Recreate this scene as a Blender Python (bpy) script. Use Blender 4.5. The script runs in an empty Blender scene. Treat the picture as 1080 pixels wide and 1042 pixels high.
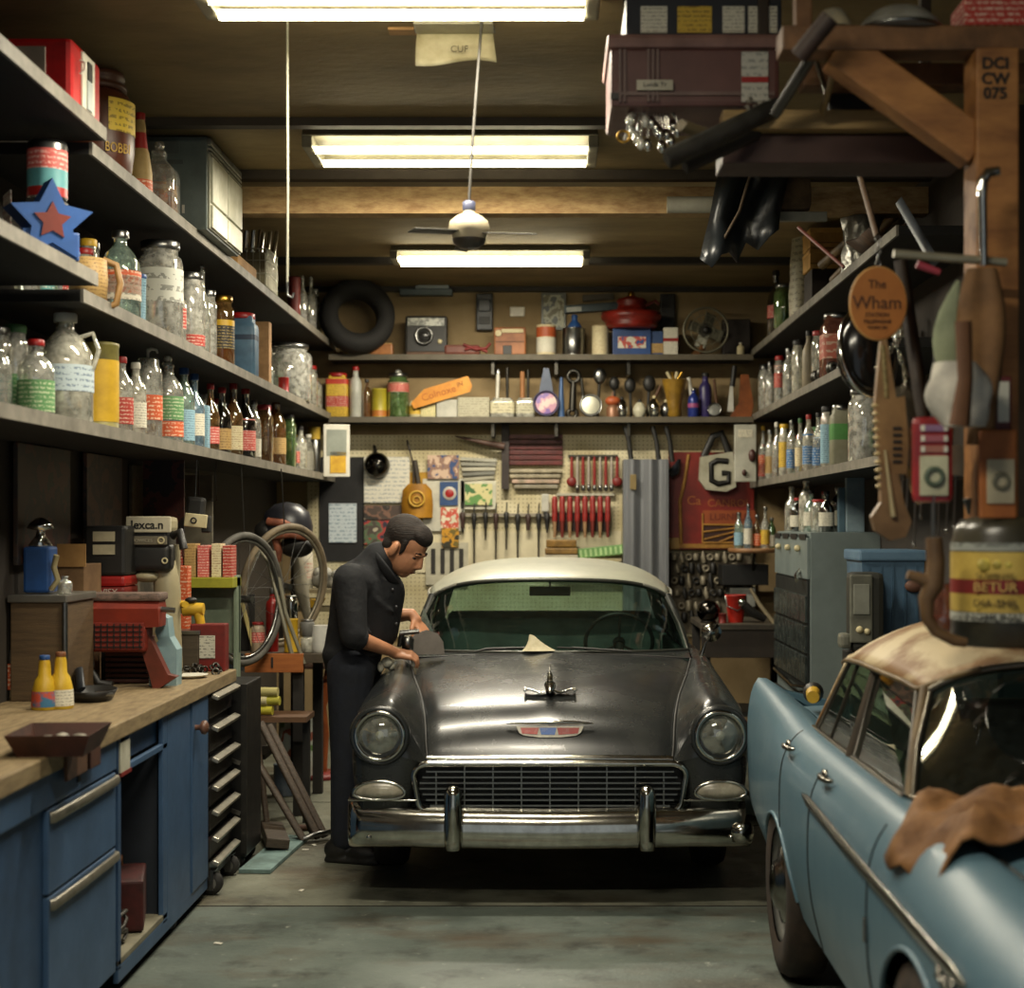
import bpy, bmesh, math, random
from math import pi, sin, cos, sqrt, radians
from mathutils import Vector, Matrix, Euler
RND = random.Random(11)
SC = bpy.context.scene
COL = SC.collection
def lerp(a, b, t): return a + (b - a) * t
# the camera: eye height, focal length in pixels, vanishing point
H, FPX, CX, CY = 1.72, 1650.0, 580.0, 552.0
def P(px, py, d):
    return Vector(((px - CX) * d / FPX, d, H - (py - CY) * d / FPX))

# ------------------------------------------------------------------ materials
def lin(h):
    if not isinstance(h, str): return tuple(h)
    h = h.lstrip('#'); o = []
    for i in (0, 2, 4):
        v = int(h[i:i+2], 16) / 255
        o.append(v / 12.92 if v <= .04045 else ((v + .055) / 1.055) ** 2.4)
    return tuple(o)
_M = {}
def _nodes(name):
    m = bpy.data.materials.new(name); m.use_nodes = True
    nt = m.node_tree
    return m, nt, nt.nodes, nt.links, nt.nodes['Principled BSDF']
def M(col, rough=.55, metal=0., col2=None, scale=8., amt=.5, sharp=.12, bump=0., bscale=60., coat=0., stretch=None, spec=.5):
    """painted / worn surface: base colour, mottled towards col2 by noise, with optional bump"""
    key = (col, rough, metal, col2, scale, amt, sharp, bump, bscale, coat, stretch, spec)
    if key in _M: return _M[key]
    m, nt, N, L, b = _nodes('paint_%d' % len(_M))
    c1 = lin(col)
    b.inputs['Roughness'].default_value = rough; b.inputs['Metallic'].default_value = metal
    b.inputs['Coat Weight'].default_value = coat; b.inputs['Coat Roughness'].default_value = .08
    b.inputs['Specular IOR Level'].default_value = spec
    tc = N.new('ShaderNodeTexCoord'); src = tc.outputs['Object']
    if stretch:
        mp = N.new('ShaderNodeMapping'); mp.inputs['Scale'].default_value = stretch
        L.new(src, mp.inputs['Vector']); src = mp.outputs['Vector']
    n = N.new('ShaderNodeTexNoise'); n.inputs['Scale'].default_value = scale; n.inputs['Detail'].default_value = 6
    n.inputs['Roughness'].default_value = .62
    L.new(src, n.inputs['Vector'])
    r = N.new('ShaderNodeValToRGB')
    r.color_ramp.elements[0].position = max(0, amt - sharp); r.color_ramp.elements[1].position = min(1, amt + sharp)
    c2 = lin(col2) if col2 else tuple(v * .78 for v in c1)
    r.color_ramp.elements[0].color = (*c2, 1); r.color_ramp.elements[1].color = (*c1, 1)
    L.new(n.outputs['Fac'], r.inputs['Fac']); L.new(r.outputs['Color'], b.inputs['Base Color'])
    if metal < .5:
        mr = N.new('ShaderNodeMapRange'); mr.inputs['To Min'].default_value = min(1, rough + .12); mr.inputs['To Max'].default_value = max(.02, rough - .08)
        L.new(n.outputs['Fac'], mr.inputs['Value']); L.new(mr.outputs['Result'], b.inputs['Roughness'])
    if bump:
        n2 = N.new('ShaderNodeTexNoise'); n2.inputs['Scale'].default_value = bscale; n2.inputs['Detail'].default_value = 5
        L.new(src, n2.inputs['Vector'])
        bp = N.new('ShaderNodeBump'); bp.inputs['Strength'].default_value = bump; bp.inputs['Distance'].default_value = .01
        L.new(n2.outputs['Fac'], bp.inputs['Height']); L.new(bp.outputs['Normal'], b.inputs['Normal'])
    _M[key] = m
    return m
def glass(tint='#dfe8e0', dust=.25, gloss=.22, rough=.06, dustcol=None):
    """thin-walled dusty glass: see-through, shiny, with a milky film of dirt"""
    key = ('g', tint, dust, gloss, rough, dustcol)
    if key in _M: return _M[key]
    m, nt, N, L, b = _nodes('glass_%d' % len(_M)); N.remove(b)
    out = N['Material Output']
    t = N.new('ShaderNodeBsdfTransparent'); t.inputs['Color'].default_value = (*lin(tint), 1)
    g = N.new('ShaderNodeBsdfGlossy'); g.inputs['Roughness'].default_value = rough; g.inputs['Color'].default_value = (.95, .95, .92, 1)
    d = N.new('ShaderNodeBsdfDiffuse'); d.inputs['Color'].default_value = (*lin(dustcol or tint), 1)
    lw = N.new('ShaderNodeLayerWeight'); lw.inputs['Blend'].default_value = .35
    mr = N.new('ShaderNodeMapRange'); mr.inputs['To Min'].default_value = gloss * .45; mr.inputs['To Max'].default_value = min(.95, gloss * 3)
    L.new(lw.outputs['Facing'], mr.inputs['Value'])
    nz = N.new('ShaderNodeTexNoise'); nz.inputs['Scale'].default_value = 30; nz.inputs['Detail'].default_value = 4
    tc = N.new('ShaderNodeTexCoord'); L.new(tc.outputs['Object'], nz.inputs['Vector'])
    m2 = N.new('ShaderNodeMapRange'); m2.inputs['From Min'].default_value = .3; m2.inputs['From Max'].default_value = .7
    m2.inputs['To Min'].default_value = dust * .4; m2.inputs['To Max'].default_value = min(1, dust * 1.5)
    L.new(nz.outputs['Fac'], m2.inputs['Value'])
    a = N.new('ShaderNodeMixShader'); L.new(m2.outputs['Result'], a.inputs[0]); L.new(t.outputs[0], a.inputs[1]); L.new(d.outputs[0], a.inputs[2])
    c = N.new('ShaderNodeMixShader'); L.new(mr.outputs['Result'], c.inputs[0]); L.new(a.outputs[0], c.inputs[1]); L.new(g.outputs[0], c.inputs[2])
    L.new(c.outputs[0], out.inputs['Surface'])
    _M[key] = m
    return m
def printed(base, ink, rows=70., fine=90., rough=.6, axis='Z', cut=.5):
    rows *= 1.5; fine *= 1.6
    """paper or tin print: rows of small illegible marks on a plain ground"""
    key = ('p', base, ink, rows, fine, rough, axis, cut)
    if key in _M: return _M[key]
    m, nt, N, L, b = _nodes('print_%d' % len(_M))
    b.inputs['Roughness'].default_value = rough
    tc = N.new('ShaderNodeTexCoord')
    w = N.new('ShaderNodeTexWave'); w.bands_direction = axis; w.inputs['Scale'].default_value = rows / 6.28; w.inputs['Distortion'].default_value = 0
    L.new(tc.outputs['Object'], w.inputs['Vector'])
    n = N.new('ShaderNodeTexNoise'); n.inputs['Scale'].default_value = fine; n.inputs['Detail'].default_value = 2
    L.new(tc.outputs['Object'], n.inputs['Vector'])
    a = N.new('ShaderNodeMath'); a.operation = 'GREATER_THAN'; a.inputs[1].default_value = .55; L.new(w.outputs['Fac'], a.inputs[0])
    c = N.new('ShaderNodeMath'); c.operation = 'GREATER_THAN'; c.inputs[1].default_value = cut; L.new(n.outputs['Fac'], c.inputs[0])
    mu = N.new('ShaderNodeMath'); mu.operation = 'MULTIPLY'; L.new(a.outputs[0], mu.inputs[0]); L.new(c.outputs[0], mu.inputs[1])
    mx = N.new('ShaderNodeMix'); mx.data_type = 'RGBA'
    mx.inputs['A'].default_value = (*lin(base), 1); mx.inputs['B'].default_value = (*[lerp(q1, q2, .62) for q1, q2 in zip(lin(base), lin(ink))], 1)
    L.new(mu.outputs[0], mx.inputs['Factor']); L.new(mx.outputs['Result'], b.inputs['Base Color'])
    _M[key] = m
    return m
def picture(cols, scale=7., rough=.5):
    """a print with irregular patches of several colours"""
    key = ('pic', tuple(cols), scale, rough)
    if key in _M: return _M[key]
    m, nt, N, L, b = _nodes('picture_%d' % len(_M)); b.inputs['Roughness'].default_value = rough
    tc = N.new('ShaderNodeTexCoord'); n = N.new('ShaderNodeTexNoise'); n.inputs['Scale'].default_value = scale; n.inputs['Detail'].default_value = 5
    L.new(tc.outputs['Object'], n.inputs['Vector'])
    r = N.new('ShaderNodeValToRGB'); r.color_ramp.interpolation = 'CONSTANT'
    e = r.color_ramp.elements; k = len(cols)
    e[0].position = 0; e[0].color = (*lin(cols[0]), 1); e[1].position = .7; e[1].color = (*lin(cols[-1]), 1)
    for i in range(1, k - 1):
        q = e.new(.34 + .3 * i / max(1, k - 1)); q.color = (*lin(cols[i]), 1)
    L.new(n.outputs['Fac'], r.inputs['Fac']); L.new(r.outputs['Color'], b.inputs['Base Color'])
    _M[key] = m
    return m
def emit(col, strength):
    key = ('e', col, strength)
    if key in _M: return _M[key]
    m, nt, N, L, b = _nodes('lamp_%d' % len(_M))
    b.inputs['Base Color'].default_value = (*lin(col), 1)
    b.inputs['Emission Color'].default_value = (*lin(col), 1); b.inputs['Emission Strength'].default_value = strength
    _M[key] = m
    return m
def wood(c1, c2, scale=5., stretch=(1, 12, 12), rough=.6, bump=.15):
    return M(c1, rough, 0, c2, scale, .5, .2, bump, 25., 0, stretch)
def steel(col='#8b8b88', rough=.3): return M(col, rough, 1., None, 12., .45, .25, .05, 80.)
CHROME = M('#d3d2cc', .12, 1., '#8f8d86', 9., .40, .22)
BLACK = M('#151412', .5, 0, '#23211d', 8., .5, .2)
RUBBER = M('#181715', .8, 0, '#242220', 10., .5, .2)
WHITE = M('#d8d4c6', .5, 0, '#bcb7a6', 9., .45, .2)
CREAM = M('#cfc39b', .6, 0, '#b5a67c', 9., .45, .2)
RED = M('#a31f1c', .4, 0, '#7c1614', 8., .45, .2)
DRED = M('#7a1e18', .5, 0, '#4f1410', 8., .45, .2)
BLUE = M('#27508c', .45, 0, '#1c3a66', 8., .45, .2)
YELLOW = M('#d0a72a', .45, 0, '#a5811d', 8., .45, .2)
ORANGE = M('#cf6d22', .5, 0, '#a5521a', 8., .45, .2)
GREY = M('#6d6c66', .5, 0, '#545350', 8., .45, .2)
BROWN = M('#5d3d24', .6, 0, '#432b19', 8., .45, .2)
STEEL = steel(); DARKSTEEL = steel('#46443f', .4); GOLD = M('#b08a3c', .3, 1., '#7d6026', 10, .45, .2)
CARD = M('#a37b46', .75, 0, '#8a6537', 10., .45, .2)
PAPER = printed('#d4cdb6', '#5d574b', 90, 110)

# ------------------------------------------------------------------ mesh builder
class MB:
    def __init__(s):
        s.v, s.f, s.mi, s.mats, s.sm, s.cur, s.T = [], [], [], [], [], 0, Matrix()
    def use(s, m):
        if m not in s.mats: s.mats.append(m)
        s.cur = s.mats.index(m); return s
    def add(s, vs, fs, smooth=False, T=None):
        n = len(s.v); A = s.T @ T if T is not None else s.T
        s.v += [tuple(A @ Vector(p)) for p in vs]
        for f in fs:
            s.f.append(tuple(i + n for i in f)); s.mi.append(s.cur); s.sm.append(smooth)
        return s
    def box(s, c, d, rot=None, bev=0., seg=2, taper=None):
        """box centred at c with size d; rot = euler degrees; taper = top scale (x, y)"""
        T = Matrix.Translation(Vector(c))
        if rot: T = T @ Euler([radians(a) for a in rot]).to_matrix().to_4x4()
        bm = bmesh.new(); bmesh.ops.create_cube(bm, size=1)
        for v in bm.verts:
            k = taper if (taper and v.co.z > 0) else (1, 1)
            v.co = Vector((v.co.x * d[0] * k[0], v.co.y * d[1] * k[1], v.co.z * d[2]))
        if bev: bmesh.ops.bevel(bm, geom=bm.edges[:], offset=min(bev, .45 * min(d)), segments=seg, profile=.6, affect='EDGES')
        bm.verts.index_update()
        s.add([v.co[:] for v in bm.verts], [[v.index for v in f.verts] for f in bm.faces], bool(bev) and seg > 2, T)
        bm.free(); return s
    def rings(s, rings, closed=True, caps=(True, True), smooth=True, T=None, loop=False):
        n = len(rings[0]); vs = [p for r in rings for p in r]; fs = []
        m = len(rings)
        for i in range(m if loop else m - 1):
            a, b2 = i * n, ((i + 1) % m) * n
            for j in range(n if closed else n - 1):
                k = (j + 1) % n
                fs.append((a + j, a + k, b2 + k, b2 + j))
        s.add(vs, fs, smooth, T)
        if closed and not loop:
            if caps[0]: s.add(rings[0], [tuple(reversed(range(n)))], False, T)
            if caps[1]: s.add(rings[-1], [tuple(range(n))], False, T)
        return s
    def lathe(s, prof, n=20, c=(0, 0, 0), T=None, caps=(True, True), rot=None):
        A = Matrix.Translation(Vector(c))
        if rot: A = A @ Euler([radians(a) for a in rot]).to_matrix().to_4x4()
        if T is not None: A = A @ T
        rr = [[(max(r, 1e-4) * cos(2*pi*j/n), max(r, 1e-4) * sin(2*pi*j/n), z) for j in range(n)] for r, z in prof]
        return s.rings(rr, True, caps, True, A)
    def cyl(s, a, b, r0, r1=None, n=14, caps=(True, True)):
        return s.tube([a, b], [r0, r0 if r1 is None else r1], n, caps=caps)
    def tube(s, pts, r, n=8, closed=False, caps=(True, True), flat=None, up=None):
        pts = [Vector(p) for p in pts]; m = len(pts)
        if not hasattr(r, '__len__'): r = [r] * m
        rr = []; ref = Vector(up) if up else None
        for i, p in enumerate(pts):
            if closed: t = pts[(i + 1) % m] - pts[i - 1]
            elif i == 0: t = pts[1] - p
            elif i == m - 1: t = p - pts[-2]
            else: t = (pts[i+1] - p).normalized() + (p - pts[i-1]).normalized()
            if t.length < 1e-9: t = Vector((0, 0, 1))
            t.normalize()
            if ref is None: ref = Vector((0, 0, 1)) if abs(t.z) < .9 else Vector((1, 0, 0))
            u = ref - t * ref.dot(t)
            if u.length < 1e-6: u = t.orthogonal()
            u.normalize(); w = t.cross(u); 
            if not up: ref = u
            fa = flat or (1, 1)
            rr.append([tuple(p + u * (r[i] * fa[0] * cos(2*pi*j/n)) + w * (r[i] * fa[1] * sin(2*pi*j/n))) for j in range(n)])
        return s.rings(rr, True, caps, True, None, closed)
    def torus(s, c, R, r, n=28, k=10, rot=None, sx=1, sy=1, flat=(1, 1)):
        A = Matrix.Translation(Vector(c))
        if rot: A = A @ Euler([radians(a) for a in rot]).to_matrix().to_4x4()
        rr = [[((R + r*flat[0]*cos(2*pi*j/k)) * cos(2*pi*i/n) * sx, (R + r*flat[0]*cos(2*pi*j/k)) * sin(2*pi*i/n) * sy, r*flat[1]*sin(2*pi*j/k)) for j in range(k)] for i in range(n)]
        return s.rings(rr, True, (False, False), True, A, True)
    def ball(s, c, r, n=16, m=10, rot=None):
        if not hasattr(r, '__len__'): r = (r, r, r)
        A = Matrix.Translation(Vector(c))
        if rot: A = A @ Euler([radians(a) for a in rot]).to_matrix().to_4x4()
        rr = []
        for i in range(m + 1):
            a = -pi/2 + pi * i / m; q = max(cos(a), 1e-3)
            rr.append([(r[0]*q*cos(2*pi*j/n), r[1]*q*sin(2*pi*j/n), r[2]*sin(a)) for j in range(n)])
        return s.rings(rr, True, (True, True), True, A)
    def prism(s, poly, t, c=(0, 0, 0), rot=None, taper=1.):
        """2-D outline in x,z extruded by t along y, centred"""
        A = Matrix.Translation(Vector(c))
        if rot: A = A @ Euler([radians(a) for a in rot]).to_matrix().to_4x4()
        n = len(poly)
        vs = [(x, -t/2, z) for x, z in poly] + [(x*taper, t/2, z*taper) for x, z in poly]
        fs = [tuple(range(n)), tuple(reversed(range(n, 2*n)))] + [(i + n, (i+1) % n + n, (i+1) % n, i) for i in range(n)]
        return s.add(vs, fs, False, A)
    def grid(s, rows, smooth=True, T=None, flip=False):
        n = len(rows[0]); fs = []
        for i in range(len(rows) - 1):
            for j in range(n - 1):
                q = (i*n + j, i*n + j + 1, (i+1)*n + j + 1, (i+1)*n + j)
                fs.append(tuple(reversed(q)) if flip else q)
        return s.add([p for r in rows for p in r], fs, smooth, T)
    def build(s, name, mat=None, parent=None, loc=None, rot=None, thick=0., offset=0, sub=0, label=None):
        me = bpy.data.meshes.new(name); me.from_pydata(s.v, [], s.f)
        for m in (s.mats or [mat]): me.materials.append(m)
        if s.mats:
            me.polygons.foreach_set('material_index', s.mi)
        me.polygons.foreach_set('use_smooth', s.sm)
        bm = bmesh.new(); bm.from_mesh(me)
        bmesh.ops.recalc_face_normals(bm, faces=bm.faces[:])
        bm.to_mesh(me); bm.free(); me.update()
        o = bpy.data.objects.new(name, me); COL.objects.link(o)
        if parent: o.parent = parent
        if loc is not None: o.location = loc
        if rot is not None: o.rotation_euler = [radians(a) for a in rot]
        if thick:
            q = o.modifiers.new('thickness', 'SOLIDIFY'); q.thickness = thick; q.offset = offset
        if sub:
            q = o.modifiers.new('smooth', 'SUBSURF'); q.levels = q.render_levels = sub
        if label: o['label'] = label
        return o
_LAB = {}
def tag(o, label, cat, group=None):
    o['label'] = label; o['category'] = cat
    if group: o['group'] = group
    return o
def thing(name, label, cat, loc, rz=0, group=None, rot=None):
    o = bpy.data.objects.new(name, None); COL.objects.link(o); o.location = loc
    o.empty_display_size = .05
    o.rotation_euler = [radians(a) for a in (rot or (0, 0, rz))]
    return tag(o, label, cat, group)
def struct(o): o['kind'] = 'structure'; return o
def B(c, d, name, mat, parent=None, bev=0., rot=None, **k):
    m = MB(); m.box(c, d, rot, bev); return m.build(name, mat, parent, **k)
def text(s, size, mat, parent, loc, rot=(90, 0, 0), name='lettering', ext=.0015, sx=1., align='CENTER', bold=0.):
    cu = bpy.data.curves.new('t', 'FONT'); cu.body = s; cu.size = size; cu.extrude = ext; cu.align_x = align; cu.align_y = 'CENTER'
    cu.offset = bold; cu.resolution_u = 3
    t = bpy.data.objects.new('t', cu)
    me = bpy.data.meshes.new_from_object(t); bpy.data.objects.remove(t); bpy.data.curves.remove(cu)
    me.materials.clear(); me.materials.append(mat)
    o = bpy.data.objects.new(name, me); COL.objects.link(o); o.parent = parent; o.location = loc
    o.rotation_euler = [radians(a) for a in rot]; o.scale = (sx, 1, 1)
    return o
def cr(keys, y):
    """smooth interpolation of key rows [(y, v1, v2 ...)] -> list of values at y (monotone Hermite)"""
    if y <= keys[0][0]: return list(keys[0][1:])
    if y >= keys[-1][0]: return list(keys[-1][1:])
    i = 0
    while keys[i + 1][0] < y: i += 1
    y0, y1 = keys[i][0], keys[i+1][0]; h = y1 - y0; t = (y - y0) / h; out = []
    for k in range(1, len(keys[0])):
        p0, p1 = keys[i][k], keys[i+1][k]; d = (p1 - p0) / h
        def tan(j):
            if j == 0 or j == len(keys) - 1: return d
            a = (keys[j][k] - keys[j-1][k]) / (keys[j][0] - keys[j-1][0]); b = (keys[j+1][k] - keys[j][k]) / (keys[j+1][0] - keys[j][0])
            return 0 if a * b <= 0 else 2 * a * b / (a + b)
        m0, m1 = tan(i), tan(i + 1)
        out.append((2*t**3 - 3*t*t + 1)*p0 + (t**3 - 2*t*t + t)*h*m0 + (-2*t**3 + 3*t*t)*p1 + (t**3 - t*t)*h*m1)
    return out
def spline(pts, n):
    """Catmull-Rom through points, n samples in all, evenly by parameter"""
    pts = [Vector(p) for p in pts]; m = len(pts) - 1; out = []
    for q in range(n):
        u = q / (n - 1) * m; i = min(int(u), m - 1); t = u - i
        p1, p2 = pts[i], pts[i+1]; p0 = pts[i-1] if i else p1 * 2 - p2; p3 = pts[i+2] if i + 2 <= m else p2 * 2 - p1
        out.append(.5 * ((2*p1) + (p2 - p0)*t + (2*p0 - 5*p1 + 4*p2 - p3)*t*t + (3*p1 - p0 - 3*p2 + p3)*t**3))
    return out
def ordinal(i):
    w = ['first','second','third','fourth','fifth','sixth','seventh','eighth','ninth','tenth','eleventh','twelfth','thirteenth','fourteenth','fifteenth','sixteenth','seventeenth','eighteenth','nineteenth','twentieth']
    if i < 20: return w[i]
    if i == 29: return 'thirtieth'
    if i == 39: return 'fortieth'
    return ('twenty-' if i < 30 else 'thirty-') + w[i % 10]
# ------------------------------------------------------------------ the setting
YB, XL, XR, XN, ZC, YF = 12.6, -2.2, 2.06, 3.0, 3.62, -2.5
def floor_mat():
    m, nt, N, L, b = _nodes('concrete')
    tc = N.new('ShaderNodeTexCoord'); src = tc.outputs['Object']
    sep = N.new('ShaderNodeSeparateXYZ'); L.new(src, sep.inputs[0])
    def noise(sc, det=6, rough=.6, st=None):
        n = N.new('ShaderNodeTexNoise'); n.inputs['Scale'].default_value = sc; n.inputs['Detail'].default_value = det; n.inputs['Roughness'].default_value = rough
        s2 = src
        if st:
            mp = N.new('ShaderNodeMapping'); mp.inputs['Scale'].default_value = st; L.new(src, mp.inputs['Vector']); s2 = mp.outputs['Vector']
        L.new(s2, n.inputs['Vector']); return n.outputs['Fac']
    def ramp(f, p0, p1, c0, c1):
        r = N.new('ShaderNodeValToRGB'); r.color_ramp.elements[0].position = p0; r.color_ramp.elements[1].position = p1
        r.color_ramp.elements[0].color = (*lin(c0), 1); r.color_ramp.elements[1].color = (*lin(c1), 1); L.new(f, r.inputs['Fac']); return r.outputs['Color']
    def mix(f, a, bb, kind='MIX'):
        x = N.new('ShaderNodeMix'); x.data_type = 'RGBA'; x.blend_type = kind
        (L.new(f, x.inputs['Factor']) if not isinstance(f, (int, float)) else setattr(x.inputs['Factor'], 'default_value', f))
        L.new(a, x.inputs['A']); L.new(bb, x.inputs['B']); return x.outputs['Result']
    back = ramp(noise(2.2), .3, .7, '#5c5c4f', '#7f8070')
    front = ramp(noise(1.6), .35, .68, '#4c554e', '#687068')
    st = N.new('ShaderNodeMath'); st.operation = 'LESS_THAN'; st.inputs[1].default_value = 7.02; L.new(sep.outputs['Y'], st.inputs[0])
    c = mix(st.outputs[0], back, front)
    brown = N.new('ShaderNodeRGB'); brown.outputs[0].default_value = (*lin('#4a3a26'), 1)
    f = N.new('ShaderNodeMapRange'); f.inputs['From Min'].default_value = .5; f.inputs['From Max'].default_value = .68; f.inputs['To Max'].default_value = .75
    L.new(noise(1.1, 8, .65, (1, 2.2, 1)), f.inputs['Value']); c = mix(f.outputs['Result'], c, brown.outputs[0])
    dark = N.new('ShaderNodeRGB'); dark.outputs[0].default_value = (*lin('#25241f'), 1)
    f = N.new('ShaderNodeMapRange'); f.inputs['From Min'].default_value = .52; f.inputs['From Max'].default_value = .68; f.inputs['To Max'].default_value = .75
    L.new(noise(3.4, 8, .7), f.inputs['Value']); c = mix(f.outputs['Result'], c, dark.outputs[0])
    pale = N.new('ShaderNodeRGB'); pale.outputs[0].default_value = (*lin('#a8aa9c'), 1)
    f = N.new('ShaderNodeMapRange'); f.inputs['From Min'].default_value = .64; f.inputs['From Max'].default_value = .7; f.inputs['To Max'].default_value = .6
    L.new(noise(14, 5, .7), f.inputs['Value']); c = mix(f.outputs['Result'], c, pale.outputs[0])
    L.new(c, b.inputs['Base Color'])
    rr = N.new('ShaderNodeMapRange'); rr.inputs['To Min'].default_value = .3; rr.inputs['To Max'].default_value = .75
    L.new(noise(4), rr.inputs['Value']); L.new(rr.outputs['Result'], b.inputs['Roughness'])
    bp = N.new('ShaderNodeBump'); bp.inputs['Strength'].default_value = .25; bp.inputs['Distance'].default_value = .01
    L.new(noise(40, 6), bp.inputs['Height']); L.new(bp.outputs['Normal'], b.inputs['Normal'])
    return m
m = MB()
m.box((.4, 5.05 + 2.27, -.05), (5.2, 10.55, .1)); m.T = Matrix()
fl = struct(m.build('floor', floor_mat()))
# slab joint: two rows of slabs, the back slab a few millimetres proud
m = MB(); m.use(M('#24221b', .9)).box((.4, 7.03, .0005), (5.2, .012, .003)).box((.4, 9.65, .0005), (5.2, .01, .003))
struct(m.build('floor_joint'))
PLY = M('#917d55', .75, 0, '#6a5a3d', 1.6, .48, .24, .3, 14., 0, (1, 1.8, 1))
m = MB(); m.box((.4, 5.05, ZC + .04), (5.4, 15.3, .08)); struct(m.build('ceiling', PLY))
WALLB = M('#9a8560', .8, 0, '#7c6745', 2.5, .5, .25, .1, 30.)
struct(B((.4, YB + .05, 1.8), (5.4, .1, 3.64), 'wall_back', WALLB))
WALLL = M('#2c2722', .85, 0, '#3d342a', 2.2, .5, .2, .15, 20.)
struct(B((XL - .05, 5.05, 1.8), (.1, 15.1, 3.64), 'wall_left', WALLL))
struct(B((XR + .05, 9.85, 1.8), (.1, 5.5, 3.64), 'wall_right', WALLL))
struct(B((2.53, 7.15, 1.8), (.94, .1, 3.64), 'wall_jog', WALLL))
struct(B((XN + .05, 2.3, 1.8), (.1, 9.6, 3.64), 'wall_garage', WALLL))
# timber beam across the room, ceiling battens, cornice
struct(B((-.07, 8.55, 3.475), (4.25, .12, .145), 'beam', M('#80603c', .75, 0, '#b09468', 5., .5, .18, .2, 30., 0, (2, 1, 6))))
struct(B((-.07, 8.44, 3.595), (4.25, .08, .05), 'trim_1', M('#3a3126', .7)))
struct(B((.4, 7.35, 3.6), (5.1, .07, .04), 'trim_2', M('#3b3329', .7)))
struct(B((-.07, 11.2, 3.6), (4.25, .09, .05), 'trim_3', M('#2d2822', .7)))
struct(B((-.07, 12.57, 3.60), (4.25, .06, .04), 'trim_4', M('#2b261f', .7)))
# lower back wall: cream pegboard
def peg_mat():
    m, nt, N, L, b = _nodes('pegboard'); b.inputs['Roughness'].default_value = .7
    tc = N.new('ShaderNodeTexCoord'); mp = N.new('ShaderNodeMapping'); mp.inputs['Scale'].default_value = (30, 30, 30); L.new(tc.outputs['Object'], mp.inputs['Vector'])
    fr = N.new('ShaderNodeVectorMath'); fr.operation = 'FRACTION'; L.new(mp.outputs[0], fr.inputs[0])
    sb = N.new('ShaderNodeVectorMath'); sb.operation = 'SUBTRACT'; sb.inputs[1].default_value = (.5, .5, .5); L.new(fr.outputs[0], sb.inputs[0])
    sp = N.new('ShaderNodeSeparateXYZ'); L.new(sb.outputs[0], sp.inputs[0])
    cb = N.new('ShaderNodeCombineXYZ'); L.new(sp.outputs['X'], cb.inputs['X']); L.new(sp.outputs['Z'], cb.inputs['Y'])
    ln = N.new('ShaderNodeVectorMath'); ln.operation = 'LENGTH'; L.new(cb.outputs[0], ln.inputs[0])
    lt = N.new('ShaderNodeMath'); lt.operation = 'LESS_THAN'; lt.inputs[1].default_value = .13; L.new(ln.outputs['Value'], lt.inputs[0])
    n = N.new('ShaderNodeTexNoise'); n.inputs['Scale'].default_value = 3; L.new(tc.outputs['Object'], n.inputs['Vector'])
    r = N.new('ShaderNodeValToRGB'); r.color_ramp.elements[0].color = (*lin('#a5976f'), 1); r.color_ramp.elements[1].color = (*lin('#cfc5a3'), 1)
    r.color_ramp.elements[0].position = .3; r.color_ramp.elements[1].position = .65
    L.new(n.outputs['Fac'], r.inputs['Fac'])
    x = N.new('ShaderNodeMix'); x.data_type = 'RGBA'; L.new(lt.outputs[0], x.inputs['Factor']); L.new(r.outputs['Color'], x.inputs['A']); x.inputs['B'].default_value = (*lin('#3a3225'), 1)
    L.new(x.outputs['Result'], b.inputs['Base Color']); return m
pegb = B((-.15, 12.585, 1.62), (3.6, .028, 1.62), 'pegboard', peg_mat())
tag(pegb, 'cream perforated pegboard covering the lower back wall behind the hanging tools', 'pegboard')

# ------------------------------------------------------------------ fluorescent fittings
TUBE = emit('#fff3cc', 16.)
def fitting(x, y, w, dy, lab, n=2, power=60):
    t = thing('fluorescent_light', lab, 'ceiling light', (x, y, ZC), group='fluorescent ceiling lights')
    m = MB(); m.use(M('#8d8873', .5, 0, '#6f6a58', 6., .45, .2))
    pr = [(-dy/2, -.035), (-dy/2 + .03, 0), (dy/2 - .03, 0), (dy/2, -.035), (dy/2 - .012, -.04), (dy/2 - .06, -.02), (-dy/2 + .06, -.02), (-dy/2 + .012, -.04)]
    m.rings([[(-w/2, a, b) for a, b in pr], [(w/2, a, b) for a, b in pr]], True, (True, True), False)
    m.build('housing', None, t)
    for e in (-1, 1):
        B((e * (w/2 - .02), 0, -.055), (.05, dy * .9, .07), 'end_cap', M('#77725f', .5), t, .008)
    for k in range(n):
        yy = (k - (n - 1) / 2) * dy * .56
        q = MB(); q.cyl((-w/2 + .05, yy, -.085), (w/2 - .05, yy, -.085), .019, n=12); q.build('tube', TUBE, t)
    la = bpy.data.lights.new('tube_glow', 'AREA'); la.shape = 'RECTANGLE'; la.size = w * .9; la.size_y = .07
    la.energy = power; la.color = (1.0, .92, .75)
    lo = bpy.data.objects.new('tube_glow', la); COL.objects.link(lo); lo.parent = t; lo.location = (0, 0, -.125)
    return t
fitting(-.53, 5.50, 1.4, .3, 'twin-tube fluorescent light nearest the camera, cut off by the top of the photo')
fitting(-.48, 7.75, 1.42, .5, 'wide twin-tube fluorescent light with reflector, in front of the timber beam')
fitting(-.41, 10.84, 1.36, .32, 'narrow fluorescent light beyond the timber beam, above the car roof', 2, 85)
# two more of the same run, over the doorway end of the garage
fitting(-.53, 2.6, 1.4, .3, 'fluorescent light over the garage doorway, ahead of the bench', 2, 60)

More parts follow.
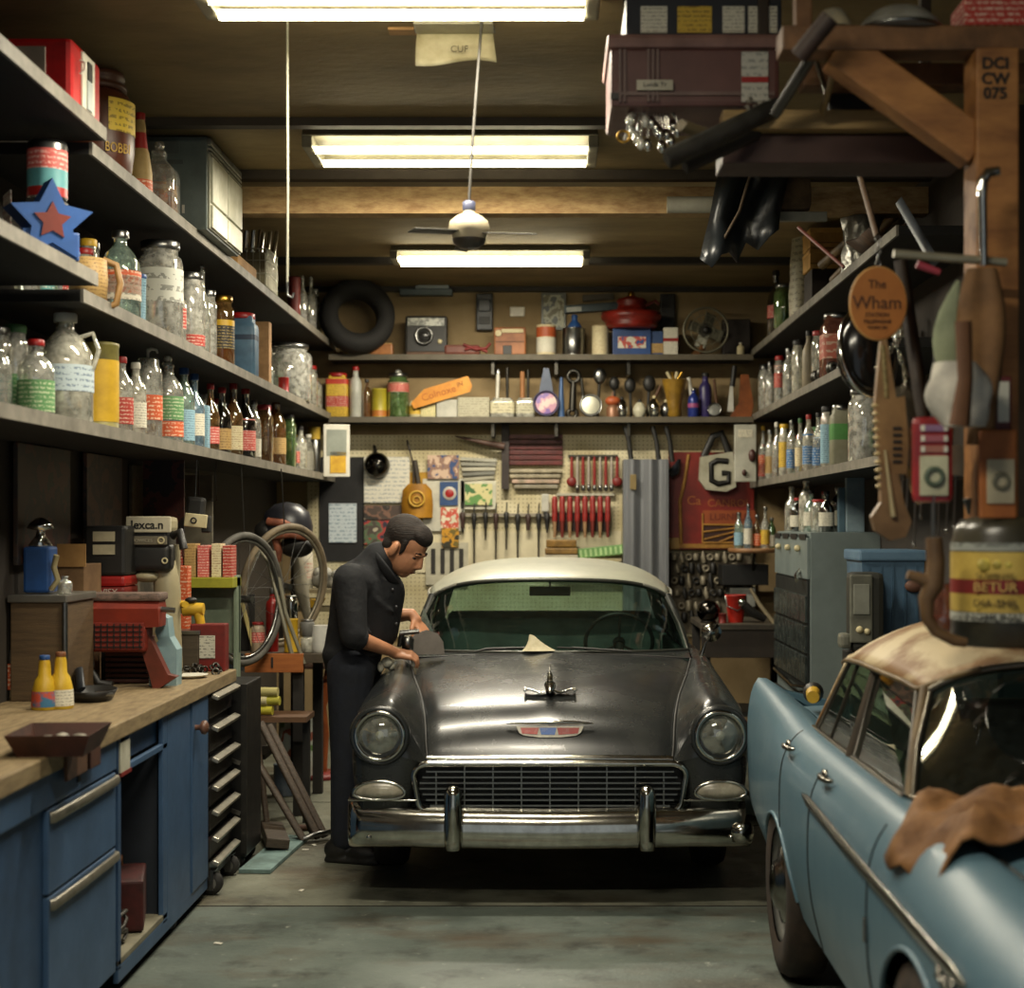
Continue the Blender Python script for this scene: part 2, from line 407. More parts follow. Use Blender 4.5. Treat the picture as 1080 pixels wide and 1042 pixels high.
# ------------------------------------------------------------------ ceiling fan, cord, curled card
t = thing('ceiling_fan', 'small cream ceiling fan hanging on a long rod below the lights', 'ceiling fan', (-.30, 5.8, 2.765))
m = MB(); m.lathe([(.005, -.012), (.05, -.008), (.062, .012), (.07, .035), (.077, .05), (.07, .075), (.045, .095), (.022, .105), (.02, .118)], 28)
m.build('motor', M('#b9ae94', .45, 0, '#938869', 9., .45, .2), t)
m = MB(); m.lathe([(.004, -.03), (.035, -.024), (.058, -.008), (.063, .008)], 24); m.build('glass_bowl', M('#3f3a33', .3), t)
m = MB(); m.lathe([(.02, .11), (.024, .118), (.024, .145), (.018, .15)], 16); m.build('rod_collar', M('#4c5066', .4), t)
m = MB(); m.tube([(0, 0, .15), (.012, 0, .35), (.03, 0, .60), (.05, 0, .855)], .0055, 8); m.build('rod', M('#3b3832', .5), t)
for a, l in ((-20, .20), (100, .20), (220, .20)):
    m = MB(); m.T = Matrix.Rotation(radians(a), 4, 'Z')
    m.box((.06 + l/2, 0, .02), (l, .05, .005), (10, 5, 0), .002); m.build('blade', M('#3a3730', .5), t)
t = thing('pull_cord', 'thin pale cord hanging from the ceiling past the top bench-side shelf', 'cord', (-.99, 5.9, 2.6))
m = MB(); m.tube([(0, 0, .02), (.002, 0, .4), (0, 0, 1.02)], .0045, 6); m.build('cord', M('#9c9a88', .6), t)
m = MB(); m.tube([(0, 0, .03), (.0, 0, -.02), (.02, 0, -.03), (.025, 0, -.01)], .005, 6); m.build('hook', STEEL, t)
t = thing('ceiling_card', 'curled cream card with worn print drooping from the ceiling', 'card', (-.365, 6.0, 3.6))
m = MB(); rows = []
for i in range(10):
    u = i / 9; rows.append([((j/10 - .5) * (.29 + .02 * u) + .006 * u, .02 - .03 * u - .03 * sin(pi * u), .012 - .13 * u - .012 * u * sin(1 + 5 * j/10)) for j in range(11)])
m.grid(rows); m.build('sheet', M('#cdc5a6', .7, 0, '#aba07c', 6.), t, thick=.004)
text('CUF', .036, M('#6b6350', .8), t, (.02, -.045, -.075), (90, 0, 0), ext=.001)
B((0, -.06, .005), (.30, .12, .016), 'top_fold', M('#8f8a76', .4), t, .005); B((0, .0, .012), (.31, .05, .012), 'seam_strip', M('#5d584a', .5), t, .003)
tag(B((-.55, 6.02, 3.614), (.14, .07, .01), 'ceiling_patch', M('#a77f4f', .7)), 'small tan patch stuck on the ceiling near the curled card', 'patch')
# ------------------------------------------------------------------ the two cars (same mid-fifties shape)
HOOD = [  # y, centre z, edge x, edge z
 (.10, .640, .545, .640), (.13, .675, .552, .668), (.17, .735, .560, .715), (.24, .805, .568, .775), (.36, .868, .585, .835), (.6, .922, .62, .885), (1.0, .978, .69, .945), (1.44, 1.018, .752, .992)]
SIDE = [  # y, then (x,z) of crown, shoulder, widest, mid, low, sill
 (.10, .700,.880, .795,.868, .872,.775, .885,.63, .875,.50, .850,.40),
 (.17, .705,.910, .800,.900, .888,.800, .900,.64, .885,.50, .860,.38),
 (.34, .710,.930, .808,.920, .905,.820, .912,.65, .900,.50, .870,.36),
 (.8, .735,.955, .830,.940, .918,.840, .930,.66, .920,.50, .880,.33),
 (1.4, .785,1.000, .850,.975, .922,.860, .936,.68, .925,.50, .885,.32),
 (1.9, .805,1.008, .865,.985, .925,.870, .938,.68, .925,.50, .885,.32),
 (3.0, .800,1.005, .865,.980, .925,.870, .938,.68, .925,.50, .885,.32),
 (3.5, .800,1.010, .868,.985, .925,.880, .936,.68, .922,.50, .882,.33),
 (4.1, .815,1.045, .880,1.010, .922,.890, .932,.68, .915,.50, .875,.35),
 (4.6, .825,1.075, .885,1.035, .915,.900, .922,.68, .905,.50, .865,.38),
 (4.9, .830,1.085, .880,1.045, .905,.900, .905,.68, .890,.50, .850,.42)]
INNER = [(1.44, .765, .997), (1.9, .785, 1.0), (3.6, .775, 1.0), (3.9, .74, 1.0), (4.9, .70, .99)]
GUT = .74   # half width at the roof gutter
def car(name, label, opts):
    body, roofm, chrome = opts['body'], opts['roof'], opts['chrome']
    axf, axr = opts.get('axf', .95), 3.72
    root = thing(name, label, 'car', opts['loc'], opts.get('rz', 0))
    root.scale = opts.get('scale', (1, 1, 1))
    RT = .345; RAF = opts.get('raf', .395)
    def zb(y):
        z = -1
        for a in (axf, axr):
            d = abs(y - a); RA = RAF if a == axf else .395
            if d < RA: z = max(z, (.35 if a == axf else .36) + sqrt(RA*RA - d*d) * (.86 if a == axf else .72))
        return z
    def inner(y):
        if y < 1.44:
            h = cr(HOOD, y); return h[1] + .008, h[2] + .002
        return cr(INNER, y)
    def profile(y, s, n=24):
        k = cr(SIDE, y); a = inner(y)
        pts = [(a[0], y, a[1])] + [(k[2*i], y, k[2*i+1]) for i in range(6)]
        sp = spline(pts, 90); z0 = max(zb(y), -1); cut = len(sp) - 1
        for i in range(20, len(sp)):
            if sp[i].z < z0: cut = i; break
        sp = sp[:cut + 1]
        if cut < 89 and cut > 1:
            q = sp[-2]; r = sp[-1]; t = (q.z - z0) / max(1e-6, q.z - r.z); sp[-1] = q.lerp(r, t)
        L = [0]
        for i in range(1, len(sp)): L.append(L[-1] + (sp[i] - sp[i-1]).length)
        out = []; j = 0
        for i in range(n):
            d = L[-1] * i / (n - 1)
            while j < len(L) - 2 and L[j+1] < d: j += 1
            t = (d - L[j]) / max(1e-9, L[j+1] - L[j]); p = sp[j].lerp(sp[j+1], min(1, t)); out.append((p.x * s, p.y, p.z))
        return out
    def sidex(y, z, s, off=0.):
        p = profile(y, 1, 60); b = min((q for q in p[8:]), key=lambda q: abs(q[2] - z)); return Vector(((b[0] + off) * s, y, z))
    ys = sorted(set([.10 + .03*i for i in range(8)] + [.34 + .04 * i for i in range(115) if .34 + .04*i < 4.9] + [4.9] + [a + (RAF if a == axf else .395) * q for a in (axf, axr) for q in (-.999, -.97, -.9, .9, .97, .999)]))
    # --- body shell: fenders, doors and quarters in one skin, with nose and tail caps
    m = MB(); m.use(body)
    for s in (-1, 1):
        m.grid([profile(y, s) for y in ys])
        # nose cap: fender end rounding in to the lamp face
        ring = [Vector(p) for p in profile(.10, s, 24)]
        ring += [Vector((s * x, .10, z)) for x, z in ((.72, .40), (.63, .42), (.615, .50), (.60, .58), (.575, .63))]
        cen = Vector((s * .755, .05, .70)); rows = [ring + [ring[0]]]
        for f, dy in ((.93, -.022), (.8, -.042), (.55, -.05), (.2, -.05), (.01, -.05)):
            r = [Vector((lerp(cen.x, p.x, f), .10 + dy, lerp(cen.z, p.z, f))) for p in ring]; rows.append(r + [r[0]])
        m.grid([[tuple(p) for p in r] for r in rows])
        # tail cap
        ring = [Vector(p) for p in profile(4.9, s, 24)] ; r2 = [Vector((p.x * .9, 4.96, lerp(.7, p.z, .85))) for p in ring]
        m.grid([[tuple(p) for p in ring], [tuple(p) for p in r2], [(0 if abs(p.x) < 0 else s * .3, 4.97, min(.92, p.z)) for p in r2]])
        # cowl side and belt shelf between body and glass
    # cowl panel
    rows = []
    for i in range(7):
        t = i / 6; row = []
        for j in range(25):
            a = (j / 12 - 1); q = abs(a); x0 = .757 * a; y1 = 1.44 + .42 * q ** 2.6 + .05
            row.append((lerp(x0, a * .785, t), lerp(1.445, y1, t), lerp(1.02 - .024 * q * q, 1.024 - .02*q*q, t)))
        rows.append(row)
    m.grid(rows)
    # lower gravel pan in front, under the grille, and rear deck
    pan = []
    for x in [i / 12 - 1 for i in range(25)]:
        pan.append([(x * .86, .10 + .10 * abs(x) ** 3 + d, z) for z, d in ((.46, .04), (.44, .0), (.38, .02), (.33, .06))])
    m.grid(pan)
    deck = []
    for y, z in ((3.72, 1.0), (3.95, 1.005), (4.3, 1.0), (4.6, .98), (4.8, .95), (4.93, .88), (4.97, .7), (4.96, .5), (4.92, .42)):
        hw = cr(INNER, y)[0] if y < 4.9 else .70
        deck.append([(hw * (j / 8 - 1), y, z + .02 * (1 - (j/8 - 1) ** 2) - (0 if y < 3.9 else 0)) for j in range(17)])
    m.grid(deck)
    m.build('body_shell', None, root)
    # under-body: dark floor pan and wheel houses so the car is not hollow
    u = MB(); u.box((0, 2.45, .40), (1.66, 4.5, .06)).box((0, .72, .55), (1.0, .75, .26)).box((0, 4.4, .62), (1.3, .8, .3))
    u.box((0, 3.1, .55), (1.6, .1, .3)); u.build('underbody', BLACK, root)
    # --- hood
    h = MB(); rows = []
    hy = [.10, .115, .13, .15, .17, .2, .24, .3, .36, .45] + [.6 + .084 * i for i in range(11)]
    for y in hy:
        zc, xe, ze = cr(HOOD, y); row = []
        for j in range(33):
            a = j / 16 - 1; q = abs(a)
            crest = .016 * math.exp(-(a / .12) ** 2) * min(1, max(0, (y - .2) / .3)) * (1 - .6 * max(0, y - .7))
            row.append((xe * a, y, lerp(zc, ze, q ** 2.2) + crest - (.012 if q > .985 else 0)))
        rows.append(row)
    h.grid(rows); h.build('hood', body, root)
    sm = MB()
    for s in (-1, 1):
        sm.tube([(s * (cr(HOOD, y)[1] + .004), y - .003, cr(HOOD, y)[2] + .001) for y in hy], .0065, 6)
    sm.tube([((j / 12 - 1) * .757, 1.447, 1.019 - .024 * (j/12 - 1) ** 2) for j in range(25)], .005, 6)
    sm.build('hood_seam', BLACK, root)
    lip = MB(); lip.tube([((j / 16 - 1) * .555, .095 + .012 * abs(j/16 - 1) ** 3, .652 + .006*(1 - (j/16-1)**2)) for j in range(33)], .017, 8, flat=(1.15, .8)); lip.build('hood_lip_trim', chrome, root)
    # --- grille
    g = thing_part('grille', root)
    def gout(k, dy):   # rounded trapezoid
        pts = []
        for (cx, cz, a0) in ((.545, .585, 0), (-.545, .585, 90), (-.525, .475, 180), (.525, .475, 270)):
            for q in range(7):
                a = radians(a0 + 15 * q); pts.append((cx + k * cos(a), dy, cz + k * .82 * sin(a)))
        return pts
    f = MB(); f.tube(gout(.068, .07), .016, 8, True); f.build('grille_surround', chrome, g)
    f = MB(); f.add(gout(.068, .16), [tuple(range(28))]); f.build('grille_backing', BLACK, g)
    f = MB()
    for i in range(8):
        z = .45 + .0255 * i; w = .59 - .01 * abs(i - 3.5) ** 1.3; f.box((0, .085, z), (2 * w, .018, .0075))
    for i in range(9):
        x = (i - 4) * .128; zt = .635 if abs(x) < .5 else .60; f.box((x, .082, (.425 + zt) / 2), (.006, .02, zt - .425))
    f.build('grille_bars', STEEL if 'barm' not in opts else opts['barm'], g)
    # --- lamps
    for s in (-1, 1):
        hl = thing_part('headlight', root); hl.location = (s * .763, .055, .768)
        f = MB(); f.torus((0, -.008, 0), .107, .012, 36, 12, (90, 0, 0), flat=(1, 1.4)); f.build('headlight_rim', chrome, hl); f = MB(); f.torus((0, .012, 0), .122, .016, 36, 8, (90, 0, 0), flat=(1, 2)); f.build('headlight_hood', body, hl)
        f = MB(); f.lathe([(.105, .012), (.08, .03), (.045, .046), (.008, .05)], 28, (0, .022, 0), rot=(90, 0, 0), caps=(False, True)); f.lathe([(.105, 0), (.06, -.03), (.008, -.04)], 28, (0, .015, 0), rot=(90, 0, 0), caps=(False, True))
        f.build('headlight_lens', LENS, hl)
        f = MB(); f.ball((0, .0, 0), .022, 12, 8); f.build('bulb', M('#e9e4d0', .2), hl)
        pl = thing_part('parking_light', root); pl.location = (s * .765, .062, .512)
        out = [(.115 * cos(2*pi*i/28), .052 * sin(2*pi*i/28) if sin(2*pi*i/28) > 0 else .03 * sin(2*pi*i/28)) for i in range(28)]
        f = MB(); f.tube([(x, -.012, z) for x, z in out], .009, 8, True); f.build('parking_light_rim', chrome, pl)
        f = MB(); f.rings([[(x * k, d, z * k) for x, z in out] for k, d in ((1, -.008), (.8, -.022), (.4, -.032), (.02, -.034))]); f.build('parking_light_lens', M('#a09a88', .25, 0, '#7d7768', 20), pl)
        hd = MB(); hd.tube([(s * (.60 + .017 * i), .055 + .012 * (i/18)**2, .478 + (.0 if i < 3 else 0)) for i in range(19)], .006, 6); hd.build('fender_trim', chrome, root)
    # --- bumper with guards
    bm_ = MB(); rows = []
    cs = [(.05, .262), (.022, .268), (.008, .285), (.001, .31), (.0, .34), (.004, .37), (.014, .40), (.03, .422), (.05, .435), (.08, .44)]
    for i in range(61):
        a = i / 30 - 1; q = abs(a)
        if q < .8: x, y = a / .8 * .84, .05 * (q / .8) ** 3
        else:
            t = (q - .8) / .2; an = t * pi / 2; x, y = (.84 + .085 * sin(an)) * (1 if a > 0 else -1), .05 + .085 * (1 - cos(an)) + .25 * max(0, t - .5)
        k = 1 + .45 * max(0, q - .6)
        rows.append([(x * (1 - .0 * d), y + d, .355 + (z - .355) * k + .012 * q) for d, z in cs])
    bm_.grid(rows); bp = bm_.build('front_bumper', chrome, root, thick=.006)
    for s in (-1, 1):
        f = MB(); f.lathe([(.004, .0), (.036, .006), (.040, .05), (.041, .18), (.040, .25), (.033, .275), (.016, .289), (.003, .292)], 20); f.build('bumper_guard', chrome, bp, (s * .43, -.018, .265))
        f = MB(); f.ball((0, 0, 0), (.011, .007, .011), 10, 6); f.build('bumper_bolt', chrome, bp, (s * .81, .038, .315))
    if opts.get('wing'):
        f = MB(); f.lathe([(.004, 0), (.05, .01), (.058, .05), (.05, .085), (.02, .1)], 18); f.build('bumper_end', chrome, bp, (.86, .07, .285))
    # --- ornament and crest
    if opts.get('emblem'):
        o = thing_part('hood_ornament', root); o.location = (0, .50, cr(HOOD, .5)[0] + .010)
        f = MB(); f.tube([(0, -.10, .012), (0, -.07, .022), (0, -.02, .035), (0, .06, .03), (0, .15, .004)], [.006, .02, .028, .022, .006], 12); f.tube([(0, -.03, .05), (0, .02, .085), (0, .05, .09)], [.016, .013, .004], 10); f.tube([(0, .0, .08), (0, .02, .13)], [.006, .002], 8)
        f.build('ornament_body', chrome, o)
        for s in (-1, 1):
            f = MB(); f.rings([[(s * x, y + .03 * cos(2*pi*j/10), .008 + z + .006 * sin(2*pi*j/10)) for j in range(10)] for x, y, z in ((.01, -.03, .005), (.05, -.03, -.004), (.09, .0, .008), (.122, .02, .012))]); f.build('ornament_wing', chrome, o)
            f = MB(); f.tube([(s * .118, .05, .012), (s * .118, -.02, .014), (s * .118, -.035, .014)], [.004, .009, .003], 8); f.build('ornament_tip', chrome, o)
        e = thing_part('hood_crest', root); e.location = (-.0, .193, .772); e.rotation_euler = (radians(-28), 0, 0)
        f = MB(); f.tube([(-.2, .0, .035), (-.12, -.008, .036), (0, -.012, .037), (.12, -.008, .036), (.2, .0, .035)], [.003, .009, .012, .009, .003], 10); f.build('crest_wing', chrome, e)
        sh = [(-.155, .02), (-.14, -.012), (-.12, -.025), (-.05, -.034), (.05, -.034), (.12, -.025), (.14, -.012), (.155, .02)]
        f = MB(); f.prism(sh, .012); f.build('crest_shield', M('#b9b4a5', .25, 0, '#8d887c', 20), e)
        for x0, x1, c in ((-.135, -.05, '#a3392f'), (-.048, .03, '#3c62a8'), (.032, .135, '#8e2b24')):
            f = MB(); f.prism([(x0, .012), (x1, .012), (x1 - .008, -.024 + abs(x1) * .06), (x0 + .008, -.024 + abs(x0) * .06)], .016); f.build('crest_enamel', M(c, .25, 0, None, 30), e)
    # --- greenhouse
    def roof_edge(u, q):   # u 0..1 front to back, q = |x|/GUT
        return lerp(1.99 + .20 * q ** 2.2, 3.62 - .10 * q ** 2, u)
    RZ = [(0, 1.405), (.06, 1.438), (.18, 1.475), (.4, 1.508), (.6, 1.508), (.8, 1.475), (.93, 1.43), (1., 1.39)]
    def roofz(u, q):
        zc = cr(RZ, u)[0]; ge = cr([(0, 1.30), (.15, 1.315), (.5, 1.32), (.85, 1.30), (1, 1.275)], u)[0]
        return lerp(zc, ge, .35 * q * q + .65 * q ** 5)
    us = [0, .015, .03, .06, .1, .15, .22] + [.3 + .07 * i for i in range(9)] + [.9, .94, .97, .985, 1.]
    r = MB(); qs = [j / 18 - 1 for j in range(37)]
    r.grid([[(a * GUT * (1 - .05 * (2*u - 1) ** 2 * 1), roof_edge(u, abs(a)), roofz(u, abs(a)) - (.012 if u in (0, 1.) else 0)) for a in qs] for u in us])
    r.build('roof', roofm, root, thick=.012, offset=-1)
    W0 = lambda a: Vector((.785 * a, 1.475 + .42 * abs(a) ** 2.6, 1.022 - .02 * a * a))
    W1 = lambda a: Vector((.675 * a, 2.0 + .17 * abs(a) ** 2.2, roofz(.0, abs(a) * .9) - .012 - .035 * abs(a) ** 9))
    def wrap(p0, p1, bulge, n=41, k=9):
        rows = []
        for i in range(k):
            t = i / (k - 1); rows.append([tuple(p0(j / (n//2) - 1).lerp(p1(j / (n//2) - 1), t) + Vector((0, bulge * sin(pi * t), 0))) for j in range(n)])
        return rows
    ws = MB(); ws.grid(wrap(W0, W1, -.025)); ws.build('windshield', opts['glass'], root)
    fr = MB()
    fr.tube([W0(j / 20 - 1) + Vector((0, -.006, .004)) for j in range(41)], .010, 8)
    fr.tube([W1(j / 20 - 1) + Vector((0, -.012, .006)) for j in range(41)], .011, 8)
    fr.build('windshield_trim', opts.get('trim', chrome), root)
    R0 = lambda a: Vector((.74 * a, 4.02 - .34 * abs(a) ** 2.4, 1.01))
    R1 = lambda a: Vector((.64 * a, 3.59 - .10 * a * a, roofz(1., abs(a) * .88) - .012))
    rw = MB(); rw.grid(wrap(R0, R1, .02)); rw.build('rear_window', opts['glass'], root)
    fr = MB(); fr.tube([R0(j / 20 - 1) for j in range(41)], .011, 8); fr.tube([R1(j / 20 - 1) for j in range(41)], .011, 8); fr.build('rear_window_trim', opts.get('trim', chrome), root)
    for s in (-1, 1):
        pr_ = opts.get('prad', 1); A0, A1 = W0(s), W1(s); C0, C1 = R0(s), R1(s)
        p = MB()
        p.tube([A0 + Vector((0, .01, -.03)), A0.lerp(A1, .5) + Vector((s*.012, .0, 0)), A1 + Vector((s * .01, 0, .01))], [.026 * pr_, .022 * pr_, .024 * pr_], 10); p.build('windshield_pillar', opts.get('apillar', opts.get('pillar', roofm)), root)
        p = MB(); p.tube([A0 + Vector((-s*.004, -.022, 0)), A0.lerp(A1, .5) + Vector((s * .012, -.03, 0)), A1 + Vector((0, -.022, .0))], .008, 8); p.build('pillar_trim', opts.get('trim', chrome), root)
        # gutter
        gt = [Vector((s * GUT * (1 - .05 * (2*u - 1) ** 2), roof_edge(u, 1), roofz(u, 1) - .006)) for u in us]
        p = MB(); p.tube([W1(s * q) + Vector((0, -.018, .012)) for q in (.8, .9)] + gt, .010, 8); p.build('roof_gutter', opts.get('gutter', chrome), root)
        belt = lambda y: Vector((s * .795, y, 1.0))
        top = lambda y: Vector((s * .712, y, roofz((y - 2.1) / 1.5, 1) - .012))
        # rear roof pillar
        p = MB(); rows = []
        for i in range(8):
            t = i / 7
            rows.append([tuple(lerp(Vector((s*.785, 3.62, 1.0)), top(3.32) + Vector((0, 0, .01)), t) * (1 - k) + C0.lerp(C1, t) * k + Vector((s * .02 * sin(pi * k), 0, 0))) for k in (0, .25, .5, .75, 1)])
        p.grid(rows); p.build('rear_pillar', roofm, root, thick=.015)
        # side glass and frames
        ya, yb, yc = 2.0, opts.get('bpil', 2.78), 3.55
        for nm, b0, b1, t0, t1 in (('front_side_window', ya, yb - .02, 2.2, yb - .02), ('rear_side_window', yb + .05, yc, yb + .05, 3.3)):
            q = [belt(b0), belt(b1), top(t1), top(t0)]
            if nm == 'front_side_window': q[0] = Vector((s * .79, 1.93, 1.0)); q[3] = Vector((s * .70, 2.2, top(2.2).z))
            w = thing_part(nm, root)
            f = MB(); f.add([tuple(v) for v in q], [(0, 1, 2, 3)]); f.build('pane', opts['sideglass'], w, thick=.004)
            f = MB(); f.tube(q + [q[0]], .010, 6, False); f.build('window_frame', opts.get('winframe', chrome), w)
        vy0, vy1 = opts.get('vent', (2.24, 2.34))
        f = MB(); f.tube([belt(vy0 + .02), top(vy1)], .008, 6); f.build('vent_window_post', opts.get('winframe', chrome), root)
        f = MB(); f.tube([belt(yb), top(yb)], [.026, .022], 4); f.build('door_pillar', opts.get('pillar', roofm), root)
        f = MB(); f.tube([Vector((s * .80, y, 1.004)) for y in (1.9, 2.4, 3.0, 3.62)], .012, 8); f.build('belt_trim', chrome, root)
        # door seams
        for yy in [1.72, yb + .03] + ([3.55] if opts.get('fourdoor') else [3.0]):
            f = MB(); f.tube([Vector(v) + Vector((s * .0006, 0, 0)) for v in profile(yy, s, 20)[3:]], .0035, 5); f.build('door_seam', BLACK, root)
        # handles
        for yy in ([2.62, 3.42] if opts.get('fourdoor') else [2.8]):
            hn = thing_part('door_handle', root); c = sidex(yy, opts.get('hz', .90), s, .012); hn.location = c
            f = MB(); f.tube([(s * .005, -.085, 0), (s * .024, -.07, 0), (s * .03, 0, 0), (s * .026, .05, 0)], [.007, .010, .011, .009], 8); f.build('grip', chrome, hn)
            f = MB(); f.lathe([(.018, 0), (.018, .012), (.008, .016)], 14, rot=(0, 90 * s, 0)); f.build('push_button', chrome, hn, (0, .06, 0))
        # side spear
        f = MB(); pts = [sidex(y, z, s, .006) for y, z in [(lerp(.62, 2.95, i / 20), lerp(.80, .845, i / 20)) for i in range(21)]]
        f.tube(pts, [.006] + [.022] * 19 + [.008], 8, flat=(.4, 1.), up=(1, 0, 0)); f.build('side_spear', chrome, root)
        if opts.get('script'):
            o = thing_part('fender_script', root)
            for i in range(4):
                a = sidex(.66 + .06 * i, .755 + .012 * (i % 2), s, .006); f = MB(); f.tube([a + Vector((0, -.02, -.018)), a + Vector((0, .0, .022)), a + Vector((0, .022, -.012))], .006, 6); f.build('script_stroke', chrome, o)
            f = MB(); c = sidex(1.72 + .0, .66, s, .004); f.box(tuple(c), (.012, .02, .07), bev=.003); f.build('fender_clip', chrome, root)
        # wheel-arch lips
        for ax in (axf, axr):
            f = MB(); pts = []
            for i in range(23):
                y = ax + (RAF if ax == axf else .395) * .998 * cos(pi * i / 22); pts.append(Vector(profile(y, s, 24)[-1]) + Vector((s * .002, 0, 0)))
            f.tube(pts, .008, 6); f.build('arch_lip', body, root)
            wh = thing_part('wheel', root); wh.location = (s * opts.get('wx', .845), ax, .345 / root.scale[2] * 1.0 if root.scale[2] != 1 else .345)
            if root.scale[1] != 1: wh.scale = (1, 1 / root.scale[1] * 1.0, 1 / root.scale[2])
            wh.location.z = .345 / root.scale[2]
            f = MB(); f.lathe([(.215, -.075), (.27, -.085), (.325, -.075), (.343, -.045), (.345, 0), (.343, .045), (.325, .075), (.27, .085), (.215, .075)], 40, rot=(0, 90, 0), caps=(False, False)); f.build('tire', opts.get('tire', RUBBER), wh)
            f = MB(); f.lathe([(.02, .03), (.12, .04), (.17, .03), (.195, .05), (.218, .07), (.218, -.07)], 32, rot=(0, 90 * s, 0), caps=(True, False)); f.build('rim', opts.get('rim', GREY), wh)
            f = MB(); f.lathe([(.15, .04), (.145, .062), (.10, .072), (.085, .09), (.05, .102), (.004, .106)], 32, rot=(0, 90 * s, 0), caps=(True, True)); f.build('hubcap', chrome, wh)
            f = MB(); f.box((s * .72, ax, .52), (.02, .8, .5)); f.build('wheel_house', BLACK, root)
        # tail lamp
        f = MB(); f.ball((s * .86, 4.92, .86), (.045, .05, .10), 14, 10); f.build('tail_lamp', M('#7c1512', .2), root)
    # rear bumper
    f = MB(); f.tube([((i / 15 - 1) * .93, 5.02 - .10 * abs(i / 15 - 1) ** 4, .46) for i in range(31)], .07, 10, flat=(1.2, .6)); f.build('rear_bumper', chrome, root)
    # --- interior
    sc_ = opts.get('seat'); 
    for nm, y in (('front_seat', 2.62), ('rear_seat', 3.42)):
        st = thing_part(nm, root)
        f = MB(); f.box((0, y - .28, .68), (1.36, .55, .18), (4, 0, 0), .06, 3); f.build('cushion', sc_, st)
        f = MB(); f.box((0, y, .92), (1.36, .16, .44), (-10, 0, 0), .06, 3); f.build('backrest', sc_, st)
    f = MB()
    f.rings([[((j / 12 - 1) * .74, 1.62 + .30 * abs(j / 12 - 1) ** 2 + dy, z) for j in range(25)] for dy, z in ((0, 1.0), (.10, 1.005), (.24, .97), (.27, .88), (.2, .74))], False); f.build('dashboard', opts.get('dash', sc_), root)
    f = MB(); f.box((0, 2.6, .47), (1.5, 2.2, .04)); f.build('cabin_floor', BLACK, root)
    for s in (-1, 1):
        f = MB(); f.box((s * .77, 2.75, .76), (.04, 1.7, .44), None, .01); f.build('door_card', sc_, root)
    w = thing_part('steering_wheel', root); w.location = (.40, 2.10, 1.03); w.rotation_euler = (radians(-62), 0, 0)
    f = MB(); f.torus((0, 0, 0), .195, .012, 40, 8); f.build('wheel_rim', opts.get('wheelcol', BLACK), w)
    f = MB()
    for a in (0, 120, 240): f.tube([(0, 0, -.02), (.19 * sin(radians(a)), -.19 * cos(radians(a)), 0)], .008, 6)
    f.cyl((0, 0, -.03), (0, 0, .01), .035); f.build('spokes', BLACK, w)
    f = MB(); f.cyl((0, 0, -.35), (0, 0, -.03), .022); f.build('column', BLACK, w)
    mr = thing_part('rear_view_mirror', root); mr.location = (0, 2.16, 1.325)
    f = MB(); f.box((0, 0, 0), (.24, .02, .055), (8, 0, 0), .012, 3); f.build('mirror_housing', BLACK, mr); f = MB(); f.tube([(0, .0, .02), (0, .02, .08)], .006, 6); f.build('bracket', chrome, mr)
    for s in (-1, 1):
        wp = thing_part('wiper', root)
        f = MB(); f.tube([(s * .42 + .02, 1.46, 1.03), (s * .42 - .14 * s - .06, 1.462, 1.045), (s * .42 - .30 * s, 1.475, 1.05)], .006, 6); f.build('arm', BLACK, wp)
        f = MB(); f.tube([(s * .42 - .05 * s, 1.468, 1.038), (s * .42 - .38 * s, 1.478, 1.05)], .005, 4); f.build('blade', RUBBER, wp)
    for s in opts.get('mirrors', ()):
        mm = thing_part('side_mirror', root); mm.location = (s * .83, 1.62, 1.0)
        f = MB(); f.tube([(0, 0, -.005), (s * .02, .0, .06), (s * .045, -.01, .10)], [.012, .007, .007], 8); f.build('mirror_arm', chrome, mm)
        f = MB(); f.lathe([(.004, -.05), (.03, -.042), (.052, -.01), (.055, .01), (.004, .012)], 20, (s * .055, .0, .125), rot=(90, 0, 0)); f.build('mirror_head', chrome, mm)
    return root
def thing_part(name, parent):
    o = bpy.data.objects.new(name, None); COL.objects.link(o); o.parent = parent; o.empty_display_size = .05
    return o
LENS = glass('#d8dbce', .30, .40, .05, '#b9bbae')
CARGLASS = glass('#c6dbd2', .03, .08, .01, '#5c6a62')
DGLASS = glass('#a9bab4', .07, .15, .02, '#4c5450')
GPAINT = M('#1b1e21', .24, 0, '#2a2b28', 3.2, .5, .28, 0, 60, .10)
GROOF = M('#b3b3a0', .38, 0, '#98988a', 3., .45, .25, 0, 60, .2)
OLDCHROME = M('#c6c4ba', .13, 1., '#8f8c82', 11., .40, .2)
gray = car('grey_sedan', 'dusty dark grey vintage car with pale roof facing the camera, mid-repair', dict(
    loc=(.0, 6.96, 0), body=GPAINT, roof=GROOF, chrome=OLDCHROME, glass=CARGLASS, sideglass=CARGLASS, emblem=True, wing=True, wx=.79,
    seat=M('#6f837c', .6, 0, '#586a64', 5), dash=M('#2d3330', .5), mirrors=(1,), trim=M('#55564f', .35, .6), pillar=M('#2d2e2b', .4), gutter=M('#c9c8ba', .3, .5), winframe=M('#4a4a45', .35, .6)))
BPAINT = M('#526d7a', .42, 0, '#44616f', 2.2, .45, .3, 0, 60, .12)
RUSTROOF = M('#b7a683', .55, 0, '#77552d', 2.2, .5, .06, .1, 50., 0, (1.4, 1, 1))
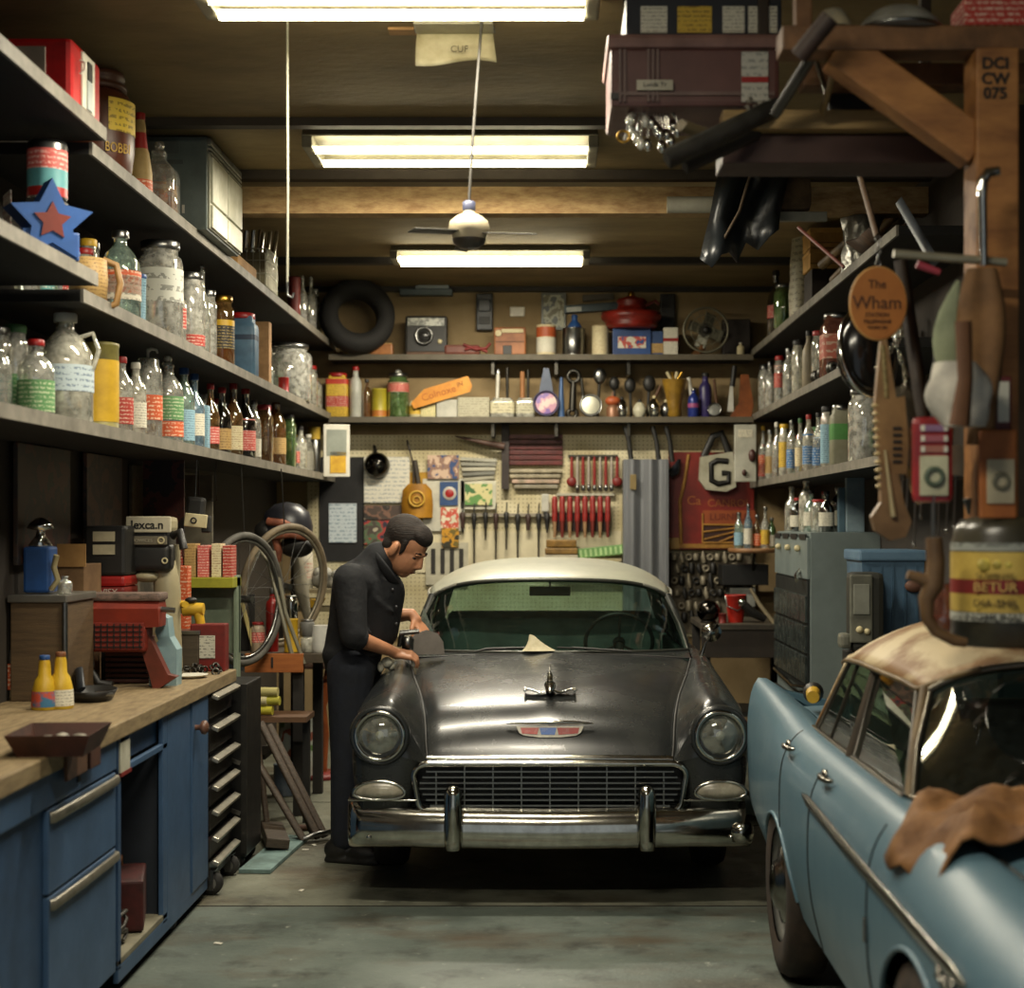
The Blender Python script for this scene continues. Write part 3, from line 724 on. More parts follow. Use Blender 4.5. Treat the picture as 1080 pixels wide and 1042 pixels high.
blue = car('blue_sedan', 'pale blue vintage sedan with rusty tan roof parked close to the camera', dict(
    loc=(1.79, 2.70, 0), scale=(1, .878, .95), body=BPAINT, roof=RUSTROOF, chrome=M('#8d8a82', .2, 1., '#5b574d', 10, .42, .2), glass=DGLASS, sideglass=DGLASS, fourdoor=True, axf=1.14, raf=.45, hz=.955, vent=(3.22, 3.14),
    seat=M('#4a4238', .7), wheelcol=BLACK, tire=M('#3a2c20', .8, 0, '#251d16', 8), script=True, winframe=M('#3d382f', .4, .5), prad=.7, apillar=M('#6e5a38', .6, 0, '#4c3b22', 6), pillar=M('#3a3024', .5, 0, '#2b241b', 6), trim=M('#6b665a', .3, .8), gutter=M('#6e5a36', .5, .2, '#4c3a20', 8)))

# ------------------------------------------------------------------ things on the cars
t = thing('sanding_shield', 'grey curved card held upright at the near corner of the windshield', 'card', (-.655, 8.30, 1.025), 20)
t.scale = (1.2, 1.2, 1.3)
m = MB(); m.prism([(-.10, 0), (-.085, .05), (-.05, .085), (-.0, .10), (.05, .085), (.075, .05), (.082, 0)], .012); m.build('panel', M('#77706a', .7, 0, '#635d56', 8), t)
m = MB(); m.prism([(-.05, 0), (-.01, .16), (.035, .06), (.045, 0)], .008, (.01, .05, .03)); m.build('clear_flap', glass('#aab7ac', .3, .2), t)
t = thing('folded_cloth', 'pale cream folded cloth lying at the base of the grey car windshield', 'cloth', (-.07, 8.42, 1.035))
m = MB(); m.rings([[(x, y, z) for x, y, z in r] for r in ([(-.13, 0, 0), (-.05, -.05, .0), (.12, -.02, 0), (.1, .05, 0)], [(-.08, .01, .03), (-.02, -.02, .04), (.06, 0, .025), (.04, .04, .03)], [(-.05, .02, .085), (-.03, .0, .09), (.0, .01, .07), (-.02, .03, .075)])], True, (True, True), True); m.build('cloth', M('#cfc6a8', .8, 0, '#b2a888', 8), t, sub=1)
t = thing('leather_cloth', 'rumpled brown leather cloth draped over the blue car fender', 'cloth', (1.17, 3.97, .955), 4)
m = MB(); rows = []
for i in range(19):
    u = i / 18; row = []
    for j in range(25):
        v = j / 24; x = -.33 + .85 * v; y = -.26 + .44 * u
        z = .008 + .018 * sin(9*u + 5*v) + .02 * sin(21*v - 9*u) + .018 * sin(3 + 7*v) + .012 * sin(31*u + 13*v)
        edge = max(0, -.20 - x) ; z -= edge * 1.2; x += edge * .3
        f = max(0, -.19 - y); z -= f * .5
        x += .03 * sin(8 * u); row.append((x, y, z + .05))
    rows.append(row)
m.grid(rows); m.build('cloth', M('#8d6335', .75, 0, '#5b3b1d', 6., .5, .15, .4, 30), t, thick=.008)
t = thing('work_lamp', 'small yellow hand lamp resting on the rear deck of the blue car', 'lamp', (1.06, 6.3, 1.0), 80)
m = MB(); m.cyl((-.09, 0, .03), (.05, 0, .03), .025, .03); m.build('barrel', YELLOW, t); m = MB(); m.lathe([(.03, 0), (.042, .02), (.042, .05), (.03, .055)], 16, (.05, 0, .03), rot=(0, 90, 0)); m.build('lamp_head', BLACK, t)
# ------------------------------------------------------------------ the mechanic leaning over the fender
def blob(name, mb, mat, parent, vox=.008, smooth=6, fac=.5, sub=0):
    o = mb.build(name, mat, parent)
    q = o.modifiers.new('skin', 'REMESH'); q.mode = 'VOXEL'; q.voxel_size = vox; q.use_smooth_shade = True
    q = o.modifiers.new('relax', 'SMOOTH'); q.iterations = smooth; q.factor = fac
    return o
def limb(mb, pts, r, n=16):
    """tapered limb with rounded ends"""
    pts = [Vector(p) for p in pts]
    for i in range(len(pts) - 1):
        mb.ball(pts[i], r[i], 16, 10); mb.tube([pts[i], pts[i+1]], [r[i], r[i+1]], n)
    mb.ball(pts[-1], r[-1], 16, 10)
SKIN = M('#c08a68', .5, 0, '#aa7453', 14., .5, .25, .06, 120.)
SHIRT = M('#0c0d10', .85, 0, '#15161a', 9., .5, .25, 1., 11.)
JEANS = M('#11141b', .85, 0, '#1a1f2a', 12., .5, .2, .5, 22.)
HAIR = M('#120d09', .8, 0, '#241810', 26., .5, .2, .45, 40., 0, (.5, 3, 3))
MX, MY = -1.03, 8.05
man = thing('person', 'man in black rolled-sleeve shirt and dark jeans leaning over the grey car fender', 'person', (MX, MY, 0))
def W(px, py, d): return P(px, py, d) - Vector((MX, MY, 0))
# joints (camera-ray points at chosen depths, relative to his feet)
hipR, hipL = W(370, 706, 7.97), W(378, 706, 8.16)
knR, knL = W(366, 800, 7.96), W(379, 795, 8.18)
anR, anL = W(363, 889, 7.95), W(376, 880, 8.2)
waist, chest, neck0 = W(378, 672, 8.06), W(383, 622, 8.05), W(402, 588, 8.03)
shR, shL = W(369, 612, 7.86), W(404, 612, 8.24)
elR, wrR = W(373, 672, 7.80), W(411, 686, 7.97)
elL, wrL = W(408, 650, 8.38), W(434, 648, 8.36)
head = W(427, 577, 8.02)
b = MB()
limb(b, [waist, chest], [.125, .15]); limb(b, [chest, neck0], [.14, .08]); limb(b, [neck0, head], [.072, .07])
limb(b, [shR, elR, wrR], [.06, .046, .031]); limb(b, [shL, elL, wrL], [.06, .046, .031])
limb(b, [hipR, knR, anR], [.09, .06, .045]); limb(b, [hipL, knL, anL], [.09, .06, .045])
# head: cranium, face, jaw, nose, ears, brow, lips; local frame pitched down and turned a little to the camera
fw = Vector((.74, -.34, -.62)).normalized(); up = (Vector((0, 0, 1)) - fw * fw.z).normalized(); up = (up + Vector((.0, 0, 0))).normalized(); sd = fw.cross(up)
HR = Matrix((fw, sd, up)).transposed().to_4x4(); HM = Matrix.Translation(head) @ HR
K = 1.24
def hp(f, s_, u): return HM @ (Vector((f, s_, u)) * K)
hb = MB(); hb.T = HM @ Matrix.Scale(K, 4)
hb.ball((-.012, 0, .035), (.098, .077, .092), 24, 16); hb.ball((.035, 0, -.03), (.062, .062, .080), 20, 14); hb.ball((.050, 0, -.082), (.034, .036, .030), 14, 10)
hb.tube([(.088, 0, .012), (.106, 0, -.022), (.094, 0, -.034)], [.011, .014, .012], 10); hb.ball((.092, .012, -.034), .010, 8, 6); hb.ball((.092, -.012, -.034), .010, 8, 6)
hb.ball((.082, 0, .022), (.012, .05, .010), 14, 8)
hb.ball((.086, 0, -.056), (.010, .024, .006), 12, 8); hb.ball((.084, 0, -.067), (.011, .021, .007), 12, 8)
for s in (-1, 1):
    hb.ball((-.002, s * .080, -.010), (.021, .013, .036), 12, 8, (0, 0, s * 28)); hb.ball((.055, s * .033, -.026), (.026, .024, .026), 12, 8)
b.v += [tuple(v) for v in hb.v]
n0 = len(b.v) - len(hb.v); b.f += [tuple(i + n0 for i in f) for f in hb.f]; b.mi += hb.mi; b.sm += hb.sm
def hand(mb, wr, palm, along, out, thumbside, curl, grip=.9):
    """palm block, four unequal curled fingers and a side thumb"""
    a = Vector(along).normalized(); nrm = Vector(out); nrm = (nrm - a * nrm.dot(a)).normalized(); t = a.cross(nrm) * thumbside
    pc = Vector(palm); limb(mb, [wr, pc - a * .03], [.030, .030])
    for k in (-1.5, -.5, .5, 1.5): limb(mb, [pc - a * .035 + t * k * .012, pc + a * .045 + t * k * .020], [.017, .014], 10)
    for k, L in ((1.5, .078), (.5, .088), (-.5, .082), (-1.5, .064)):
        p = pc + a * .048 + t * k * .021; ang = 0; pts = [p]; r = [.0108]
        for seg, c in ((.45, curl), (.32, curl * 1.25), (.23, curl * .8)):
            ang += c; p = p + (a * cos(ang) - nrm * sin(ang)) * L * seg; pts.append(p); r.append(.0105 - .0012 * len(pts))
        limb(mb, pts, r, 8)
    q = pc - a * .02 + t * .032
    limb(mb, [q, q + t * .028 + a * .028 - nrm * .012, q + t * .030 + a * .06 - nrm * .03, q + t * .014 + a * .082 - nrm * .038], [.016, .0135, .0115, .009], 8)
hand(b, wrR, W(424, 690, 8.0), (.96, .05, -.12), (0, -.35, .9), -1, .55)
hand(b, wrL, W(442, 659, 8.34), (.55, -.25, -.8), (.7, -.5, .35), 1, .5)
body = blob('body', b, SKIN, man, .005, 4, .5)
# eyes, brows, mouth line
for s in (-1, 1):
    e = MB(); e.T = HM @ Matrix.Scale(K, 4); e.ball((.074, s * .029, .002), (.010, .012, .008), 12, 8); e.build('eye', M('#2a1f19', .3), man)
    e = MB(); e.T = HM @ Matrix.Scale(K, 4); e.tube([(.087, s * .012, .026), (.086, s * .028, .030), (.077, s * .044, .026)], [.004, .005, .003], 8); e.build('eyebrow', HAIR, man)
e = MB(); e.T = HM @ Matrix.Scale(K, 4); e.tube([(.093, -.022, -.061), (.0985, 0, -.0605), (.093, .022, -.061)], .0025, 6); e.build('mouth', M('#6f3f33', .6), man)
h = MB(); h.T = HM @ Matrix.Scale(K, 4)
h.ball((-.022, 0, .047), (.097, .0815, .084), 24, 16); h.ball((-.052, 0, .012), (.055, .070, .058), 18, 12); h.ball((.040, .0, .090), (.052, .060, .032), 18, 12, (0, 30, 0))
for s in (-1, 1): h.tube([(.02, s * .066, .045), (.028, s * .068, .01), (.026, s * .066, -.018)], [.013, .010, .005], 10); h.ball((-.045, s * .055, -.015), (.03, .022, .035), 10, 8)
hair = blob('hair', h, HAIR, man, .006, 8, .5)
# shirt: torso, yoke, rolled sleeves
s_ = MB()
limb(s_, [W(371, 693, 8.06), W(378, 660, 8.06), W(384, 622, 8.05)], [.150, .158, .168]); limb(s_, [W(396, 664, 8.05), W(402, 625, 8.04)], [.12, .125]); limb(s_, [chest, neck0 - Vector((.01, 0, .01))], [.165, .094])
limb(s_, [shR, chest], [.088, .14]); limb(s_, [shL, chest], [.088, .14]); limb(s_, [shR, elR + Vector((.0, 0, .01))], [.086, .070]); limb(s_, [shL, elL], [.086, .064])
s_.ball(W(360, 690, 8.05), (.10, .15, .08), 16, 10)
for q0, q1, rr_ in (((352, 640, 7.93), (392, 668, 7.90), .02), ((360, 655, 7.9), (398, 680, 7.92), .018), ((392, 628, 7.90), (416, 646, 7.94), .016), ((348, 660, 7.98), (372, 684, 7.90), .02)): s_.tube([W(*q0), (W(*q0) + W(*q1)) / 2 + Vector((0, .012, -.01)), W(*q1)], [rr_ * .5, rr_, rr_ * .5], 8)
shirt = blob('shirt', s_, SHIRT, man, .010, 5, .5)
c = MB(); c.tube([W(*q) for q in ((401, 586, 8.13), (395, 584, 8.04), (397, 588, 7.95), (406, 600, 7.915), (414, 612, 7.94), (419, 617, 8.0))], [.02, .022, .023, .022, .02, .012], 8, flat=(1.3, .45)); c.build('collar', SHIRT, man)
cu = MB(); 
for p, d, r in ((elR + Vector((.012, .005, -.003)), (wrR - elR), .061), (elL + Vector((.01, 0, 0)), (wrL - elL), .058)):
    d = d.normalized(); cu.tube([p - d * .018, p + d * .03], [r, r * .98], 16)
    cu.build('sleeve_cuff', SHIRT, man); cu = MB()
j = MB()
limb(j, [hipR, knR, anR + Vector((0, 0, .02))], [.125, .085, .070]); limb(j, [hipL, knL, anL + Vector((0, 0, .02))], [.125, .085, .070]); limb(j, [hipR + Vector((0, .08, .02)), W(377, 680, 8.06)], [.135, .132])
jeans = blob('jeans', j, JEANS, man, .010, 5, .5)
bt = MB()
for q_ in ((414, 622, 7.93), (418, 640, 7.935), (418, 658, 7.935)): bt.ball(tuple(W(*q_)), (.008, .006, .008), 8, 6)
bt.build('shirt_buttons', M('#3a3a3c', .4), man)
be = MB(); be.torus(W(375, 689, 8.06), .143, .016, 32, 8, (0, -6, 0), flat=(.5, 1.2)); be.build('belt', BLACK, man)
for a in (anR, anL):
    f = MB(); a0 = Vector((a.x, a.y, 0))
    f.box(tuple(a0 + Vector((.055, -.02, .014))), (.30, .10, .028), (0, 0, -18), .012, 3); f.ball(a0 + Vector((-.02, 0, .065)), (.085, .055, .06)); f.ball(a0 + Vector((.10, -.035, .05)), (.105, .052, .045), 16, 10, (0, 0, -18)); f.tube([a0 + Vector((-.015, 0, .06)), a0 + Vector((-.01, 0, .14))], [.058, .056], 14)
    blob('boot', f, BLACK, man, .008, 3)
# tools by his hands
t = thing('spray_gun', 'chrome spray tool held against the fender between the two hands', 'tool', W(432, 672, 8.12) + Vector((MX, MY, 0)))
m = MB(); m.tube([(-.05, 0, .02), (.05, 0, .03)], [.016, .012], 10); m.lathe([(.004, -.07), (.03, -.065), (.034, -.01), (.02, .005)], 16, (-.01, 0, 0)); m.build('cup', STEEL, t)
m = MB(); m.tube([(-.04, 0, .02), (-.055, .0, -.05)], [.014, .011], 8); m.build('grip', BLACK, t)
t = thing('crumpled_rag', 'small pale crumpled rag tucked on the fender below his wrist', 'rag', P(408, 699, 8.0))
m = MB(); m.ball((0, 0, 0), (.035, .03, .03), 10, 7); m.ball((-.03, -.01, -.02), (.02, .02, .03), 8, 6); m.ball((.02, .01, -.02), (.025, .02, .02), 8, 6); m.build('cloth', M('#b9b6a4', .7, 0, '#77756a', 30), t, sub=1)
# ------------------------------------------------------------------ bottles, jars, tins: one builder, parts as children
PROF = {
 'wine':  [(.9,0),(1,.02),(1,.56),(.86,.66),(.42,.76),(.34,.82),(.33,.95),(.38,.955),(.38,.985),(.3,1.)],
 'round': [(.9,0),(1,.03),(1,.60),(.93,.70),(.6,.80),(.38,.85),(.36,.93),(.40,.94),(.40,.98),(.3,1.)],
 'jar':   [(.92,0),(1,.03),(1,.80),(.93,.87),(.78,.90),(.78,.98),(.7,1.)],
 'jug':   [(.92,0),(1,.03),(1,.58),(.94,.68),(.66,.80),(.34,.88),(.30,.96),(.36,.965),(.36,1.)],
 'can':   [(.97,0),(1,.015),(1,.04),(.975,.05),(.975,.95),(1,.96),(1,.99),(.9,1.)],
 'spray': [(.97,0),(1,.02),(1,.78),(.85,.83),(.5,.86),(.42,.88),(.42,.93),(.2,1.)],
 'tall':  [(.92,0),(1,.02),(1,.70),(.8,.78),(.5,.83),(.45,.95),(.5,.96),(.5,1.)],
 'cone':  [(.95,0),(1,.02),(.95,.35),(.72,.58),(.5,.66),(.44,.9),(.3,1.)],
 'tub':   [(.85,0),(.88,.02),(1,.96),(1.03,.97),(1.03,1.)],
}
CAPR = {'wine':.42,'round':.46,'jar':.86,'jug':.42,'can':0,'spray':.5,'tall':.56,'cone':.4,'tub':1.06}
NAMES = {'wine':'glass_bottle','round':'glass_bottle','jar':'glass_jar','jug':'glass_jug','can':'tin_can','spray':'spray_can','tall':'glass_bottle','cone':'squeeze_bottle','tub':'plastic_tub','square':'square_bottle','box':'carton','sjar':'square_jar'}
CATS = {'jar':'jar','sjar':'jar','jug':'jug','can':'can','spray':'spray can','tub':'tub','box':'box'}
CLEAR = glass('#eef1e8', .34, .40, .05, '#e8e6da'); DUSTY = glass('#e6e5d6', .6, .34, .06, '#d8d5c4'); AMBER = glass('#b07a35', .3, .25, .06, '#8c6a3c'); TEAL = glass('#cfe3d6', .34, .36, .05, '#b5cdbf'); DARKG = glass('#3f3c2c', .3, .3, .06, '#22211a')
GREENG = glass('#7fa060', .3, .25); BLUEG = glass('#b5cedc', .4, .32, .05, '#9fb9c9'); PINKG = glass('#c78a74', .35, .22, .06, '#a06a58'); SILV = glass('#eeeee6', .5, .5, .05, '#e6e4d8')
def squareprof(k):
    return [(-k, -k), (k, -k), (k, k), (-k, k)]
def sqrings(mb, prof, r, h, d=.9):
    rr = []
    for q, z in prof:
        x, y = q * r, q * r * d; c = min(x, y) * .28; p = []
        for sx, sy, a0 in ((1, 1, 0), (-1, 1, 90), (-1, -1, 180), (1, -1, 270)):
            for i in range(4):
                a = radians(a0 + 30 * i); p.append((sx * (x - c) + c * cos(a), sy * (y - c) + c * sin(a), z * h))
        rr.append(p)
    return mb.rings(rr)
def item(kind, loc, h, r, mat, lab, cap=None, label=None, lz=(.15, .5), liquid=None, lq=.4, group=None, rz=0, rot=None, band=None, top=None, handle=False, name=None, cat=None, n=16, words=None):
    """kind outline of height h, radius r; label = print material wrapped from lz[0] to lz[1]; cap, liquid, pump top and handle are parts"""
    m = MB(); sq = kind in ('square', 'sjar', 'box')
    P0 = PROF['jar'] if kind == 'sjar' else PROF['round'] if kind == 'square' else PROF.get(kind)
    if kind == 'box': m.box((0, 0, h/2), (2*r, 1.5*r, h), None, .004)
    elif sq: sqrings(m, [(q, z) for q, z in P0], r, h)
    else: m.lathe([(q * r, z * h) for q, z in P0], n)
    o = m.build(name or NAMES[kind], mat, None, loc, rot or (0, 0, rz))
    tag(o, lab, cat or CATS.get(kind, 'bottle'), group)
    def wrap(z0, z1, mm, nm):
        q = MB()
        if kind == 'box': q.box((0, 0, (z0 + z1)/2 * h), (2*r + .004, 1.5*r + .004, (z1 - z0) * h))
        elif sq:
            k = 1.012 * (1 if z1 <= .6 or kind == 'sjar' else .97); q2 = MB(); sqrings(q, [(k, z0), (k, z1)], r, h)
        else:
            z0_, z1_ = z0, z1
            rad = lambda z: next((lerp(P0[i][0], P0[i+1][0], (z - P0[i][1]) / max(1e-6, P0[i+1][1] - P0[i][1])) for i in range(len(P0) - 1) if P0[i][1] <= z <= P0[i+1][1]), 1)
            q.lathe([(r * rad(z0) * 1.015, z0 * h), (r * rad((z0+z1)/2) * 1.015, (z0+z1)/2 * h), (r * rad(z1) * 1.015, z1 * h)], n, caps=(False, False))
        return q.build(nm, mm, o)
    if label: wrap(lz[0], lz[1], label, 'label')
    if band: wrap(band[1], band[2], band[0], 'band')
    if liquid:
        q = MB(); k = .93
        if sq: sqrings(q, [(k, .02), (k, lq)], r, h)
        else: q.lathe([(r * k * .93, .015 * h), (r * k, .04 * h), (r * k, lq * h)], n)
        q.build('contents', liquid, o)
    if cap:
        cr_ = CAPR.get(kind, .5 if kind == 'square' else .86) * r; q = MB(); ch = .09 * h if kind in ('jar', 'tub', 'sjar') else .085 * h
        q.lathe([(cr_ * .97, 0), (cr_, .1*ch), (cr_, .85*ch), (cr_ * .9, ch)], n, (0, 0, h - ch * .45)); q.build('cap', cap, o)
    if top == 'pump':
        q = MB(); q.cyl((0, 0, h), (0, 0, h * 1.10), r * .09); q.tube([(0, 0, h * 1.09), (r * .25, 0, h * 1.115), (r * .6, 0, h * 1.10), (r * .68, 0, h * 1.06)], [r*.16, r*.13, r*.09, r*.07], 8); q.build('pump', WHITE if not cap else cap, o)
    if top == 'ball':
        q = MB(); q.ball((0, 0, h + r * .25), r * .3, 12, 8); q.build('stopper', SILV, o)
    if handle:
        q = MB(); q.tube([(r * .5, 0, h * .82), (r * 1.0, 0, h * .86), (r * 1.22, 0, h * .7), (r * 1.0, 0, h * .52)], r * .09, 8); q.build('handle', mat, o)
    if words:
        text(words[0], words[1], words[2], o, (0, -r * 1.03, h * words[3]), (90, 0, 0), sx=.9, name='lettering')
    return o
CAPS = {'r': RED, 'k': BLACK, 'w': WHITE, 'b': BLUE, 's': STEEL, 'y': YELLOW, 'g': M('#3d6b3a', .5), 'c': GOLD, 'o': ORANGE}
PR = {
 'white': printed('#d8d3c0', '#6b6152', 110, 130), 'orange': printed('#c6552a', '#ead8b8', 70, 60), 'green': printed('#5b8c56', '#d8d8b8', 80, 80), 'blue': printed('#3f6fa0', '#dadad0', 80, 80),
 'red': printed('#a83328', '#e3d3bd', 80, 90), 'yellow': printed('#d0ac3c', '#5f3d1c', 90, 100), 'tan': printed('#b3925a', '#5c4024', 90, 90), 'teal': printed('#5f9c98', '#dcdcc8', 90, 90),
 'dark': printed('#2b2620', '#b99f5d', 80, 80), 'cream': printed('#d6caa2', '#864a2a', 100, 100), 'pink': printed('#c6574f', '#f0d8c8', 90, 90), 'lblue': printed('#8fb3c2', '#33506a', 110, 110)}
LIQ = {'amber': M('#8a5a24', .2, 0, '#6d441a', 8), 'brown': M('#5c3b20', .3), 'gold': M('#b98f35', .25), 'white': M('#cfcab8', .5), 'pink': M('#b0695a', .3), 'olive': M('#8f8a4a', .3), 'grey': M('#8c8a7e', .6, 0, '#5e5c54', 60, .5, .1), 'teal': M('#6f9a8e', .3), 'orange': M('#b8621f', .3), 'blue': M('#50718c', .3)}

# ------------------------------------------------------------------ wall shelves (boards on brackets)
BOARD = M('#0e0d0b', .85, 0, '#191713', 6., .5, .2, .15, 30., 0, (6, 1, 1))
EDGE = M('#837d70', .6, 0, '#5c574c', 9., .5, .2)
def board(x0, x1, y0, y1, z, lab, edge, th=.045):
    t = thing('wall_shelf', lab, 'shelf', ((x0+x1)/2, (y0+y1)/2, z), group='dark boards of the wall shelving')
    B((0, 0, -th/2), (x1-x0, y1-y0, th), 'shelf_board', BOARD, t)
    if edge == 'R': B(((x1-x0)/2 + .006, 0, -th/2), (.012, y1-y0, th + .004), 'shelf_lip', EDGE, t)
    if edge == 'L': B(((x0-x1)/2 - .006, 0, -th/2), (.012, y1-y0, th + .004), 'shelf_lip', EDGE, t)
    if edge == 'F': B((0, (y0-y1)/2 - .006, -th/2), (x1-x0, .012, th + .004), 'shelf_lip', EDGE, t)
    return t
ZL = {'low': 2.10, 'mid': 2.585, 'top': 3.155}
XS = -1.735
board(XL, XS, 4.3, 12.6, ZL['low'], 'lowest long shelf over the blue bench, packed with bottles', 'R')
board(XL, XS, 5.78, 12.6, ZL['mid'], 'middle long shelf over the blue bench, between the bottle rows', 'R')
board(XL, XS, 5.89, 12.6, ZL['top'], 'topmost long shelf over the blue bench, carrying the grey cabinet', 'R')
board(XL, XS + .06, 4.3, 5.76, 2.64, 'short shelf end holding the blue star box', 'R')
board(XL, XS + .06, 4.3, 5.87, 3.20, 'short shelf end holding the red dispenser box', 'R')

# ------------------------------------------------------------------ the long shelves over the bench
def along(px, xw): return -xw * 0 + FPX * (-xw) / (CX - px)
LSH = {'low': 'lowest bench shelf', 'mid': 'middle bench shelf', 'top': 'top bench shelf'}
def leftrow(lev, rows, xw=-1.86):
    z = ZL[lev]
    for i, (px, w, topy, kind, mat, kw, desc) in enumerate(rows):
        kw = dict(kw); x = kw.pop('x', xw); zz = kw.pop('z', z)
        y = min(along(px, x), 12.35); s = FPX / y; h = max(.04, (CY - (zz - H) * s - topy) / s); r = w * .63 / s
        item(kind, (x, y, zz), h, r, mat, f'{desc}, {ordinal(i)} from near end of {LSH[lev]}', group=f'goods along the {LSH[lev]}', **kw)
C = CAPS
leftrow('low', [
 (38, 30, 362, 'round', CLEAR, dict(label=PR['green'], lz=(.08,.5), cap=C['r']), 'clear bottle with green label'),
 (69, 46, 336, 'jug', DUSTY, dict(label=printed('#b7c4c8', '#2c4a70', 60, 60), lz=(.30,.55), cap=C['w'], handle=True, liquid=LIQ['grey'], lq=.28), 'big clear jug with blue-white label'),
 (104, 34, 362, 'can', M('#8d8340', .5, 0, '#5f582e', 5), dict(band=(YELLOW, .1, .8)), 'olive yellow canister'),
 (128, 20, 380, 'round', CLEAR, dict(label=PR['red'], lz=(.15,.5), cap=C['r'], liquid=LIQ['amber']), 'red labelled clear bottle'),
 (143, 18, 386, 'round', DUSTY, dict(label=PR['white'], cap=C['w'], liquid=LIQ['pink'], lq=.35), 'dusty bottle with pink contents'),
 (156, 24, 378, 'jar', CLEAR, dict(top='pump', liquid=LIQ['amber'], lq=.2, label=PR['orange'], lz=(.25,.55)), 'clear jar with white pump'),
 (177, 26, 382, 'round', CLEAR, dict(label=PR['green'], lz=(.3,.58), band=(PR['orange'], .1, .28), top='ball'), 'clear bottle with green and orange label'),
 (194, 18, 392, 'round', TEAL, dict(label=PR['lblue'], lz=(.1,.5), cap=C['b']), 'pale teal bottle with blue cap'),
 (205, 17, 398, 'wine', BLUEG, dict(cap=C['b'], label=PR['white'], lz=(.2,.5)), 'blue glass bottle with blue cap'),
 (213, 12, 428, 'box', PR['lblue'], {}, 'tall pale blue printed carton'),
 (222, 15, 408, 'wine', AMBER, dict(cap=C['r'], label=PR['pink'], lz=(.15,.4), liquid=LIQ['brown']), 'amber bottle with red cap and pink label'),
 (234, 16, 412, 'wine', DARKG, dict(cap=C['r'], label=PR['tan'], lz=(.1,.42), liquid=LIQ['pink']), 'dark bottle with red cap and tan label'),
 (246, 16, 408, 'wine', AMBER, dict(cap=C['r'], label=PR['cream'], lz=(.12,.45)), 'amber bottle with red cap and cream label'),
 (259, 17, 413, 'wine', DARKG, dict(cap=C['r'], label=PR['pink'], lz=(.15,.6)), 'red capped bottle with bright pink label'),
 (268, 12, 425, 'round', CLEAR, dict(cap=C['s'], label=PR['white'], lz=(.1,.4), liquid=LIQ['amber']), 'slim clear bottle with steel cap'),
 (278, 15, 430, 'sjar', AMBER, dict(cap=C['r'], liquid=LIQ['brown'], lq=.5), 'square amber jar with red lid'),
 (291, 17, 424, 'round', AMBER, dict(top='ball', liquid=LIQ['gold'], lq=.6, label=PR['tan'], lz=(.2,.45)), 'gold filled bottle with ball stopper'),
 (303, 14, 440, 'sjar', GREENG, dict(cap=C['k'], liquid=LIQ['olive'], lq=.6), 'square jar of olive liquid'),
 (310, 10, 455, 'wine', CLEAR, dict(cap=C['r'], label=PR['red'], lz=(.2,.5)), 'small clear bottle with red label'),
 (317, 11, 452, 'round', DUSTY, dict(cap=C['k'], liquid=LIQ['olive'], lq=.4), 'small dusty bottle with black cap'),
 (325, 11, 460, 'square', DUSTY, dict(cap=C['w'], label=PR['white'], lz=(.1,.6)), 'small square bottle with white label'),
 (333, 10, 450, 'can', PR['yellow'], {}, 'small yellow printed tin'),
 (340, 11, 455, 'spray', STEEL, dict(cap=C['w']), 'small bare metal spray can'),
])
leftrow('mid', [
 (127, 34, 248, 'jug', TEAL, dict(label=printed('#cfc8b4', '#5a4a3a', 60, 60), lz=(.25,.52), band=(PR['orange'], .32, .58), cap=C['s']), 'big teal glass jug with orange label'),
 (146, 13, 292, 'tub', PR['lblue'], dict(cap=C['b'], x=-1.80), 'small blue lidded tub'),
 (169, 38, 260, 'jar', SILV, dict(label=printed('#c9c9bd', '#55554c', 24, 24), lz=(.4,.75), cap=C['s'], liquid=LIQ['grey'], lq=.36), 'big silvery jar with square print'),
 (187, 15, 300, 'round', SILV, dict(label=PR['red'], lz=(.25,.6), cap=C['s'], x=-1.80), 'bottle with round red label'),
 (201, 24, 292, 'jar', SILV, dict(cap=C['s'], label=PR['red'], lz=(.12,.26), liquid=LIQ['white'], lq=.4), 'clear jar with narrow red band'),
 (213, 14, 284, 'wine', CLEAR, dict(top='ball'), 'clear decanter with ball stopper'),
 (220, 14, 310, 'jar', SILV, dict(cap=C['s'], liquid=LIQ['grey'], lq=.4), 'silvery jar of small hardware'),
 (234, 21, 316, 'jar', AMBER, dict(cap=C['c'], label=PR['dark'], lz=(.3,.62), band=(YELLOW, .62, .7), liquid=LIQ['orange'], lq=.3), 'jar with black and yellow label'),
 (256, 24, 334, 'sjar', M('#4f6f86', .5, 0, '#3f5a70', 8), dict(cap=C['r'], band=(M('#22344a', .5), .62, .7)), 'square blue container with red lid'),
 (275, 16, 340, 'box', M('#a98359', .8, 0, '#8b6a46', 10), {}, 'tan paper bag'),
 (304, 40, 366, 'jar', SILV, dict(cap=C['s'], liquid=LIQ['grey'], lq=.7), 'large white glass jar filled with hardware'),
 (299, 9, 398, 'can', RED, dict(x=-1.77), 'tiny red tin before the large white jar'),
 (327, 13, 388, 'jar', DUSTY, dict(cap=C['r'], liquid=LIQ['brown'], lq=.5), 'jar with dark red lid'),
 (336, 14, 394, 'round', DUSTY, dict(top='ball', liquid=LIQ['olive'], lq=.6), 'round flask with grey stopper'),
])
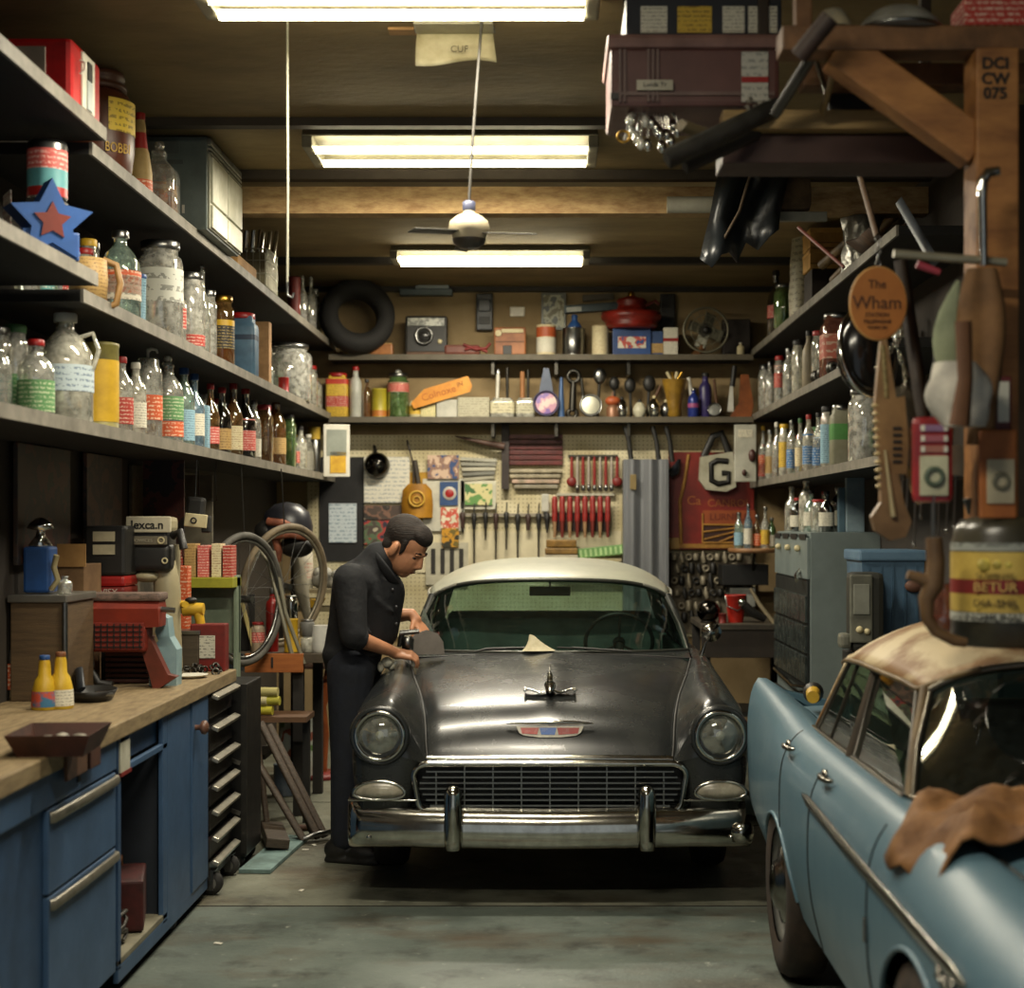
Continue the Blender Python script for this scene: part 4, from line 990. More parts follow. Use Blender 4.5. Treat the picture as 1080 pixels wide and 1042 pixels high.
def second_row(where, z, x, y0, y1, step, hs, grp, seed):
    rr = random.Random(seed); y = y0; i = 0
    kinds = (('wine', CLEAR, 'clear long-necked bottle'), ('round', DUSTY, 'dusty round bottle'), ('jar', SILV, 'silvery jar'), ('round', CLEAR, 'clear round bottle'), ('tall', TEAL, 'pale teal bottle'), ('jar', DUSTY, 'dusty jar'), ('wine', AMBER, 'amber bottle'), ('square', CLEAR, 'clear square flask'))
    while y < y1:
        k, m_, d = kinds[(i * 5 + i // 3) % 8]; cp = 'srkwsybsg'[(i * 4) % 9]; h = rr.uniform(*hs); r = rr.uniform(.036, .05)
        item(k, (x + rr.uniform(-.02, .02), y, z), h, r, m_, f'{d} in second row, {ordinal(i)} from near end, {where}', cap=C[cp], label=list(PR.values())[(i * 7) % 12] if i % 3 else None, liquid=list(LIQ.values())[(i * 3) % 10] if i % 2 else None, lq=.3 + .3 * rr.random(), group=grp, top='ball' if i % 4 == 2 else None, n=14)
        y += step * (y / 8); i += 1
second_row(LSH['low'], ZL['low'], -1.985, 5.6, 12.2, .118, (.25, .34), 'second row on the lowest bench shelf', 5)
second_row(LSH['mid'], ZL['mid'], -1.99, 6.0, 12.2, .125, (.26, .36), 'second row on the middle bench shelf', 8)
# things on the top shelf
zt = ZL['top']
t = thing('drink_dispenser', 'red metal dispenser box with white front panel on the top shelf end', 'dispenser', (-1.905, 5.69, 3.20))
m = MB(); m.box((0, 0, .145), (.44, .36, .29), None, .02); m.build('case', M('#b3181a', .35, 0, '#8f1214', 7), t)
B((.223, -.0, .145), (.012, .15, .25), 'front_panel', M('#d0cbb8', .5), t, .004); B((.231, .0, .20), (.008, .05, .08), 'slot', BLACK, t); B((.231, 0, .09), (.006, .06, .13), 'chute', M('#a9b0ac', .4), t)
B((-.02, -.183, .14), (.30, .008, .22), 'side_plate', M('#8a7d70', .5), t, .003); B((-.09, -.19, .14), (.14, .008, .2), 'side_print', picture(['#d8cbb4', '#c2604a', '#e0d8c4', '#b0a48c'], 9), t)
m = MB(); m.tube([(.232, -.12, .15), (.25, -.12, .17), (.25, -.12, .2), (.232, -.12, .21)], .006, 6); m.build('handle', WHITE, t)
t.scale = (1, 1, .80)
t = thing('barrel_jar', 'round brown barrel jar with yellow label beside the red dispenser', 'jar', (-1.885, 6.55, zt))
t.scale = (.86, .86, .97)
m = MB(); m.lathe([(.13, 0), (.15, .02), (.165, .12), (.165, .30), (.14, .36), (.11, .38)], 28); m.build('barrel', M('#5d2d18', .4, 0, '#40200f', 6), t)
m = MB(); m.lathe([(.115, .38), (.13, .385), (.13, .405), (.10, .42), (.12, .43), (.115, .46), (.0, .465)], 24); m.build('lid', M('#4b2a1a', .5), t)
m = MB(); m.rings([[(.168 * cos(a), .168 * sin(a), z) for a in [radians(-60 + 8 * i) for i in range(10)]] for z in (.19, .33)], False); m.build('label', printed('#d6b73a', '#4c3514', 45, 40), t)
text('BOBBI', .06, M('#cfa33a', .5), t, (.12, -.118, .115), (90, 0, 42), sx=.8)
item('cone', (-1.83, 6.99, zt), .38, .055, M('#b59a62', .6, 0, '#977d4a', 6), 'slim tan bottle with long red neck on the top shelf', label=PR['orange'], lz=(.05,.25), cap=RED, band=(RED, .62, .97))
item('square', (-1.84, 7.37, zt), .32, .085, CLEAR, 'square clear bottle of amber liquid on the top shelf', liquid=LIQ['orange'], lq=.5, top='ball')
t = thing('metal_cabinet', 'large grey steel parts cabinet with pale drawer front on the top shelf', 'cabinet', (-1.88, 8.03, zt + .0))
cz = .455
m = MB(); m.box((-.015, 0, cz/2), (.44, .78, cz), None, .006); m.build('carcass', M('#6b7672', .45, .1, '#59635f', 5), t)
B((.21, 0, .19), (.012, .76, .36), 'front_plate', M('#b9b8a6', .5, 0, '#9a9988', 5), t)
for k, (y, z, w, hh) in enumerate(((-.19, .25, .35, .22), (.19, .25, .35, .22), (-.19, .07, .35, .11), (.19, .07, .35, .11))):
    d = B((.222, y, z), (.016, w, hh), 'drawer', M('#dedccb', .45, 0, '#bdbba6', 5), t, .004); q = MB(); q.ball((.018, .0, .02), .014, 10, 8); q.build('knob', STEEL, d)
for k in range(3): B((.214, 0, .375 + .022 * k), (.02, .76, .012), 'louvre', M('#a5a494', .45), t, .003)
for y in (-.26, 0, .26): B((.20, y, .435), (.05, .25, .035), 'top_bin', M('#6b6a60', .5), t, .012)
B((-.05, -.392, .40), (.24, .006, .06), 'panel_frame', M('#59605c', .5), t); B((-.05, -.392, .33), (.28, .006, .02), 'panel_rail', M('#59605c', .5), t); B((.09, -.392, .10), (.012, .006, .04), 'price_tag', WHITE, t)
t = thing('wire_basket', 'wire basket of cut rods on the top shelf beyond the grey cabinet', 'basket', (-1.83, 9.7, zt))
m = MB(); 
for z in (0.01, .09, .17, .24):
    m.tube([(-.1, -.16, z), (.11, -.16, z), (.11, .16, z), (-.1, .16, z)], .004, 5, True)
for i in range(9): m.tube([(.11, -.16 + .04 * i, 0), (.11, -.16 + .04 * i, .24)], .003, 4); 
for i in range(6): m.tube([(-.1 + .04 * i, -.16, 0), (-.1 + .04 * i, -.16, .24)], .003, 4)
m.build('basket_wire', M('#a9a48e', .4, .4), t); B((0, 0, .12), (.18, .30, .2), 'liner', M('#8f8769', .8, 0, '#74694f', 12), t)
for i in range(6):
    a = -.06 + .03 * i; o = MB(); q0 = Vector((a, .05 * ((i % 3) - 1), .12)); q1 = q0 + Vector((.03 + .02 * i % 3 * .01, -.06 + .02 * i, .24 + .015 * (i % 3))); o.tube([q0, q1], .013, 10)
    o = o.build('chrome_pipe', CHROME, None, t.location); tag(o, f'short chrome pipe in the wire basket, {ordinal(i)} of the fan', 'pipe', 'chrome pipes in the wire basket')
tag(B((-1.80, 8.95, zt + .03), (.14, .55, .06), 'flat_box', CARD, None, .005), 'flat tan box lying on the top shelf edge below the cabinet', 'box')
for i, (px, top, w, kind, mat, kw, lab) in enumerate([
  (310, 292, 14, 'can', M('#7a2a20', .6, 0, '#5a1e18', 8), {}, 'dark red tin on the top shelf beside the wire basket'),
  (319, 291, 11, 'wine', SILV, {}, 'white milky bottle nearest the dark red tin on the top shelf'),
  (328, 292, 12, 'wine', SILV, {}, 'white milky bottle in the middle of the top shelf trio'),
  (338, 305, 14, 'round', SILV, {}, 'short white flask at the end of the top shelf trio'),
  (346, 332, 10, 'box', M('#d3c92c', .5), {}, 'small bright yellow box beside the big tyre')]):
    x = -1.84; y = min(12.3, along(px, x)); s = FPX / y; h = max(.05, (CY - (zt - H) * s - top) / s); item(kind, (x, y, zt), h, w/2/s, mat, lab, **kw)
# near shelf end
t = thing('paint_can', 'silver tin with blue and red print on the short shelf end', 'can', (-2.06, 6.05 - 1.0, 2.64))
m = MB(); m.lathe([(.068, 0), (.07, .005), (.07, .15), (.066, .16), (.06, .155), (.0, .155)], 24); m.build('tin', STEEL, t)
for z0, z1, c in ((.005, .03, RED), (.03, .08, M('#5a9a9c', .5)), (.08, .135, PR['pink'])):
    m = MB(); m.lathe([(.0712, z0), (.0712, z1)], 24, caps=(False, False)); m.build('print_band', c, t)
t.location = (-1.82, 5.665, 2.64 + .25); t.scale = (1, 1, 1.3)
tag(B((-1.82, 5.665, 2.64 + .125), (.12, .12, .248), 'tin_stand', BLACK, None, .006), 'dark box under the silver tin on the short shelf end', 'box')
t = thing('star_box', 'blue display box with star-shaped cutout on the short shelf end', 'box', (-1.755, 5.47, 2.64))
SB = M('#2f5fa8', .45, 0, '#27508c', 6)
m = MB(); st = []
for i in range(10):
    a = pi/2 + pi * i / 5; rr = .15 if i % 2 == 0 else .075; st.append((rr * cos(a), .13 + rr * sin(a)))
m.T = Matrix.Rotation(radians(35), 4, 'Z'); m.prism(st, .10); m.box((0, .02, .05), (.2, .12, .1), None, .008); m.build('star_case', SB, t)
m = MB(); m.T = Matrix.Rotation(radians(35), 4, 'Z'); m.prism([(x * .45, .13 + (z - .13) * .45) for x, z in st], .11); m.build('star_window', M('#7d2f22', .5), t)
tag(B((-1.97, 5.68, 2.64 + .14), (.005, .13, .28), 'price_card', printed('#cfc6b8', '#9c4a48', 50, 40), None, rot=(0, 0, 30)), 'pale printed price card behind the blue star box', 'card')
item('wine', (-2.04, 5.45, 2.64), .30, .05, DARKG, 'dark wine bottle behind the price card')
t = thing('wooden_mug', 'barrel shaped mug with bent wood handle at the start of the middle bench shelf', 'mug', (-1.80, 6.10, 2.587))
m = MB(); m.lathe([(.05, 0), (.07, .01), (.075, .08), (.07, .16), (.06, .165)], 20); m.build('mug', PR['tan'], t)
m = MB(); m.tube([(.04, .06, .17), (.09, .07, .15), (.105, .07, .08), (.09, .07, .0), (.05, .06, -.02)], .014, 10, flat=(1, 1.4)); m.build('handle', M('#a07a48', .5), t)
# round scales dial hung at the shelf end, near the corner
t = thing('photo_card', 'white framed card with yellow picture hung on the lowest shelf end', 'card', P(355, 503, 11.9))
m = MB(); m.box((0, 0, .20), (.20, .02, .40), None, .008); m.build('frame', WHITE, t); B((0, -.012, .26), (.15, .006, .2), 'picture_top', M('#8f9488', .5), t); B((.01, -.012, .11), (.12, .006, .16), 'picture_yellow', M('#d3a928', .5, 0, '#b98a1c', 12), t)
t.rotation_euler = (0, 0, radians(12))
# ------------------------------------------------------------------ blue workbench, tool chest
BP = M('#3f5a7a', .45, 0, '#304761', 5., .45, .25); BPD = M('#304b6c', .5, 0, '#22374f', 6., .45, .25)
PULL = M('#8f8a7c', .35, .6, '#6b675c', 14., .45, .2)
WX = -1.57
wk = thing('workbench', 'blue steel workbench cabinet with drawers, open bay and narrow door', 'workbench', (WX, 4.2, 0))
D = .60
def fb(y0, y1, z0, z1, name, mat=BP, dep=.02, parent=wk, off=0., bev=.004):
    return B((-dep/2 + off, (y0 + y1)/2 - 4.2, (z0 + z1)/2), (dep, y1 - y0, z1 - z0), name, mat, parent, bev)
fb(4.2, 5.69, .09, .94, 'drawer_case', BPD, D, off=-.02)
fb(4.25, 5.67, .83, .935, 'top_rail')
for z0, z1, zh in ((.555, .82, .795), (.10, .545, .52)):
    d = fb(4.9, 5.66, z0, z1, 'drawer'); q = MB(); q.tube([(.0, -.365, 0), (.012, -.36, 0), (.014, 0, 0), (.012, .36, 0), (0, .365, 0)], .019, 8, flat=(1., .5))
    q.build('drawer_pull', PULL, d, (.0, (4.9 + 5.66)/2 - 4.2, zh))
q = MB(); q.box((.005, 0, 0), (.008, .02, .05), None, .003); q.build('keyhole_plate', BLACK, wk, (0, 5.2 - 4.2, .885))
fb(5.69, 5.73, .09, .94, 'bay_post', BPD); fb(6.35, 6.42, .09, .94, 'bay_post', BP)
fb(5.69, 6.42, .80, .825, 'bay_rail')
B((.004, 5.76 - 4.2, .865), (.006, .13, .11), 'white_card', M('#b9b6a4', .7, 0, '#9c9986', 9), wk); fb(5.95, 6.36, .83, .935, 'shallow_drawer', BPD, off=-.03)
B((.004, 5.77 - 4.2, .802), (.01, .14, .014), 'rust_strip', DRED, wk)
fb(5.69, 6.42, .105, .13, 'bay_floor', M('#7c7764', .7, 0, '#5d5847', 6), D - .02)
B((-D + .03, 6.05 - 4.2, .5), (.02, .74, .8), 'bay_back', BLACK, wk); fb(6.37, 6.41, .10, .94, 'bay_side', M('#1c222b', .7), D - .03, off=-.03)  # bay side coloured near-black, painting in the shade inside the open bay
fb(5.69, 7.17, .045, .105, 'plinth', BP)
fb(6.42, 6.83, .10, .94, 'side_panel'); fb(6.42, 7.17, .10, .94, 'rear_case', BPD, D, off=-.022)
dr = fb(6.85, 7.16, .10, .94, 'door', BP, .022, off=.006); q = MB(); q.lathe([(.012, 0), (.012, .02), (.03, .03), (.032, .045), (.02, .056), (.004, .058)], 18, rot=(0, 90, 0)); q.build('door_knob', M('#6b4a3a', .4), dr, (.006, 6.90 - 4.2, .82))
def caster(par, loc, r=.055, lab='caster'):
    c = thing_part(lab, par); c.location = loc
    q = MB(); q.lathe([(r * .6, -.022), (r, -.016), (r, .016), (r * .6, .022)], 24, rot=(90, 0, 0)); q.build('caster_wheel', M('#2b2a28', .6), c, (0, 0, r))
    q = MB(); q.lathe([(r * .55, -.024), (r * .5, .024)], 16, rot=(90, 0, 0)); q.build('caster_hub', GREY, c, (0, 0, r))
    q = MB(); q.box((0, -.028, r * 1.3), (.03, .005, r * 1.7)).box((0, .028, r * 1.3), (.03, .005, r * 1.7)).box((0, 0, r * 2.1), (.05, .07, .006)); q.build('caster_fork', STEEL, c)
for y in (4.5, 6.62): caster(wk, (-.04, y - 4.2, -.0), .026)
wt = thing('worktop', 'long worn wooden worktop over the blue bench and tool chest', 'worktop', (-1.88, 5.96, .94))
WOODT = wood('#94815f', '#6a583c', 6., (6, 1.2, 6), .6, .1)
B((0, 0, .03), (.66, 3.56, .06), 'top_board', WOODT, wt, .006)
tc = thing('tool_chest', 'black tool chest with stacked shallow drawers at the end of the blue bench', 'tool chest', (WX, 7.45, 0))
B((-.30, 0, .52), (.56, .54, .83), 'chest_case', BLACK, tc, .01)
for i, (z, h) in enumerate(((.93, .12), (.785, .13), (.64, .12), (.51, .10), (.395, .10), (.275, .11), (.165, .10))):
    d = B((-.012, 0, z - h/2), (.03, .52, h * .86), 'drawer', M('#1c1a19', .4, 0, '#3a1714', 9., .35, .1), tc, .004)
    q = MB(); q.box((.03, 0, z - .01), (.035, .51, .02), (0, 24, 0), .005); q.build('drawer_pull', M('#b3ae9f', .3, .7, '#8a8578', 10, .45, .2), d)
for y, rr in ((-.2, .055), (.2, .05)): caster(tc, (.0, y, 0), rr)
lk = thing('side_locker', 'tall dark steel locker standing beyond the tool chest', 'locker', (-1.50, 7.98, 0))
B((-.33, 0, .49), (.64, .40, .86), 'locker_body', M('#1d1c1a', .45, .3), lk, .008); B((-.02, -.205, .5), (.03, .012, .84), 'corner_post', M('#34322e', .4, .5), lk)
for z in (.3, .55): B((-.1, -.206, z), (.13, .01, .02), 'latch', M('#77736a', .4, .5), lk, rot=(0, 20, 0))
for y in (-.14, .14): caster(lk, (-.06, y, 0), .03)
# in the open bay
t = thing('red_toolbox', 'red metal box lying in the open bay of the blue bench', 'toolbox', (-1.70, 6.17, .13), 12)
B((0, 0, .115), (.2, .26, .20), 'box_body', M('#4a1512', .6, 0, '#2c0d0b', 8), t, .01, rot=(4, 0, 0)); q = MB(); q.tube([(0, -.1, .21), (.0, -.08, .26), (0, .08, .26), (0, .1, .21)], .01, 8); q.build('handle', M('#8a5a2c', .5), t)
t = thing('cable_coil', 'loose coil of wire on the floor of the open bay', 'cable', (-1.72, 5.90, .135))
m = MB(); m.tube([((.11 + .01 * sin(3*a)) * cos(a), (.12 + .012 * cos(2*a)) * sin(a), .012 + .10 * (a / 30) + .02 * sin(2.3*a)) for a in [i * .35 for i in range(75)]], .007, 6); m.build('wire', M('#4a4640', .5, .3), t)
t = thing('steel_pipe', 'short bright pipe lying at the front of the open bay', 'pipe', (-1.64, 5.80, .14)); m = MB(); m.cyl((0, -.08, .02), (.0, .08, .02), .018); m.build('pipe', STEEL, t)
# ------------------------------------------------------------------ goods on the bench
def onbench(px, py, z=1.0):
    s = (py - CY) / (H - z); return Vector(((px - CX) / s, FPX / s, z)), s
# brown leather tray at the near edge
p, s = onbench(68, 792); t = thing('leather_tray', 'worn brown tray of scraps at the near end of the worktop', 'tray', (p.x - .01, p.y, 1.0), 4)
m = MB(); k = [(-.13, -.16), (.12, -.16), (.12, .16), (-.13, .16)]
m.rings([[(x * a, y * a, z) for x, y in k] for a, z in ((.80, .0), (1, .07), (1.03, .07), (.84, .012))], True, (True, True), False); m.build('tray', M('#4a2618', .5, 0, '#30170e', 7), t)
for i in range(5):
    q = MB(); q.ball((0, 0, 0), (.035, .022, .018), 10, 6, (10 * i, 0, 40 * i)); q.build('scrap', M('#a19a88', .6, 0, '#6c655a', 20), t, (-.07 + .032 * i, -.08 + .03 * ((i * 2) % 5), .035))
t = thing('leather_strap', 'brown leather flap folded over the front of the worktop', 'leather', (-1.545, 5.0, .93)); B((0, .1, .01), (.012, .22, .09), 'flap', M('#5b3a20', .7, 0, '#3f2614', 8), t, .005); B((.0, .30, .01), (.014, .12, .09), 'wrap', M('#452313', .6), t, .005)
for i, (px, py, hh, w, c1, lab) in enumerate(((47, 748, .20, .05, '#c9a72c', 'yellow squeeze bottle with blue band, nearer the camera on the bench'), (64, 747, .21, .05, '#d3b238', 'yellow squeeze bottle with tapered neck, second on the bench'))):
    p, s = onbench(px, py); o = item('cone', (p.x, p.y, 1.0), hh, w, M(c1, .4, 0, '#b8921e', 8), lab, cap=M('#7a4a2a', .5) if i else BLUE, label=M('#3f7396', .5, 0, '#c2503a', 14., .5, .05) if not i else PR['white'], lz=(.06, .36))
p, s = onbench(70, 738); item('wine', (p.x - .22, p.y, 1.0), .30, .04, DARKG, 'dark bottle with orange band behind the yellow squeeze bottles', cap=BLACK, label=PR['orange'])
p, s = onbench(97, 738); t = thing('oil_pan', 'black plastic pan with curved handle beside the yellow bottles', 'pan', (p.x, p.y, 1.0), 15)
m = MB(); m.rings([[(.10 * a * cos(i * pi / 10), .15 * a * sin(i * pi / 10), z) for i in range(20)] for a, z in ((.8, 0), (1, .045), (1.02, .045), (.85, .012))], True, (True, True)); m.build('pan', BLACK, t)
m = MB(); m.tube([(-.05, .1, .03), (-.06, .06, .11), (-.05, -.02, .12), (-.04, -.08, .05)], .022, 10, flat=(1, .6)); m.build('handle', M('#20242a', .4), t)
q = MB(); q.box((.05, -.06, .03), (.05, .10, .012), (0, 0, 20), .005); q.build('steel_insert', STEEL, t)
p, s = onbench(75, 712); t = thing('leather_wedge', 'small brown leather wedge standing behind the black pan', 'leather', (p.x, p.y, 1.0))
m = MB(); m.prism([(-.13, .10), (.12, .11), (.02, .0), (-.08, .0)], .08); m.build('wedge', M('#4b2b1c', .6), t)
# big crate with steel top
t = thing('wooden_crate', 'brown wooden crate with steel edged lid at the near end of the bench', 'crate', (-2.07, 6.52, 1.0))
B((0, 0, .20), (.22, .40, .40), 'crate_body', wood('#5d4a31', '#453522', 6, (1, 1, 10)), t, .005); B((0, 0, .415), (.24, .42, .03), 'steel_lid', M('#77746c', .4, .6), t, .004); q = MB(); q.tube([(.112, -.205, 0), (.112, -.205, .40)], .012, 8); q.build('corner_bar', STEEL, t)
t = thing('blue_lantern', 'blue railway lantern with chrome cap on the wooden crate', 'lantern', (-2.10, 6.45, 1.43))
B((0, 0, .10), (.11, .11, .19), 'lantern_body', BLUE, t, .012); q = MB(); q.lathe([(.04, .19), (.05, .2), (.02, .24), (.015, .26), (.055, .27), (.045, .29), (.02, .31), (.004, .315)], 18); q.build('chrome_cap', CHROME, t); q = MB(); q.tube([(.06, -.05, .02), (.09, -.06, .06), (.07, -.05, .11), (.085, -.06, .16)], .012, 8); q.build('spring', M('#b0a278', .4, .4), t)
item('round', (-1.99, 6.42, 1.43), .07, .03, CLEAR, 'small clear flask on the wooden crate beside the lantern', cap=STEEL)
t = thing('cardboard_box', 'tall open cardboard box standing behind the red grinder', 'box', (-2.12, 7.0, 1.0)); B((0, 0, .27), (.15, .27, .54), 'carton', M('#7a5d3d', .8, 0, '#63492e', 8), t, .004); B((0, -.14, .58), (.17, .006, .10), 'flap', CARD, t)
# red grinder head on slanted foot
t = thing('bench_grinder', 'orange-red machine head on a slanted leg standing on the bench', 'machine', (-1.73, 6.86, 1.0))
RM = M('#8f2f1c', .5, 0, '#6b2315', 6, .5, .2)
m = MB(); m.rings([[(-.30, y, z) for y, z in ((-.07, .25), (.07, .25), (.085, .35), (.05, .40), (-.05, .40), (-.085, .35))], [(.03, y, z) for y, z in ((-.06, .27), (.06, .27), (.075, .35), (.05, .39), (-.05, .39), (-.075, .35))]], True, (True, True), False); m.build('head', RM, t)
B((-.13, 0, .40), (.34, .15, .035), 'ribbed_cover', M('#7d655a', .5, 0, '#4d443c', 30, .5, .1, 0, 60, 0, (1, 14, 1)), t, .012); B((-.16, -.078, .23), (.26, .01, .12), 'grille_panel', M('#7a2415', .6), t, .003)
B((-.16, 0, .22), (.27, .14, .12), 'motor_box', RM, t, .02)
q = MB()
for i in range(9): q.box((-.27 + .028 * i, -.085, .23), (.004, .006, .11))
for i in range(5): q.box((-.16, -.085, .185 + .022 * i), (.25, .006, .004))
q.build('mesh_bars', BLACK, t)
q = MB(); q.cyl((.02, -.02, .345), (.09, -.02, .34), .012); q.build('spindle', STEEL, t)
q = MB(); q.prism([(-.10, .30), (-.055, .30), (.06, .06), (.10, .05), (.025, .0), (-.005, .0), (-.02, .06)], .06); q.build('leg', M('#6b2a1a', .55, 0, '#53200f', 8), t)
q = MB(); q.tube([(-.29, .0, .18), (-.28, -.02, .08), (-.24, -.03, .02), (-.18, -.03, .012)], .02, 8); q.build('hose', BLACK, t)
t = thing('ribbed_radiator', 'dark reddish ribbed radiator block under the orange-red machine', 'radiator', (-1.90, 7.08, 1.0))
m = MB(); 
for i in range(9): m.box((0, 0, .012 + .024 * i), (.20, .10, .016), None, .004)
m.build('ribs', M('#4b2a22', .5, .2), t); B((0, .01, .1), (.16, .07, .2), 'core', BLACK, t)
# drill press: cream column, black head with white plate
t = thing('drill_press', 'tall cream and black drill press with white name plate on the bench', 'machine', (-1.85, 7.42, 1.0))
CRM = M('#a89e7f', .45, 0, '#857b5e', 5, .5, .25)
m = MB(); m.tube([(.02, .02, .02), (.02, .02, .25), (.03, .02, .40), (.02, .02, .52), (-.03, .02, .58)], [.085, .075, .065, .06, .05], 14); m.tube([(.06, .03, .0), (.07, .03, .62)], .022, 8); m.ball((-.06, 0, .47), (.08, .07, .03), 14, 8); m.build('column', CRM, t)
q = MB(); q.box((-.03, 0, .56), (.20, .17, .13), None, .03, 3).box((-.035, 0, .65), (.19, .17, .10), None, .02, 3); q.build('head', BLACK, t)
B((-.03, -.09, .715), (.21, .02, .075), 'name_plate', M('#c3baa0', .5), t, .006); B((-.03, 0, .715), (.20, .16, .07), 'head_top', CRM, t, .02); text('Iexca.n', .055, BLACK, t, (-.035, -.102, .712), (90, 0, 0), bold=.001)
B((-.03, -.09, .64), (.17, .02, .04), 'gauge_plate', M('#6d6553', .5), t, .004); q = MB(); q.torus((.03, -.102, .64), .014, .004, 18, 6, (90, 0, 0)); q.build('dial', CREAM, t); text('NOWICES', .022, M('#a9a08a', .5), t, (-.06, -.102, .64), (90, 0, 0))
q = MB(); q.tube([(.07, -.04, .66), (.11, -.06, .68), (.13, -.07, .60)], .02, 8); q.build('feed_lever', BLACK, t); q = MB(); q.torus((.045, -.09, .545), .012, .004, 16, 6, (90, 0, 0)); q.build('round_badge', CREAM, t)
B((-.0, 0, .01), (.24, .24, .02), 'foot_plate', M('#6c6655', .5, .3), t, .004); q = MB(); q.tube([(.09 + .03 * cos(a), .03 * sin(a), .335) for a in (0, 1, 2, 3)], .018, 6); q.build('yellow_guard', YELLOW, t)
t = thing('stacked_polisher', 'glossy red and black polisher with white labels behind the drill press', 'machine', (-2.10, 7.28, 1.0))
for z, h, m_, nm in ((.0, .18, BLACK, 'base'), (.18, .06, RED, 'red_tray'), (.24, .14, M('#23201e', .4), 'rib_block'), (.38, .05, DRED, 'red_plate'), (.43, .05, RED, 'red_knob'), (.48, .23, BLACK, 'upper_body')): B((0.06, 0, z + h/2), (.19, .24, h), nm, m_, t, .015)
for z, w in ((.66, .10), (.60, .10)): B((.06, -.125, z), (w, .006, .045), 'label_plate', M('#c2b898', .5), t)
text('ERVISX', .04, M('#d9cfc0', .5), t, (.06, -.124, .405), (90, 0, 0))
for z in (.27, .31, .35): B((.04, -.123, z), (.11, .006, .01), 'chrome_strip', STEEL, t)
t = thing('blue_jerrycan', 'pale blue plastic canister with cut handle on the bench', 'canister', (-1.715, 6.98, 1.0))
m = MB(); m.prism([(-.06, 0), (.06, 0), (.062, .16), (.03, .215), (.02, .30), (-.02, .32), (-.035, .24), (-.02, .2), (-.062, .15)], .10); m.build('canister', M('#8fa8ac', .4, 0, '#7a959b', 6), t)
t = thing('white_dish', 'flat white dish with a dark rim at the bench end', 'dish', (-1.685, 7.30, 1.0)); q = MB(); q.lathe([(.06, 0), (.085, .012), (.09, .016), (.075, .012), (.0, .008)], 24); q.build('dish', WHITE, t)
t = thing('wood_box', 'small plain wooden box with steel lid beside the drill press', 'box', (-1.80, 7.66, 1.0)); B((.03, 0, .09), (.13, .14, .18), 'box_body', wood('#4f4434', '#3a3124', 6), t, .004); B((.03, 0, .19), (.145, .155, .02), 'lid', STEEL, t, .004)
t = thing('red_switch_box', 'dark red box with white instruction label at the bench end', 'box', (-1.665, 7.655, 1.0)); B((0, 0, .115), (.17, .10, .23), 'case', DRED, t, .006); B((.0, -.053, .12), (.075, .006, .11), 'label', printed('#c9c6b6', '#3a3834', 90, 50), t)
t = thing('chain_heap', 'dark chain piled on the worktop before the red box', 'chain', (-1.66, 7.50, 1.0)); m = MB()
for i in range(16): m.torus((.07 * cos(i * 1.1) , .06 * sin(i * 1.7), .012 + .01 * (i % 3)), .016, .005, 12, 6, (40 * i, 25 * i, 30 * i))
m.build('chain_links', DARKSTEEL, t)
t = thing('yellow_drill', 'yellow hand drill with black chuck on the small wooden box', 'drill', (-1.755, 7.66, 1.2)); m = MB(); m.tube([(-.04, 0, .10), (.06, 0, .10)], [.035, .03], 12); m.tube([(.03, 0, .10), (.05, 0, .0)], [.026, .022], 10); m.build('drill_body', YELLOW, t); m = MB(); m.cyl((-.07, 0, .10), (-.04, 0, .10), .022); m.ball((.0, -.01, .145), (.03, .025, .015)); m.build('chuck', BLACK, t)
t = thing('amber_tool', 'orange handled tool leaning by the yellow drill', 'tool', (-1.84, 7.72, 1.2)); m = MB(); m.tube([(0, 0, 0), (.0, .01, .16)], [.02, .014], 10); m.build('handle', ORANGE, t)
# green tray shelf behind the bench, with boxes
t = thing('green_rack', 'pale green steel rack with yellow-green tray behind the bench end', 'rack', (-1.86, 8.45, 0))
GRN = M('#7c8a76', .5, 0, '#66735f', 6); B((.17, 0, .78), (.02, .10, 1.32), 'upright', GRN, t, .004); B((-.17, .0, .78), (.02, .10, 1.32), 'upright', GRN, t, .004); B((0, 0.02, 1.20), (.36, .03, .36), 'back_plate', GRN, t); B((0, -.05, 1.405), (.36, .22, .055), 'tray', M('#a3a02e', .5, 0, '#86851f', 6), t, .004); B((0, 0, .06), (.36, .25, .1), 'foot', GRN, t)
for i, (x, w, h, c, lab) in enumerate(((-.13, .06, .17, PR['red'], 'red printed box, left end of the row on the yellow-green tray'), (-.06, .06, .18, PR['tan'], 'tan printed box, second on the yellow-green tray'), (.01, .06, .17, PR['pink'], 'pink printed box, third on the yellow-green tray'), (.08, .05, .18, PR['cream'], 'cream printed box, fourth on the yellow-green tray'), (.14, .05, .17, PR['red'], 'red printed box, last on the yellow-green tray'))):
    tag(B((-1.86 + x, 8.40, 1.4325 + h/2), (w, .12, h), 'carton', c, None, .003), lab, 'box', 'printed boxes on the yellow-green tray')
for i, (x, z, c, lab) in enumerate(((-2.0, 1.0, PR['yellow'], 'yellow printed carton stacked behind the drill press, lower one'), (-1.97, 1.0, PR['orange'], 'orange printed carton behind the drill press'))):
    tag(B((x + .06 * i, 8.0 - .02 * i + .12, .92 + .29), (.09, .08, .58), 'tall_carton', c, None, .004), lab, 'box')
item('spray', (-1.93, 7.93, .95), .48, .035, PR['yellow'], 'yellow topped spray can behind the cream drill press', cap=ORANGE)
